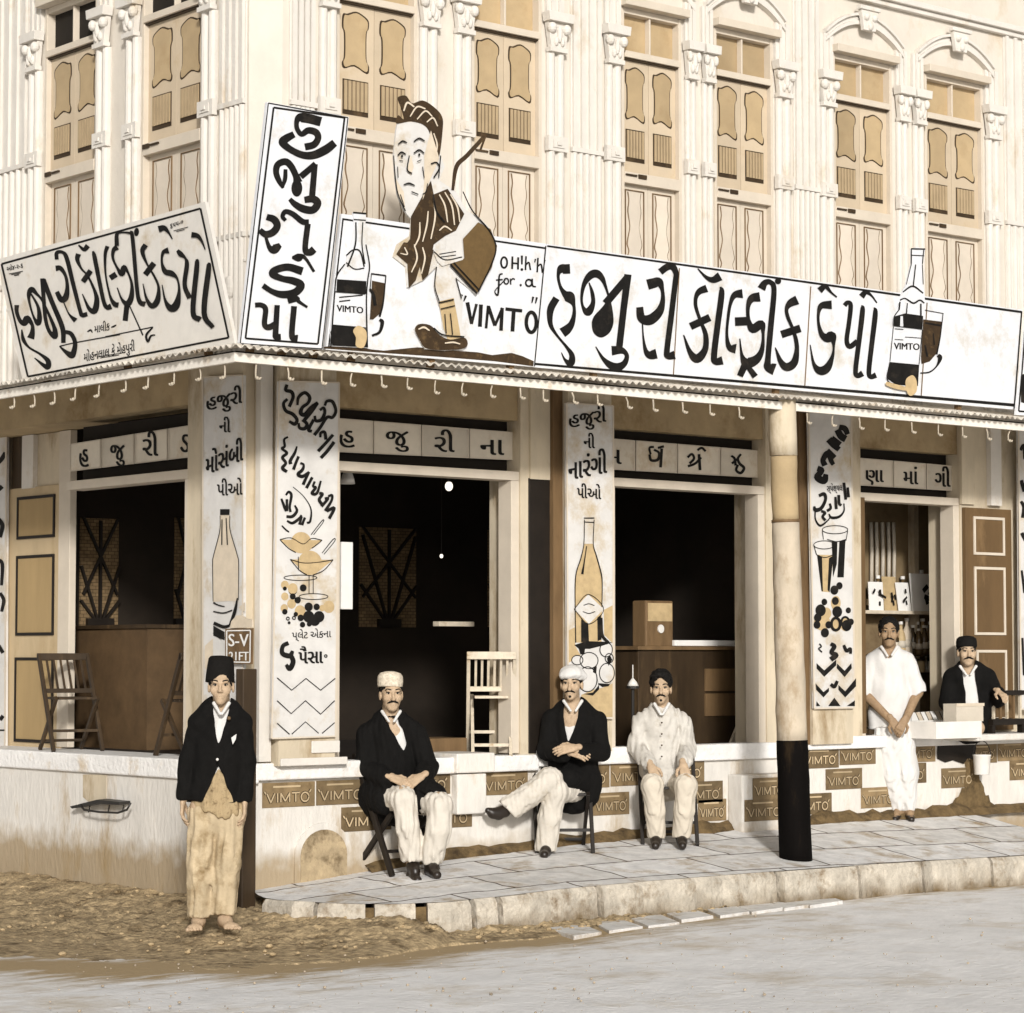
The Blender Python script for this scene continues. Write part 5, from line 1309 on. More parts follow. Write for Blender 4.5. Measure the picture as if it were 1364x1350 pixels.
mb = MB(); mb.prism(L_, [L_.uz(x, y, 0) for x, y in ((111, 1032), (142, 1032), (142, 1064), (118, 1068), (111, 1062))], .0005, .004); part('plaster_patch', mb, 'jamb')

# bucket on its hook
c = onR(1308, 1032, .14)
t = thing('enamel_bucket', 'white enamel bucket with a wire handle hanging against the plinth under the counter', 'bucket', (c[0], c[1], c[2]))
mb = MB(); mb.lathe([(.060, 0), (.063, .004), (.072, .15), (.077, .155), (.077, .165), (.068, .166), (.058, .02), (.0, .018)], c, 22); mb.build('pail', M['pale'], t, smooth=True)
mb = MB(); hp = [c + RT * (.074 * math.cos(a)) + np.array((0, 0, .155 + .125 * math.sin(a))) for a in np.linspace(0, math.pi, 14)]; mb.tube(hp, .004, 6); mb.build('wire_handle', M['iron'], t, smooth=True)
hk = c + np.array((0, 0, .28)); mb = MB(); mb.tube([(hk[0], 0.0, hk[2] + .02), (hk[0], hk[1], hk[2] + .02), (hk[0], hk[1], hk[2] - .004), (hk[0], hk[1] - .012, hk[2] + .006)], .005, 6); part('bucket_hook', mb, 'iron')
# black patch painted on the plinth as the shadow under the drawer
mb = MB(); u0, z1 = R_.uz(1247, 984); u1, z0 = R_.uz(1297, 1018); mb.prism(R_, [R_.uz(x, y) for x, y in ((1248, 985), (1296, 983), (1299, 996), (1296, 1012), (1288, 1010), (1282, 1018), (1268, 1013), (1258, 1016), (1247, 1011))], .0095, .012); part('drawer_shadow', mb, 'bwood')
mb = MB(); q = [R_.uz(x, y) for x, y in ((1284, 1012), (1300, 1008), (1303, 1030), (1312, 1060), (1330, 1080), (1262, 1086), (1270, 1066), (1284, 1050))]; q2 = []
for (a, b), (c_, d_) in zip(q, q[1:] + q[:1]):
    for k in range(5): q2.append((a + (c_ - a) * k / 5 + .014 * RNG.standard_normal() * (k > 0), b + (d_ - b) * k / 5 + .012 * RNG.standard_normal() * (k > 0)))
mb.prism(R_, q2, .0065, .0085); part('water_stain', mb, 'grime')

# ================================================================== inside the openings
def inbox(name, label, cat, x0, x1, y0, y1, P, d, m, group=None, bevel=.004):
    u0, z1 = R_.uz(x0, y0, P); u1, z0 = R_.uz(x1, y1, P)
    t = thing(name, label, cat, R_.pt((u0 + u1) / 2, P, z0), group)
    mb = MB(); mb.box(R_, u0, u1, P - d, P, z0, z1); mb.build('body', m, t, bevel=bevel); return t, (u0, u1, z0, z1)
# left opening: a brown board counter
u0 = onL(196, 900, -.75)[1]; u1 = onL(96, 900, -.75)[1]; zt = onL(150, 838, -.75)[2]
t = thing('counter', 'dull brown board counter standing inside the left opening', 'counter', (.75, (u0 + u1) / 2, 1.0))
mb = MB(); mb.lbox(.75, 1.2, u0, u1, 1.016, zt); mb.build('front', mat('counter_board', (.10, .060, .028), .7, .3, 6), t)
mb = MB(); mb.lbox(.73, 1.22, u0 - .02, u1 + .02, zt + .001, zt + .03); mb.build('top', M['dwood'], t)
# middle opening
def lamp(label, x, y, P, h, m, cat='lamp', r=.05):
    c = np.array(R_.pt(*[R_.uz(x, y, P)[0]], P, R_.uz(x, y, P)[1])); t = thing('hanging_lamp', label, cat, c)
    mb = MB(); mb.lathe([(r * .25, h), (r * .5, h * .9), (r * .9, h * .35), (r * 1.05, 0), (r, .004), (r * .3, h * .7)], c, 18); mb.build('shade', m, t, smooth=True)
    mb = MB(); mb.tube([c + np.array((0, 0, h)), (c[0], c[1], 3.69)], .004, 6); mb.build('cord', M['bwood'], t); return t
lamp('white bell shaped lamp shade hanging beside the ice cream banner', 463, 645, -.35, .11, M['pale'], r=.05)
def bulb(label, x, y, P, r):
    u, z = R_.uz(x, y, P); c = np.array(R_.pt(u, P, z)); t = thing('light_bulb', label, 'light bulb', c, 'bulbs in the dark shop')
    mb = MB(); mb.ball(c, (r, r, r * 1.2), 14, 10); mb.build('globe', MAT_BULB, t, smooth=True)
    mb = MB(); mb.lathe([(r * .4, 0), (r * .45, r), (r * .15, r * 1.3)], c + np.array((0, 0, r)), 10); mb.tube([c + np.array((0, 0, r * 2)), (c[0], c[1], 3.69)], .003, 6); mb.build('holder', M['bwood'], t)
bulb('bare white bulb hanging high in the middle opening', 598, 648, -.9, .03)
bulb('tiny glowing bulb deep in the middle opening, above the sunburst grille\'s right', 588, 741, -1.8, .014)
t, _ = inbox('poster', 'tall white poster board standing just inside the ice cream banner', 'poster', 455, 470, 722, 812, -.4, .02, M['paper'])
t, _ = inbox('shelf', 'pale shelf rail at the back of the middle opening', 'shelf', 585, 632, 828, 835, -1.5, .08, M['lwood'])
t, (a, b, z0, z1) = inbox('counter', 'low dark counter across the middle opening behind the embroidered cap man', 'counter', 545, 622, 985, 1016, -.35, .3, M['wood'])
# right hand opening: radio, paper, desk
t, (a, b, z0, z1) = inbox('desk', 'dark desk behind the bareheaded seated man', 'desk', 850, 1003, 866, 1010, -.8, .5, M['dwood'])
mb = MB(); mb.box(R_, a - .03, b + .03, -1.34, -.77, z1 + .001, z1 + .03); mb.build('top', M['wood'], t)
for k in range(2):
    mb = MB(); mb.box(R_, b - .55, b - .06, -.799, -.785, z0 + .35 + k * .2, z0 + .53 + k * .2); mb.build('drawer', M['wood'], t)
t, (a, b, z0, z1) = inbox('radio', 'brown wooden radio with a round white dial on the desk', 'radio', 860, 897, 800, 862, -.85, .16, M['wood'], bevel=.012)
c = R_.uz(880, 838, -.845); mb = MB(); mb.prism(R_, [(c[0] + .032 * math.cos(k), c[1] + .034 * math.sin(k)) for k in np.linspace(0, 2 * math.pi, 20, endpoint=False)], -.849, -.838); mb.build('dial', M['pale'], t)
mb = MB(); mb.box(R_, a + .02, b - .02, -.849, -.842, c[1] + .06, z1 - .02)
mb.build('grille_cloth', M['tanp'], t)
t, _ = inbox('paper_stack', 'white papers spread along the desk beside the radio', 'papers', 899, 984, 853, 861, -.82, .3, M['paper'])
c = np.array(R_.pt(*[R_.uz(843, 914, -.3)[0]], -.3, R_.uz(843, 914, -.3)[1]))
t = thing('desk_lamp', 'white cone lamp shade on a thin rod between the orange banner and the bareheaded man', 'lamp', c)
mb = MB(); mb.lathe([(.045, 0), (.03, .03), (.01, .055), (.004, .06), (.004, .16)], c, 16); mb.build('shade', M['pale'], t, smooth=True)
mb = MB(); mb.lathe([(.05, -.02), (.05, -.002)], c, 14); mb.tube([c + np.array((0, 0, -.02)), (c[0], c[1], 1.01)], .012, 8); mb.build('stand', M['iron'], t)
# bottle counter in the fourth opening
PB = -1.0
mback = mat('brown_backboard', (.21, .15, .08), .8, .25, 3, (.11, .07, .035), .4, 2)
u0, zt = R_.uz(1120, 640, PB); u1, _ = R_.uz(1330, 640, PB)
mb = MB(); mb.box(R_, 5.63, 7.9, PB - .06, PB, 1.016, 3.69); part('back_partition', mb, mback)
mb = MB(); 
for x in (1160, 1167, 1175, 1183, 1190):
    a = R_.uz(x, 700, PB + .03)[0]; z1 = R_.uz(x, 696, PB + .03)[1]; z0 = R_.uz(x, 778, PB + .03)[1]; mb.tube([R_.pt(a, PB + .03, z1), R_.pt(a + .004, PB + .034, (z0 + z1) / 2), R_.pt(a, PB + .03, z0)], .017, 8)
t = thing('curtain', 'pale hanging curtain strips at the back of the bottle counter', 'curtain', R_.pt(R_.uz(1175, 778, PB + .03)[0], PB + .03, R_.uz(1175, 778, PB + .03)[1])); mb.build('strips', M['cream'], t, smooth=True)
mb = MB(); a = R_.uz(1217, 700, PB + .04)[0]; mb.box(R_, a - .03, a + .03, PB + .001, PB + .07, 1.02, 3.4); part('partition_post', mb, 'jamb')
z_sh = R_.uz(1205, 814, PB + .2)[1]; a, b = R_.uz(1150, 814, PB + .2)[0], R_.uz(1272, 814, PB + .2)[0]
t = thing('shelf', 'upper display shelf behind the man in white, carrying picture cards', 'shelf', R_.pt((a + b) / 2, PB + .1, z_sh - .03)); mb = MB(); mb.box(R_, a, b, PB + .001, PB + .22, z_sh - .028, z_sh); mb.build('plank', M['lwood'], t)
shelves = []
for nm, yy in (('middle display shelf behind the man in white, lined with tall bottles', 872), ('lowest display shelf behind the man in white, lined with jars', 896)):
    z = R_.uz(1240, yy, PB + .2)[1]; t = thing('shelf', nm, 'shelf', R_.pt((a + b) / 2, PB + .1, z - .02)); mb = MB(); mb.box(R_, a, b, PB + .001, PB + .22, z - .018, z); mb.build('plank', M['dwood'], t); shelves.append(z)
def card(label, x0, x1, y0, P, dark, tilt=0):
    u0, z1 = R_.uz(x0, y0, P); u1 = R_.uz(x1, y0, P)[0]; z0 = z_sh + .001
    t = thing('picture_card', label, 'card', R_.pt((u0 + u1) / 2, P, z0), 'cards on the upper display shelf')
    mb = MB(); mb.extrude([R_.pt(u0, P, z0), R_.pt(u1, P, z0), R_.pt(u1 + tilt, P - .03, z1), R_.pt(u0 + tilt, P - .03, z1)], np.array((0, .006, 0))); mb.build('sheet', M['paper'] if not dark else M['tanp'], t)
    q = PaintM(R_, P + .004); w = u1 - u0; h = z1 - z0
    for k in range(5): 
        x = u0 + w * (.25 + .5 * RNG.random()); y = z0 + h * (.3 + .5 * RNG.random()); stM(q, [(x, y), (x + w * .2 * RNG.standard_normal(), y - h * .15)], w * .12)
    q.build('picture', M['ink'], t)
card('white picture card with a dark figure, largest on the upper shelf', 1215, 1252, 764, PB + .18, False)
card('narrow white card at the shelf end nearest the drinks banner', 1158, 1177, 775, PB + .16, False, .02)
card('brown picture card between two white ones on the upper shelf', 1178, 1196, 768, PB + .12, True)
card('small white card leaning next to the largest picture card', 1197, 1214, 776, PB + .15, False, -.01)
def bottle(label, x, zb, P, h, m, group, fat=1.0):
    u = R_.uz(x, 850, P)[0]; c = np.array(R_.pt(u, P, zb + .001)); o = MB(); r = h * .15 * fat
    o.lathe([(r * .9, 0), (r, .01), (r, h * .55), (r * .8, h * .66), (r * .35, h * .8), (r * .33, h * .95), (r * .42, h * .955), (r * .4, h)], c, 12)
    t = thing('bottle', label, 'bottle', c, group); o.build('glass', m, t, smooth=True)
    o = MB(); o.lathe([(r * .46, h * .93), (r * .46, h * 1.02)], c, 10); o.build('cap', M['pale'], t)
    o = MB(); o.lathe([(r * 1.02, h * .2), (r * 1.02, h * .42)], c, 12); o.build('label', M['cream'], t, smooth=True)
for i, x in enumerate((1224, 1231, 1239, 1246, 1253, 1260, 1266)): bottle('dark bottle standing in the row on the middle display shelf', x, shelves[0], PB + .13, .22 + .03 * (i % 3), M['bottle'], 'bottles on the middle display shelf')
for i, x in enumerate((1226, 1240, 1250, 1262)):
    u = R_.uz(x, 850, PB + .13)[0]; c = np.array(R_.pt(u, PB + .13, shelves[1] + .001)); o = MB(); o.lathe([(.035, 0), (.037, .01), (.037, .08), (.03, .09), (.032, .10), (.0, .105)], c, 14)
    t = thing('jar', 'small pale jar on the lowest display shelf', 'jar', c, 'jars on the lowest display shelf'); o.build('body', M['cream'] if i % 2 else M['tanp'], t, smooth=True)
    o = MB(); o.lathe([(.033, .101), (.033, .118)], c, 14); o.build('lid', M['dbrown'], t)
for i, x in enumerate((1192, 1200, 1208, 1216, 1222, 1229, 1235, 1243, 1250, 1257, 1264)): bottle('bottle in the back row of the middle display shelf', x, shelves[0], PB + .06, .25 + .03 * ((i * 7) % 3), (M['bottle'], M['tanp'], M['ltan'], M['bottle'])[i % 4], 'back row bottles of the middle display shelf')
for i, x in enumerate((1160, 1170, 1181, 1192, 1203, 1246, 1256)): bottle('bottle standing behind the picture cards on the upper display shelf', x, z_sh, PB + .05, .24 + .03 * ((i * 5) % 3), (M['bwood'], M['bottle'], M['pale'])[i % 3], 'bottles behind the picture cards')
for i, x in enumerate((1212, 1220, 1233, 1246, 1256, 1267)): bottle('small bottle between the jars on the lowest display shelf', x, shelves[1], PB + .06, .14, (M['ltan'], M['bottle'])[i % 2], 'small bottles on the lowest display shelf', 1.2)
bottle('pale bottle alone at the far end of the upper display shelf', 1263, z_sh, PB + .12, .20, M['pale'], None, 1.0)
bottle('black bottle standing behind the largest picture card', 1228, z_sh, PB + .04, .36, M['bwood'], None, .8)
# counter slab with magazines, box and drawer
z_c = 1.09
t = thing('counter', 'low sales counter at the sill of the fourth opening', 'counter', R_.pt(6.6, -.2, 1.0)); mb = MB(); mb.box(R_, 6.02, 7.08, -.5, -.05, 1.09, 1.13); mb.build('top', M['dwood'], t); mb = MB(); mb.box(R_, 6.05, 7.05, -.48, -.07, 1.017, 1.089); mb.build('front', M['wood'], t)
for i in range(8):
    x = 1219 + i * 6.3; c = onR(x, 957 - i * 0.5, .02); c[2] = 1.135 + .0015 * i
    t = thing('magazine', 'pale magazine in the overlapping row on the sales counter', 'magazine', c, 'magazines on the sales counter')
    mb = MB(); d = np.array((.10, .16, .0)); s_ = np.array((.07, -.02, 0)); up_ = np.array((0, 0, .085))
    mb.extrude([c, c + s_, c + s_ + d + up_ * 1.4, c + d + up_ * 1.4], np.array((0, 0, .004))); mb.build('cover', M['paper'] if i % 2 == 0 else M['ltan'], t)
    mb = MB(); mb.extrude([c + s_ * .9 + (0, 0, .0045), c + s_ + (0, 0, .0045), c + s_ + d + up_ * 1.4 + (0, 0, .0045), c + s_ * .9 + d + up_ * 1.4 + (0, 0, .0045)], np.array((0, 0, .001))); mb.build('spine', M['dbrown'], t)
def openbox(name, label, x0, x1, y0, y1, P, d, m, lip=True):
    u0, z1 = R_.uz(x0, y0, P); u1, z0 = R_.uz(x1, y1, P); w = .012
    t = thing(name, label, 'box', R_.pt((u0 + u1) / 2, P, z0))
    mb = MB(); mb.box(R_, u0, u1, P - w, P, z0, z1); mb.box(R_, u0, u1, P - d, P - d + w, z0, z1); mb.box(R_, u0, u0 + w, P - d + w, P - w, z0, z1); mb.box(R_, u1 - w, u1, P - d + w, P - w, z0, z1); mb.box(R_, u0 + w, u1 - w, P - d + w, P - w, z0, z0 + w)
    mb.build('case', m, t, bevel=.002)
    if lip:
        mb = MB(); mb.box(R_, u0 - .006, u1 + .006, P + .001, P + .007, z1 - .02, z1 + .004); mb.build('rim', M['ltan'], t)
    return t
openbox('wooden_box', 'pale open box set before the seated shopkeeper', 1274, 1310, 938, 961, .40, .14, M['cream'])
openbox('drawer', 'white drawer jutting over the sill below the shopkeeper\'s box', 1247, 1308, 962, 983, .43, .43, M['pale'], False)
# shopkeeper's armchair
c = onR(1342, 985, .3); YS = .36
t = thing('armchair', 'dark slatted armchair beside the seated shopkeeper at the far end', 'chair', (c[0], c[1], 1.087))
u0, u1 = R_.uz(1322, 930, YS)[0], R_.uz(1366, 930, YS)[0]; zt = R_.uz(1340, 920, YS)[1]; z0 = R_.uz(1340, 966, YS)[1]
mb = MB(); mb.box(R_, u0, u1, YS - .06, YS + .01, zt - .04, zt); mb.build('arm', M['bwood'], t, bevel=.006)
mb = MB(); mb.box(R_, u0, u1, YS - .33, YS + .005, z0, z0 + .05); mb.build('seat_rail', M['bwood'], t)
for k in range(5):
    a = u0 + (u1 - u0) * (k + .3) / 5; mb = MB(); mb.box(R_, a, a + .02, YS - .03, YS - .01, z0 + .051, zt - .041); mb.build('slat', M['wood'] if k % 2 else M['lwood'], t)
for a in (u0, u1 - .04):
    mb = MB(); mb.box(R_, a, a + .04, YS - .06, YS - .005, 1.087, z0 - .001); mb.build('leg', M['bwood'], t)
# ================================================================== people: implicit bodies polygonised on a grid
def surf_nets(D, org, h):
    S = D < 0
    nx, ny, nz = D.shape
    cnt = np.zeros((nx - 1, ny - 1, nz - 1), np.int8)
    for i in (0, 1):
        for j in (0, 1):
            for k in (0, 1): cnt += S[i:nx - 1 + i, j:ny - 1 + j, k:nz - 1 + k]
    act = (cnt > 0) & (cnt < 8)
    I = np.argwhere(act); idx = -np.ones(act.shape, np.int64); idx[act] = np.arange(len(I))
    acc = np.zeros((len(I), 3)); num = np.zeros(len(I))
    C = [(i, j, k) for i in (0, 1) for j in (0, 1) for k in (0, 1)]
    V = {c: D[I[:, 0] + c[0], I[:, 1] + c[1], I[:, 2] + c[2]] for c in C}
    for c in C:
        for ax in range(3):
            if c[ax] == 0:
                e = list(c); e[ax] = 1; e = tuple(e); a, b = V[c], V[e]; m = (a < 0) != (b < 0)
                t = a[m] / (a[m] - b[m]); p = np.zeros((m.sum(), 3)); p[:] = c; p[:, ax] += t; acc[m] += p; num[m] += 1
    verts = (I + acc / num[:, None]) * h + org
    faces = []
    for ax in range(3):
        sl0 = [slice(None)] * 3; sl1 = [slice(None)] * 3; sl0[ax] = slice(0, -1); sl1[ax] = slice(1, None)
        a, b = S[tuple(sl0)], S[tuple(sl1)]; E_ = np.argwhere(a != b); fl = a[tuple(E_.T)]
        u, v = [(1, 2), (2, 0), (0, 1)][ax]
        ok = (E_[:, u] > 0) & (E_[:, v] > 0) & (E_[:, u] < D.shape[u] - 1) & (E_[:, v] < D.shape[v] - 1); E_ = E_[ok]; fl = fl[ok]
        def cid(du, dv):
            q = E_.copy(); q[:, u] += du; q[:, v] += dv; return idx[tuple(q.T)]
        Q = np.stack([cid(-1, -1), cid(0, -1), cid(0, 0), cid(-1, 0)], 1); Q[~fl] = Q[~fl][:, ::-1]; faces.append(Q)
    return verts, np.concatenate(faces)
FAR = .12
class Blob:
    def __init__(s): s.ops = []
    def cap(s, a, b, ra, rb, k=.02, flat=None, sub=False):
        s.ops.append(('c', np.array(a, float), np.array(b, float), ra, rb, k, flat, sub)); return s
    def chain(s, P, R, k=.02, flat=None):
        for i in range(len(P) - 1): s.cap(P[i], P[i + 1], R[i], R[i + 1], k, flat)
        return s
    def ell(s, c, r, B=None, k=.02, sub=False):
        s.ops.append(('e', np.array(c, float), np.array(r, float), np.eye(3) if B is None else np.array(B, float), k, sub)); return s
    def cut(s, poly, zmax=None, soft=.004):             # remove what lies inside a pixel outline, in front of depth zmax
        s.ops.append(('p', np.array(poly, float), zmax, soft)); return s
    def bounds(s):
        lo, hi = np.full(3, 1e9), np.full(3, -1e9)
        for o in s.ops:
            if o[0] == 'c' and not o[7]: r = max(o[3], o[4]); lo = np.minimum(lo, np.minimum(o[1], o[2]) - r); hi = np.maximum(hi, np.maximum(o[1], o[2]) + r)
            if o[0] == 'e' and not o[5]: r = o[2].max(); lo = np.minimum(lo, o[1] - r); hi = np.maximum(hi, o[1] + r)
        return lo - .03, hi + .03
    def mesh(s, h, fold=0.0, freq=(60, 60, 25), seed=0):
        lo, hi = s.bounds(); n = np.ceil((hi - lo) / h).astype(int) + 1
        ax = [lo[i] + np.arange(n[i]) * h for i in range(3)]
        D = np.full(tuple(n), FAR, np.float32)
        for o in s.ops:
            if o[0] == 'c': r = max(o[3], o[4]); l, u = np.minimum(o[1], o[2]) - r - .09, np.maximum(o[1], o[2]) + r + .09
            elif o[0] == 'e': r = o[2].max(); l, u = o[1] - r - .09, o[1] + r + .09
            else: l, u = lo, hi
            i0 = np.clip(np.floor((l - lo) / h).astype(int), 0, n - 1); i1 = np.clip(np.ceil((u - lo) / h).astype(int) + 1, 1, n)
            if (i1 <= i0).any(): continue
            sl = tuple(slice(i0[i], i1[i]) for i in range(3))
            X, Y, Z = np.meshgrid(*[ax[i][sl[i]] for i in range(3)], indexing='ij'); P = np.stack([X, Y, Z], -1)
            d0 = D[sl]
            if o[0] == 'c':
                a, b = o[1], o[2]; ab = b - a; L2 = max(ab @ ab, 1e-12); t = np.clip(((P - a) @ ab) / L2, 0, 1)
                q = P - a - t[..., None] * ab
                if o[6] is not None:
                    nv = np.array(o[6][0], float); f = o[6][1]; dn = q @ nv; q = q + (dn * (1 / f - 1))[..., None] * nv
                    d = (np.linalg.norm(q, axis=-1) - (o[3] + (o[4] - o[3]) * t)) * (f * .5 + .5)
                else: d = np.linalg.norm(q, axis=-1) - (o[3] + (o[4] - o[3]) * t)
                k, sub = o[5], o[7]
            elif o[0] == 'e':
                q = (P - o[1]) @ o[3].T; k0 = np.linalg.norm(q / o[2], axis=-1); k1 = np.linalg.norm(q / (o[2] ** 2), axis=-1); d = k0 * (k0 - 1) / np.maximum(k1, 1e-9)
                k, sub = o[4], o[5]
            else:
                v = P - CAM; zf = v @ FW; px = CX + FPX * (v @ RT) / zf; py = CY - FPX * (v @ UPC) / zf
                poly = o[1]; dd = np.full(px.shape, 1e9); ins = np.zeros(px.shape, bool)
                for i in range(len(poly)):
                    p0, p1 = poly[i], poly[(i + 1) % len(poly)]; e = p1 - p0; w = np.stack([px - p0[0], py - p0[1]], -1); tt = np.clip((w @ e) / max(e @ e, 1e-9), 0, 1)
                    dd = np.minimum(dd, np.hypot(w[..., 0] - tt * e[0], w[..., 1] - tt * e[1]))
                    c1 = (p0[1] > py) != (p1[1] > py)
                    with np.errstate(divide='ignore', invalid='ignore'): xi = p0[0] + (py - p0[1]) * e[0] / (e[1] if e[1] != 0 else 1e-9)
                    ins ^= c1 & (px < xi)
                d = np.where(ins, -dd, dd) * zf / FPX
                if o[2] is not None: d = np.maximum(d, zf - o[2])
                k, sub = o[3], True
            if sub:
                e = np.clip((k - np.abs(-d - d0)) / k, 0, 1) if k > 0 else 0; D[sl] = np.maximum(d0, -d) + e * e * k * .25
            else:
                e = np.clip((k - np.abs(d - d0)) / k, 0, 1) if k > 0 else 0; D[sl] = np.minimum(d0, d) - e * e * k * .25
        if fold > 0:
            rg = np.random.default_rng(seed); X, Y, Z = np.meshgrid(*ax, indexing='ij'); N = 0
            for i in range(5):
                f = rg.normal(size=3) * np.array(freq); N = N + np.sin(X * f[0] + Y * f[1] + Z * f[2] + rg.random() * 6.3 + 1.2 * np.sin(Z * 17 + i) + .9 * np.sin((X - Y) * 15 + 2 * i))
            D = D + (fold * N / 2.2).astype(np.float32)
        D[[0, -1]] = FAR; D[:, [0, -1]] = FAR; D[:, :, [0, -1]] = FAR
        return surf_nets(D, lo, h)
def np_obj(name, parts, m, parent):
    V, Fc, off = [], [], 0
    for v, f in parts:
        for _ in range(2 if name in ('coat', 'shirt', 'trousers', 'jacket', 'dhoti') else 0):      # take the grid's steps off cloth edges
            c = v[f].mean(1); a = np.zeros_like(v); n = np.zeros(len(v))
            for k in range(4): np.add.at(a, f[:, k], c); np.add.at(n, f[:, k], 1)
            v = np.where(n[:, None] > 0, a / np.maximum(n, 1)[:, None], v)
        V.append(v); Fc.append(f + off); off += len(v)
    V = np.concatenate(V); Fc = np.concatenate(Fc)
    me = bpy.data.meshes.new(name); me.vertices.add(len(V)); me.vertices.foreach_set('co', V.astype(np.float32).ravel())
    me.loops.add(len(Fc) * 4); me.loops.foreach_set('vertex_index', Fc.astype(np.int32).ravel())
    me.polygons.add(len(Fc)); me.polygons.foreach_set('loop_start', np.arange(0, len(Fc) * 4, 4, dtype=np.int32)); me.polygons.foreach_set('loop_total', np.full(len(Fc), 4, np.int32))
    me.update(calc_edges=True); me.validate()
    return link_mesh(name, me, m, parent, smooth=True)
def unit(v): v = np.array(v, float); return v / np.linalg.norm(v)
UP = np.array((0, 0, 1.0))
def head_blob(B, c, f, s=1.0, jaw=1.0, nose=1.0, cheek=1.0):
    """head about the point between the ears at eye height; f: where the face looks"""
    f = unit(f); r = unit(np.cross(f, UP)); u = np.cross(r, f)
    P = lambda a, b, d: c + (r * a + f * b + u * d) * s
    Bs = np.array([r, f, u])
    B.ell(P(0, -.012, .030), np.array((.073, .092, .085)) * s, Bs, .02)
    B.ell(P(0, .022, -.045), np.array((.056 * jaw, .066, .072)) * s, Bs, .03)
    B.ell(P(0, .062, -.098), np.array((.026 * jaw, .022, .020)) * s, Bs, .025)
    for sx in (-1, 1):
        B.ell(P(sx * .040, .055, -.028), np.array((.024, .026 * cheek, .026)) * s, Bs, .02)       # cheekbone
        B.ell(P(sx * .074, -.010, -.012), np.array((.010, .022, .034)) * s, Bs, .008)      # ear
        B.ell(P(sx * .031, .094, .004), np.array((.017, .013, .012)) * s, Bs, .012, sub=True)
    B.cap(P(-.035, .076, .026), P(.035, .076, .026), .013 * s, .013 * s, .015)
    B.cap(P(0, .082, .012), P(0, .103 + .006 * (nose - 1) * 3, -.032 * nose), .008 * s, .0125 * s * nose ** .5, .008)
    for sx in (-1, 1): B.ell(P(sx * .011, .092, -.036), np.array((.009, .010, .008)) * s, Bs, .006)
    B.ell(P(0, .080, -.063), np.array((.022, .012, .007)) * s, Bs, .006); B.ell(P(0, .078, -.075), np.array((.019, .012, .008)) * s, Bs, .006)
    B.cap(P(-.02, .093, -.0685), P(.02, .093, -.0685), .003, .003, .004, sub=True)
    return P, Bs
def face_bits(P, Bs, par, s=1.0, moustache=0.0, beard=False):
    mb = MB()
    def eb(mb_, a, r): 
        v = []
        c0 = P(*a); n, m_ = 10, 7; rings = []
        for j in range(m_ + 1):
            t = math.pi * j / m_; rr = max(math.sin(t), 1e-3)
            rings.append([mb_.bm.verts.new(tuple(c0 + Bs[0] * r[0] * rr * math.cos(2 * math.pi * k / n) + Bs[1] * r[1] * rr * math.sin(2 * math.pi * k / n) + Bs[2] * r[2] * math.cos(t))) for k in range(n)])
        for A, B_ in zip(rings, rings[1:]):
            for k in range(n): mb_.bm.faces.new([A[k], B_[k], B_[(k + 1) % n], A[(k + 1) % n]])
    for sx in (-1, 1): eb(mb, (sx * .031, .074, .004), (.0125 * s, .010 * s, .0056 * s))
    mb.build('eyes', M['eyew'], par, smooth=True)
    mb = MB()
    for sx in (-1, 1):
        eb(mb, (sx * .031, .081, .004), (.0058 * s, .005 * s, .0053 * s))
        mb.tube([P(sx * .046, .070, .008), P(sx * .032, .084, .0125), P(sx * .017, .078, .009)], [.0022, .003, .002], 6)
    mb.build('pupils', M['hair'], par, smooth=True)
    mb = MB()
    for sx in (-1, 1): mb.tube([P(sx * .054, .070, .026), P(sx * .040, .086, .033), P(sx * .024, .091, .031), P(sx * .014, .090, .027)], [.0022, .004, .0042, .003], 6)
    mb.build('eyebrows', M['hair'], par, smooth=True)
    if moustache > 0:
        mb = MB()
        for sx in (-1, 1): mb.tube([P(0, .094, -.050), P(sx * .012, .096, -.051), P(sx * .024, .090, -.055), P(sx * (.030 + .008 * moustache), .080, -.062)], [.0055, .0065 * moustache ** .3, .006, .003], 6)
        mb.build('moustache', M['hair'], par, smooth=True)
    if beard:
        mb = MB(); eb(mb, (0, .078, -.090), (.012 * s, .014 * s, .012 * s)); mb.build('beard', M['hair'], par, smooth=True)
def hair_blob(P, Bs, par, s=1.0, vol=.012, top=0.0):
    B = Blob(); B.ell(P(0, -.018, .040 + top), (np.array((.078, .096, .085)) + vol) * s, Bs, .01)
    if top: B.ell(P(.01, .03, .085 + top), np.array((.06, .06, .04)) * s, Bs, .02)
    B.ell(P(0, .100, -.010), np.array((.064, .092, .092)) * s, Bs, .012, sub=True)
    B.ell(P(0, -.01, -.13), np.array((.14, .16, .13)) * s, Bs, .01, sub=True)
    np_obj('hair', [B.mesh(.0045, .0042, (170, 170, 110), 3)], M['hair'], par)
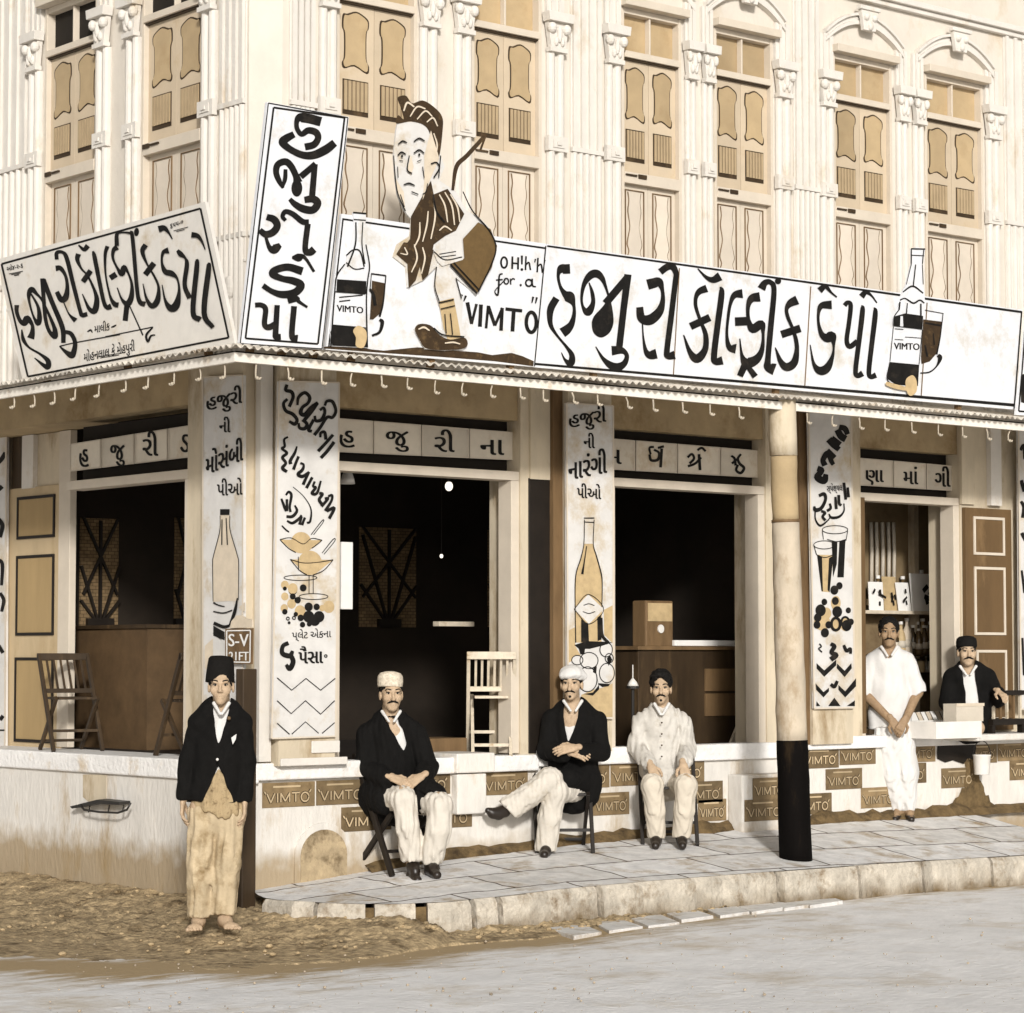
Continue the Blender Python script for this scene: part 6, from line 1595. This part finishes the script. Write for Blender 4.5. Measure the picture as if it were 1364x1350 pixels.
def hand(W, D, N, side, curl=.4, s=1.0, spread=.12):
    """palm and five fingers. W wrist, D along the hand, N out of its back, side: +1 if the thumb leaves towards D x N"""
    D = unit(D); N = unit(N - D * (np.array(N) @ D)); T = np.cross(D, N) * side
    B = Blob(); P = lambda a, b, c: np.array(W) + (D * a + T * b + N * c) * s
    B.cap(P(-.03, 0, 0), P(.012, 0, 0), .024 * s, .024 * s, .01, (N, .7))
    for b in (-.027, -.009, .009, .026): B.cap(P(.012, b * .6, 0), P(.082, b, .002), .015 * s, .0125 * s, .012, (N, .8))
    for i, (b, L) in enumerate(((.029, .072), (.0098, .080), (-.0098, .074), (-.0285, .058))):
        a0 = curl * (.6 + .12 * i); d1 = D * math.cos(a0) - N * math.sin(a0) + T * spread * (.03 - .0) * (1.5 - i); d2 = D * math.cos(a0 * 2.2) - N * math.sin(a0 * 2.2); d3 = D * math.cos(a0 * 3.0) - N * math.sin(a0 * 3.0)
        p0 = P(.082, b, .002); p1 = p0 + unit(d1) * L * .45 * s; p2 = p1 + d2 * L * .32 * s; p3 = p2 + d3 * L * .24 * s
        B.chain([p0, p1, p2, p3], [.0095 * s, .0088 * s, .008 * s, .0068 * s], .004)
    t0 = P(.022, .022, -.004); t1 = t0 + (D * .55 + T * .75 - N * .2) * .038 * s; t2 = t1 + unit(D * .9 + T * .25 - N * .3) * .030 * s; t3 = t2 + unit(D * .95 - T * .05 - N * .4) * .022 * s
    B.chain([t0, t1, t2, t3], [.0145 * s, .0115 * s, .0098 * s, .0078 * s], .006)
    return B.mesh(.0032)
def foot(B, ank, toe, r=.034, w=1.0):
    ank, toe = np.array(ank, float), np.array(toe, float); heel = ank + unit((ank - toe) * (1, 1, 0)) * .035; heel[2] = toe[2] + .012
    B.cap(ank, heel, r * .9, r * .8, .02).cap(heel, toe, r * .85, r * .72, .02).cap(ank, (ank + toe) / 2 + UP * .012, r * .9, r * .8, .03)
def bare_foot(ank, toe, side):
    ank, toe = np.array(ank, float), np.array(toe, float); d = unit((toe - ank) * (1, 1, 0)); T = np.cross(d, UP) * side; g = toe[2] - .012
    B = Blob(); P = lambda a, b, c: np.array((ank[0], ank[1], g)) + d * a + T * b + UP * c
    B.cap(ank + UP * .03, P(0, 0, .06), .034, .036, .02).cap(P(-.035, 0, .03), P(.03, 0, .035), .030, .032, .03).cap(P(.01, 0, .055), P(.12, .004, .022), .033, .020, .03, (UP, .8)).cap(P(.10, -.026, .018), P(.115, .028, .018), .018, .018, .02)
    for i, (b, L, r) in enumerate(((.030, .052, .0135), (.009, .050, .0105), (-.008, .043, .0098), (-.022, .035, .0092), (-.035, .026, .0088))):
        B.cap(P(.115 - .006 * i, b, .017), P(.115 - .006 * i + L * .8, b * 1.12, .011), r * 1.05, r, .006)
    return B.mesh(.0034)
class Person:
    def __init__(s, label, base, Z, group=None):
        s.Z = Z; s.t = thing('person', label, 'person', base, group); s.mpp = Z / FPX
    def J(s, x, y, dz=0.0): return atZ(x, y, s.Z + dz)
    def garment(s, name, B, m, h=.0075, fold=.004, freq=(45, 45, 16), seed=1): return np_obj(name, [B.mesh(h, fold, freq, seed)], m, s.t)
def lathe_hat(name, c, u, prof, m, par, sx=1.0, sy=1.0, n=28):
    u = unit(u); a = unit(np.cross(u, FW0)); b = np.cross(u, a); mb = MB(); rings = []
    for r, z in prof: rings.append([mb.bm.verts.new(tuple(c + u * z + a * (r * sx * math.cos(2 * math.pi * k / n)) + b * (r * sy * math.sin(2 * math.pi * k / n)))) for k in range(n)])
    for A, B_ in zip(rings, rings[1:]):
        for k in range(n): mb.bm.faces.new([A[k], A[(k + 1) % n], B_[(k + 1) % n], B_[k]])
    mb.bm.faces.new(rings[-1]); mb.bm.faces.new(rings[0][::-1])
    return mb.build(name, m, par, smooth=True, bevel=0)
TOC = -FW0                                   # towards the camera, level
def look(deg): a = math.radians(deg); return unit(TOC * math.cos(a) + RT * math.sin(a))

# ---------------------------------------------------------------- the boy in the fez, standing on the dirt
q = onL(280, 1236, .42); q = onG(281, 1238, gz(-.42, -.2) + .03)
A = Person('barefoot boy in a tall dark fez and black coat standing at the corner', q, depth(q) + .02); J = A.J
B = Blob(); hc = J(294.5, 913.5, -.02); f = look(3)
P, Bs = head_blob(B, hc, f, .98, .88, .95, .9)
B.cap(J(295, 930, .01), J(294, 953, .02), .05, .055, .03)
B.chain([J(293, 965, .05), J(292, 1010, .05), J(291, 1062, .04)], [.10, .10, .11], .04, (FW0, .7))
for a, e, w in (((266, 964), (250, 1012), (245, 1064)), ((321, 965), (329, 1014), (325, 1066))): B.chain([J(*a, .03), J(*e, .03), J(*w, -.02)], [.042, .034, .025], .03)
for k, a in (((268, 1075), (265, 1225)), ((306, 1075), (298, 1222))): B.chain([J(*k, .02), J(k[0] - 1, 1150, 0), J(*a, 0)], [.07, .052, .036], .03)
f1 = bare_foot(J(265, 1224, .0), J(259, 1238, -.12), 1); f2 = bare_foot(J(299, 1222, 0), J(308, 1236, -.10), -1)
hl = hand(J(243.5, 1066, -.01), -UP + .1 * TOC, -RT, 1, .35); hr = hand(J(326, 1067, -.02), -UP + .15 * TOC, RT, -1, .35)
np_obj('body', [B.mesh(.0055), hl, hr, f1, f2], M['skin'], A.t); face_bits(P, Bs, A.t); hair_blob(P, Bs, A.t, .98, .002)
lathe_hat('fez', J(293, 906.5, -.005), UP + RT * .03 + FW0 * .12, [(.088, -.012), (.0885, .0), (.087, .03), (.082, .085), (.076, .13), (.066, .143), (.03, .148), (.001, .149)], M['felt'], A.t)
B = Blob(); B.chain([J(293, 958, .03), J(292, 1010, .03), J(290, 1050, .03)], [.125, .132, .145], .04, (FW0, .66)); B.cut([(278, 915), (311, 915), (307, 939), (294, 950), (283, 939)])
A.garment('shirt', B, M['linen'], fold=.004, seed=3)
B = Blob(); B.chain([J(291, 1040, .03), J(291, 1082, .02)], [.155, .165], .03, (FW0, .66)); B.cut([(200, 1094), (262, 1078), (280, 1083), (300, 1092), (330, 1080), (400, 1094), (400, 1200), (200, 1200)])
A.garment('shirt_tail', B, M['check'], fold=.007, freq=(70, 70, 18), seed=4)
B = Blob(); B.cap(J(291, 1066, .03), J(290, 1082, .03), .14, .145, .03, (FW0, .68))
B.chain([J(269, 1085, .02), J(267, 1150, 0), J(265, 1216, 0)], [.088, .080, .072], .02); B.chain([J(307, 1085, .02), J(303, 1150, 0), J(298, 1213, 0)], [.088, .080, .072], .02)
B.cut([(200, 1222), (283, 1223), (284, 1219), (340, 1219), (340, 1300), (200, 1300)])
A.garment('trousers', B, M['khaki'], h=.0065, fold=.006, freq=(85, 85, 16), seed=5)
B = Blob(); B.chain([J(293, 960, .03), J(292, 1005, .03), J(287, 1058, .03)], [.155, .155, .185], .03, (FW0, .68)); B.cap(J(264, 962, .03), J(324, 964, .03), .060, .060, .04); B.cap(J(293, 948, .05), J(293, 957, .05), .062, .08, .03)
B.chain([J(264, 966, .03), J(250, 1012, .03), J(245, 1062, -.01)], [.060, .054, .047], .014); B.chain([J(323, 967, .03), J(329, 1014, .03), J(326, 1064, -.01)], [.060, .054, .047], .014)
B.cut([(285, 936), (307, 936), (302, 955), (296, 980), (291, 993), (286, 975), (284, 955)], A.Z + .03); B.cut([(291, 1018), (300, 1040), (313, 1070), (268, 1070), (282, 1040)], A.Z + .03); B.cut([(200, 1066), (240, 1066), (262, 1068), (322, 1069), (400, 1068), (400, 1200), (200, 1200)])
B.cut([(282, 925), (308, 925), (306, 941), (284, 941)])
A.garment('coat', B, M['coat'], h=.006, fold=.004, seed=6)
B = Blob(); 
for a, b in (((285, 937), (293, 951)), ((305, 937), (296, 951))): B.cap(J(*a, -.055), J(*b, -.115), .012, .009, .008)
A.garment('collar', B, M['linen'], .005, 0)
mb = MB(); mb.ball(J(289.5, 1012, -.155), .009, 10, 6); mb.build('button', M['pale'], A.t, smooth=True)
mb = MB(); mb.extrude([J(308, 983, -.125), J(315, 978, -.12), J(314, 985, -.12), J(310, 992, -.125)], FW0 * .01); mb.build('pocket_handkerchief', M['linen'], A.t)
mb = MB(); mb.ball(J(305, 957, -.105), .012, 10, 6); mb.build('buttonhole_flower', M['wood'], A.t, smooth=True)

# ---------------------------------------------------------------- seated man in an embroidered cap
q = on_pav(540, 1168)
A = Person('seated man in an embroidered cap, long black coat and pale trousers, hands in his lap', q, depth(q) + .25, 'men seated outside the shop'); J = A.J
B = Blob(); hc = J(521, 924.5, .0); f = look(12); P, Bs = head_blob(B, hc, f, 1.0, 1.06, 1.1, 1.2)
B.cap(J(520, 942, .03), J(520, 962, .04), .055, .062, .03); B.chain([J(521, 975, .05), J(521, 1020, .05), J(520, 1058, .05)], [.13, .13, .14], .04, (FW0, .75))
B.chain([J(490, 978, .04), J(487, 1024, .0), J(522, 1036, -.24)], [.05, .042, .03], .03); B.chain([J(553, 977, .04), J(570, 1024, .0), J(560, 1036, -.24)], [.05, .042, .03], .03)
B.chain([J(508, 1064, .05), J(537, 1060, -.36), J(549, 1150, -.30)], [.08, .058, .04], .03); B.chain([J(538, 1064, .05), J(586, 1068, -.36), J(575, 1152, -.30)], [.08, .058, .04], .03)
h1 = hand(J(522, 1036, -.25), RT * .9 - UP * .35 + TOC * .3, UP * .8 + TOC * .7, -1, .5); h2 = hand(J(562, 1034, -.25), -RT * .75 - UP * .5 + TOC * .3, UP * .7 + TOC * .7, 1, .5)
np_obj('body', [B.mesh(.0055), h1, h2], M['skin'], A.t); face_bits(P, Bs, A.t, 1, 1.0); hair_blob(P, Bs, A.t, 1.0, .001)
lathe_hat('embroidered_cap', J(519.5, 913.5, .0), UP + FW0 * .1 + RT * .02, [(.082, -.012), (.086, -.004), (.089, .03), (.086, .062), (.072, .083), (.04, .094), (.001, .097)], mat('cap_embroidery', (.66, .58, .46), .8, .35, 45, (.25, .17, .09), .4, 35), A.t)
B = Blob(); B.chain([J(521, 969, .05), J(521, 1020, .03)], [.122, .148], .04, (FW0, .75)); B.cut([(480, 915), (560, 915), (560, 950), (534, 951), (521, 963), (508, 951), (480, 950)]); A.garment('shirt', B, M['linen'], fold=.004, seed=11)
B = Blob()
for a, b in (((509, 948), (518, 961)), ((533, 948), (525, 961))): B.cap(J(*a, -.03), J(*b, -.09), .012, .009, .008)
A.garment('collar', B, M['linen'], .005, 0)
B = Blob(); B.cap(J(505, 1066, .06), J(541, 1066, .06), .10, .10, .04)
B.chain([J(509, 1064, .03), J(538, 1064, -.36), J(543, 1100, -.37), J(549, 1142, -.31)], [.095, .080, .077, .080], .02); B.chain([J(538, 1064, .03), J(586, 1072, -.36), J(584, 1105, -.37), J(574, 1143, -.31)], [.095, .080, .083, .083], .02)
B.cut([(480, 1151), (562, 1147), (565, 1152), (592, 1150), (640, 1151), (640, 1260), (480, 1260)])
A.garment('trousers', B, M['trous'], h=.0065, fold=.0055, freq=(95, 95, 14), seed=12)
B = Blob(); B.chain([J(521, 972, .05), J(520, 1020, .05), J(516, 1062, .06)], [.155, .165, .20], .05, (FW0, .8)); B.cap(J(493, 976, .05), J(550, 975, .05), .066, .066, .05); B.cap(J(520, 953, .08), J(521, 965, .06), .066, .095, .04)
B.chain([J(489, 979, .04), J(487, 1022, .0), J(516, 1038, -.20)], [.074, .070, .062], .025); B.chain([J(554, 978, .04), J(570, 1022, .0), J(563, 1035, -.19)], [.074, .070, .062], .025)
B.cap(J(500, 1058, .03), J(514, 1066, -.16), .13, .10, .05); B.cap(J(540, 1062, .03), J(572, 1062, -.24), .125, .115, .05); B.cap(J(555, 1066, -.05), J(588, 1078, -.18), .07, .04, .04)
B.cut([(512, 955), (529, 955), (537, 978), (541, 990), (538, 1002), (530, 988), (518, 970)], A.Z + .02); B.cut([(509, 940), (533, 940), (531, 954), (511, 954)])
B.cut([(524, 1055), (545, 1044), (566, 1058), (572, 1052), (600, 1070), (640, 1200), (500, 1200), (512, 1084), (520, 1080)], A.Z - .31)
A.garment('coat', B, M['coat'], h=.006, fold=.005, seed=13)
for k in ((550, 1153, 556, 1173), (574, 1152, 582, 1166)): B = Blob(); foot(B, J(k[0], k[1], -.31), J(k[2], k[3], -.465), .042); A.garment('shoe', B, M['leather'], .006, 0)
zc = q + FW0 * .12; folding_chair('black folding chair under the man in the embroidered cap', (*(np.array(atZ(527, 1158, A.Z + .0))[:2]), pav(q[0], -q[1]) + .004), math.radians(2), M['bwood'], hb=.80)

# ---------------------------------------------------------------- seated man with crossed legs, white turban
q = on_pav(748, 1138)
A = Person('seated man in a round white cap and black coat, white trousered legs crossed', q, depth(q) + .22, 'men seated outside the shop'); J = A.J
B = Blob(); hc = J(761.5, 911, .0); f = look(-10); P, Bs = head_blob(B, hc, f, 1.0, .92, 1.2, 1.1)
B.cap(J(762, 928, .03), J(763, 947, .04), .055, .062, .03); B.chain([J(764, 960, .05), J(763, 1005, .05), J(762, 1045, .06)], [.13, .13, .14], .04, (FW0, .75))
B.chain([J(735, 958, .05), J(730, 1000, -.02), J(757, 1003, -.2)], [.05, .042, .03], .03); B.chain([J(793, 960, .05), J(799, 1002, -.02), J(768, 1000, -.22)], [.05, .042, .03], .03)
B.chain([J(748, 1048, .05), J(730, 1036, -.36), J(676, 1078, -.36)], [.08, .058, .04], .03); B.chain([J(776, 1050, .05), J(738, 1048, -.34), J(728, 1130, -.24)], [.08, .058, .04], .03)
h1 = hand(J(757, 1001, -.21), RT * .85 - UP * .2 + TOC * .25, UP * .6 + TOC * .8, -1, .3); h2 = hand(J(766, 996, -.25), -RT * .95 - UP * .15 + TOC * .15, UP * .6 + TOC * .8, 1, .3)
np_obj('body', [B.mesh(.0055), h1, h2], M['skin'], A.t); face_bits(P, Bs, A.t, 1, .9, True); hair_blob(P, Bs, A.t, 1.0, .002)
B = Blob(); uc = J(762, 897, .0)
B.ell(uc, (.086, .098, .060), Bs, .02); B.ell(uc - UP * .012, (.098, .108, .034), Bs, .02); B.cap(uc + Bs[0] * .06 + Bs[1] * .06 - UP * .02, uc - Bs[0] * .085 - UP * .02, .024, .026, .02)
A.garment('white_cap', B, M['linen'], .006, .003, (70, 70, 90), 2)
B = Blob(); B.chain([J(764, 957, .05), J(763, 1000, .03)], [.120, .145], .04, (FW0, .75)); B.cut([(722, 900), (803, 900), (803, 936), (776, 937), (763, 949), (750, 937), (722, 936)]); A.garment('shirt', B, M['linen'], fold=.004, seed=21)
B = Blob()
for a, b in (((751, 934), (760, 947)), ((775, 934), (767, 947))): B.cap(J(*a, -.03), J(*b, -.09), .012, .009, .008)
A.garment('collar', B, M['linen'], .005, 0)
B = Blob(); B.cap(J(746, 1052, .06), J(770, 1050, .06), .085, .085, .04)
B.chain([J(750, 1050, .04), J(732, 1038, -.36), J(705, 1060, -.37), J(677, 1078, -.36)], [.098, .082, .080, .088], .025); B.chain([J(768, 1050, .0), J(739, 1054, -.33), J(732, 1090, -.29), J(727, 1128, -.25)], [.098, .084, .078, .076], .025)
B.cut([(640, 1050), (668, 1070), (699, 1102), (690, 1120), (640, 1120)]); B.cut([(700, 1134.5), (760, 1134.5), (760, 1200), (700, 1200)])
A.garment('trousers', B, M['trous'], h=.0065, fold=.0045, freq=(85, 85, 22), seed=22)
B = Blob(); B.chain([J(764, 958, .05), J(763, 1005, .05), J(764, 1050, .07)], [.155, .165, .19], .05, (FW0, .8)); B.cap(J(736, 958, .05), J(793, 960, .05), .072, .072, .05); B.cap(J(763, 941, .07), J(763, 951, .06), .075, .10, .04)
B.chain([J(734, 961, .05), J(729, 1000, -.02), J(749, 1005, -.17)], [.074, .070, .060], .025); B.chain([J(795, 963, .05), J(800, 1002, -.02), J(776, 1003, -.19)], [.074, .070, .060], .025)
B.cap(J(772, 1040, .03), J(757, 1038, -.26), .12, .07, .05); B.cap(J(760, 1030, -.1), J(752, 1056, -.24), .07, .03, .04); B.cap(J(782, 1045, .05), J(788, 1062, .0), .11, .05, .04)
B.cut([(752, 940), (772, 940), (771, 955), (764, 975), (757, 988), (753, 970), (750, 955)], A.Z + .02); B.cut([(750, 925), (775, 925), (773, 939), (752, 939)])
A.garment('coat', B, M['coat'], h=.006, fold=.005, seed=23)
B = Blob(); B.cap(J(672, 1081, -.37), J(656, 1084, -.42), .044, .036, .02); B.cap(J(664, 1086, -.40), J(650, 1080, -.44), .036, .022, .02); A.garment('shoe', B, M['leather'], .006, 0); B = Blob(); foot(B, J(728, 1131, -.25), J(725, 1139, -.42), .042); A.garment('shoe', B, M['leather'], .006, 0)
folding_chair('black folding chair under the man with crossed legs', (*(np.array(atZ(749, 1130, A.Z - .02))[:2]), pav(q[0], -q[1]) + .004), A40 + math.radians(4), M['bwood'], hb=.80)

# ---------------------------------------------------------------- bareheaded seated man
q = on_pav(890, 1127)
A = Person('bareheaded seated man in a pale buttoned jacket with his hands on his knees', q, depth(q) + .22, 'men seated outside the shop'); J = A.J
B = Blob(); hc = J(880.5, 917, .0); f = look(-4); P, Bs = head_blob(B, hc, f, .97, .86, 1.05, 1.15)
B.cap(J(881, 932, .03), J(881, 951, .04), .054, .06, .03); B.chain([J(881, 962, .05), J(881, 1000, .05), J(882, 1040, .06)], [.125, .125, .13], .04, (FW0, .75))
B.chain([J(855, 962, .05), J(848, 996, .02), J(866, 1022, -.26)], [.048, .04, .028], .03); B.chain([J(908, 963, .05), J(916, 997, .02), J(910, 1020, -.26)], [.048, .04, .028], .03)
B.chain([J(871, 1046, .05), J(869, 1042, -.36), J(874, 1116, -.30)], [.075, .055, .038], .03); B.chain([J(893, 1046, .05), J(914, 1042, -.36), J(908, 1116, -.30)], [.075, .055, .038], .03)
h1 = hand(J(867, 1020, -.29), -UP * .75 + TOC * .6 + RT * .25, UP * .6 + TOC * .8, -1, .35); h2 = hand(J(910, 1018, -.29), -UP * .75 + TOC * .6 + RT * .12, UP * .6 + TOC * .8, 1, .35)
np_obj('body', [B.mesh(.0055), h1, h2], M['skin'], A.t); face_bits(P, Bs, A.t, .97, .7, True); hair_blob(P, Bs, A.t, .97, .010, .014)
B = Blob(); B.cap(J(868, 1050, .06), J(896, 1050, .06), .095, .095, .04)
B.chain([J(871, 1046, .04), J(869, 1046, -.36), J(872, 1080, -.35), J(874, 1112, -.31)], [.09, .078, .070, .066], .025); B.chain([J(893, 1046, .04), J(914, 1046, -.36), J(911, 1080, -.35), J(908, 1112, -.31)], [.09, .078, .070, .066], .025)
B.cut([(840, 1117), (940, 1116), (940, 1200), (840, 1200)])
A.garment('trousers', B, M['cream'], h=.0065, fold=.005, freq=(100, 100, 12), seed=32)
B = Blob(); B.chain([J(881, 962, .05), J(881, 1000, .05), J(882, 1030, .05)], [.145, .15, .165], .04, (FW0, .8)); B.cap(J(857, 960, .05), J(905, 961, .05), .066, .066, .05); B.cap(J(881, 946, .06), J(881, 955, .06), .07, .095, .04)
B.chain([J(854, 963, .05), J(848, 996, .02), J(864, 1018, -.22)], [.066, .063, .055], .025); B.chain([J(909, 964, .05), J(916, 997, .02), J(911, 1016, -.22)], [.066, .063, .055], .025); B.cap(J(882, 1020, .03), J(885, 1034, -.10), .13, .09, .04)
B.cut([(868, 925), (895, 925), (893, 940), (870, 940)])
A.garment('jacket', B, M['greyc'], fold=.0075, freq=(70, 70, 45), seed=33)
B = Blob()
for a, b in (((872, 938), (880, 952)), ((891, 938), (883, 952))): B.cap(J(*a, -.05), J(*b, -.105), .013, .009, .008)
A.garment('collar', B, M['linen'], .005, 0)
mb = MB()
for y in (963, 978, 993, 1008): mb.ball(J(881.5, y, -.115 - (y - 963) * .0008), .007, 8, 5)
mb.build('buttons', M['dbrown'], A.t)
for k in ((874, 873), (908, 909)): B = Blob(); foot(B, J(k[0], 1117, -.31), J(k[1], 1127, -.45), .041); A.garment('shoe', B, M['leather'], .006, 0)
folding_chair('black folding chair under the bareheaded man', (*(np.array(atZ(889, 1124, A.Z - .02))[:2]), pav(q[0], -q[1]) + .004), A40 + math.radians(2), M['bwood'], hb=.80)

# ---------------------------------------------------------------- standing man in white
q = on_pav(1205, 1089)
A = Person('standing man in a loose white shirt and white dhoti, hands joined before him', q, depth(q)); J = A.J
B = Blob(); hc = J(1184, 842.5, -.01); f = look(-6); P, Bs = head_blob(B, hc, f, 1.0, .98, 1.12, 1.1)
B.cap(J(1184, 856, .02), J(1184, 873, .03), .055, .062, .03); B.chain([J(1184, 885, .04), J(1185, 925, .04), J(1187, 965, .04)], [.13, .13, .13], .04, (FW0, .72))
B.chain([J(1160, 884, .04), J(1149, 922, .03), J(1187, 960, -.16)], [.05, .043, .029], .03); B.chain([J(1209, 884, .04), J(1222, 922, .03), J(1206, 960, -.16)], [.05, .043, .029], .03)
B.chain([J(1179, 975, .04), J(1186, 1028, .02), J(1196, 1082, .0)], [.075, .055, .036], .03); B.chain([J(1198, 975, .04), J(1204, 1028, .02), J(1211, 1081, .0)], [.075, .055, .036], .03)
foot(B, J(1196, 1083, 0), J(1192, 1091, -.12), .034); foot(B, J(1211, 1082, 0), J(1214, 1091, -.12), .034)
h1 = hand(J(1188, 959, -.17), RT * .5 - UP * .85 + TOC * .1, TOC, 1, .5); h2 = hand(J(1205, 959, -.20), -RT * .45 - UP * .85 + TOC * .1, TOC, -1, .5)
np_obj('body', [B.mesh(.0055), h1, h2], M['skind'], A.t); face_bits(P, Bs, A.t, 1, 1.0); hair_blob(P, Bs, A.t, 1.0, .006)
B = Blob(); B.chain([J(1187, 965, .04), J(1188, 990, .04), J(1190, 1015, .03)], [.165, .175, .13], .05, (FW0, .75))
B.chain([J(1178, 980, .03), J(1186, 1030, .01), J(1196, 1074, 0)], [.11, .095, .052], .03); B.chain([J(1199, 980, .03), J(1206, 1030, .01), J(1211, 1075, 0)], [.11, .10, .056], .03); B.cap(J(1166, 972, .05), J(1172, 1010, .05), .06, .05, .04, (FW0, .6)); B.cap(J(1172, 1008, .05), J(1168, 1022, .05), .045, .02, .03, (FW0, .6))
B.cut([(1150, 1080), (1204, 1080), (1205, 1081), (1240, 1081), (1240, 1150), (1150, 1150)])
A.garment('dhoti', B, M['linen'], h=.0065, fold=.0065, freq=(100, 100, 7), seed=42)
B = Blob(); B.chain([J(1184, 884, .04), J(1185, 925, .04), J(1186, 968, .04)], [.150, .165, .185], .03, (FW0, .78)); B.cap(J(1164, 880, .04), J(1207, 880, .04), .068, .068, .05); B.cap(J(1184, 868, .05), J(1184, 876, .05), .072, .095, .04)
B.chain([J(1159, 885, .04), J(1150, 914, .03), J(1148, 924, .02)], [.070, .070, .072], .016); B.chain([J(1210, 885, .04), J(1220, 914, .03), J(1222, 924, .02)], [.070, .070, .072], .016)
B.cut([(1100, 921), (1138, 919), (1156, 927), (1157, 970), (1100, 990)]); B.cut([(1270, 925), (1232, 921), (1215, 930), (1214, 970), (1270, 990)]); B.cut([(1100, 972), (1170, 971), (1189, 966), (1215, 972), (1260, 972), (1260, 1100), (1100, 1100)])
B.cut([(1173, 845), (1195, 845), (1193, 864), (1188, 875), (1183, 878), (1176, 866)], A.Z + .03); B.cut([(1165, 840), (1200, 840), (1197, 861), (1171, 861)])
A.garment('shirt', B, M['linen'], fold=.005, freq=(40, 40, 20), seed=43)
B = Blob()
for a, b in (((1174, 862), (1182, 874)), ((1195, 862), (1188, 873))): B.cap(J(*a, -.03), J(*b, -.10), .013, .010, .008)
A.garment('collar', B, M['linen'], .005, 0)
for k in ((1196, 1192), (1211, 1214)): B = Blob(); foot(B, J(k[0], 1085.5, -.02), J(k[1], 1092, -.125), .038); B.cut([(1150, 1040), (1240, 1040), (1240, 1086.5), (1150, 1086.5)]); A.garment('sandal', B, M['leather'], .006, 0)

# ---------------------------------------------------------------- shopkeeper behind the counter
zq = depth(onR(1289, 940, .20)); q = onR(1289, 985, .20); q[2] = 1.086
A = Person('moustached shopkeeper in a dark cap and black coat seated behind the pale open box', q, zq); J = A.J
B = Blob(); hc = J(1287.5, 868.5, 0); f = look(3); P, Bs = head_blob(B, hc, f, .97, 1.1, 1.0, 1.0)
B.cap(J(1288, 882, .03), J(1289, 897, .04), .055, .062, .03); B.chain([J(1291, 908, .06), J(1292, 940, .06), J(1292, 968, .06)], [.105, .11, .11], .04, (FW0, .75))
B.chain([J(1268, 903, .05), J(1264, 937, .0), J(1285, 958, -.15)], [.05, .042, .03], .03); B.chain([J(1313, 903, .05), J(1326, 930, .03), J(1329, 921, -.14)], [.05, .042, .03], .03)
B.chain([J(1284, 970, .08), J(1282, 970, -.06)], [.07, .06], .03); B.chain([J(1300, 970, .08), J(1302, 970, -.06)], [.07, .06], .03)
h1 = hand(J(1329, 921, -.15), RT * .3 + TOC * .6 - UP * .3, UP, 1, .5, .95)
np_obj('body', [B.mesh(.0055), h1], M['skin'], A.t); face_bits(P, Bs, A.t, .97, 1.6); hair_blob(P, Bs, A.t, .97, .002)
lathe_hat('cap', J(1287.5, 861, .0), UP + FW0 * .1, [(.083, -.010), (.086, .0), (.086, .035), (.080, .062), (.06, .078), (.03, .084), (.001, .085)], M['felt'], A.t)
B = Blob(); B.chain([J(1291, 903, .05), J(1293, 950, .03)], [.13, .14], .04, (FW0, .75)); B.cut([(1260, 860), (1320, 860), (1320, 889), (1300, 890), (1290, 899), (1280, 890), (1260, 889)]); A.garment('shirt', B, M['linen'], fold=.005, seed=51)
B = Blob(); B.chain([J(1291, 903, .05), J(1292, 940, .05), J(1292, 966, .06)], [.155, .165, .16], .05, (FW0, .8)); B.cap(J(1268, 901, .05), J(1314, 901, .05), .07, .07, .05); B.cap(J(1290, 890, .07), J(1290, 896, .06), .075, .10, .04)
B.chain([J(1266, 905, .05), J(1263, 937, .0), J(1280, 957, -.12)], [.072, .068, .06], .025); B.chain([J(1316, 905, .05), J(1328, 932, .03), J(1330, 924, -.11)], [.072, .068, .06], .025)
B.cut([(1280, 885), (1299, 885), (1300, 905), (1304, 940), (1302, 985), (1288, 985), (1287, 940), (1284, 905)], A.Z + .03); B.cut([(1278, 875), (1300, 875), (1298, 888), (1280, 888)])
A.garment('coat', B, M['coat'], h=.006, fold=.005, seed=53)
B = Blob()
for a, b in (((1279, 888), (1287, 899)), ((1300, 888), (1293, 899))): B.cap(J(*a, -.035), J(*b, -.075), .013, .009, .008)
A.garment('collar', B, M['linen'], .005, 0)

# ------------------------------------------------------------------ tidy up
for o in bpy.data.objects:
    for k in ('world_built', 'at'):
        if k in o: del o[k]
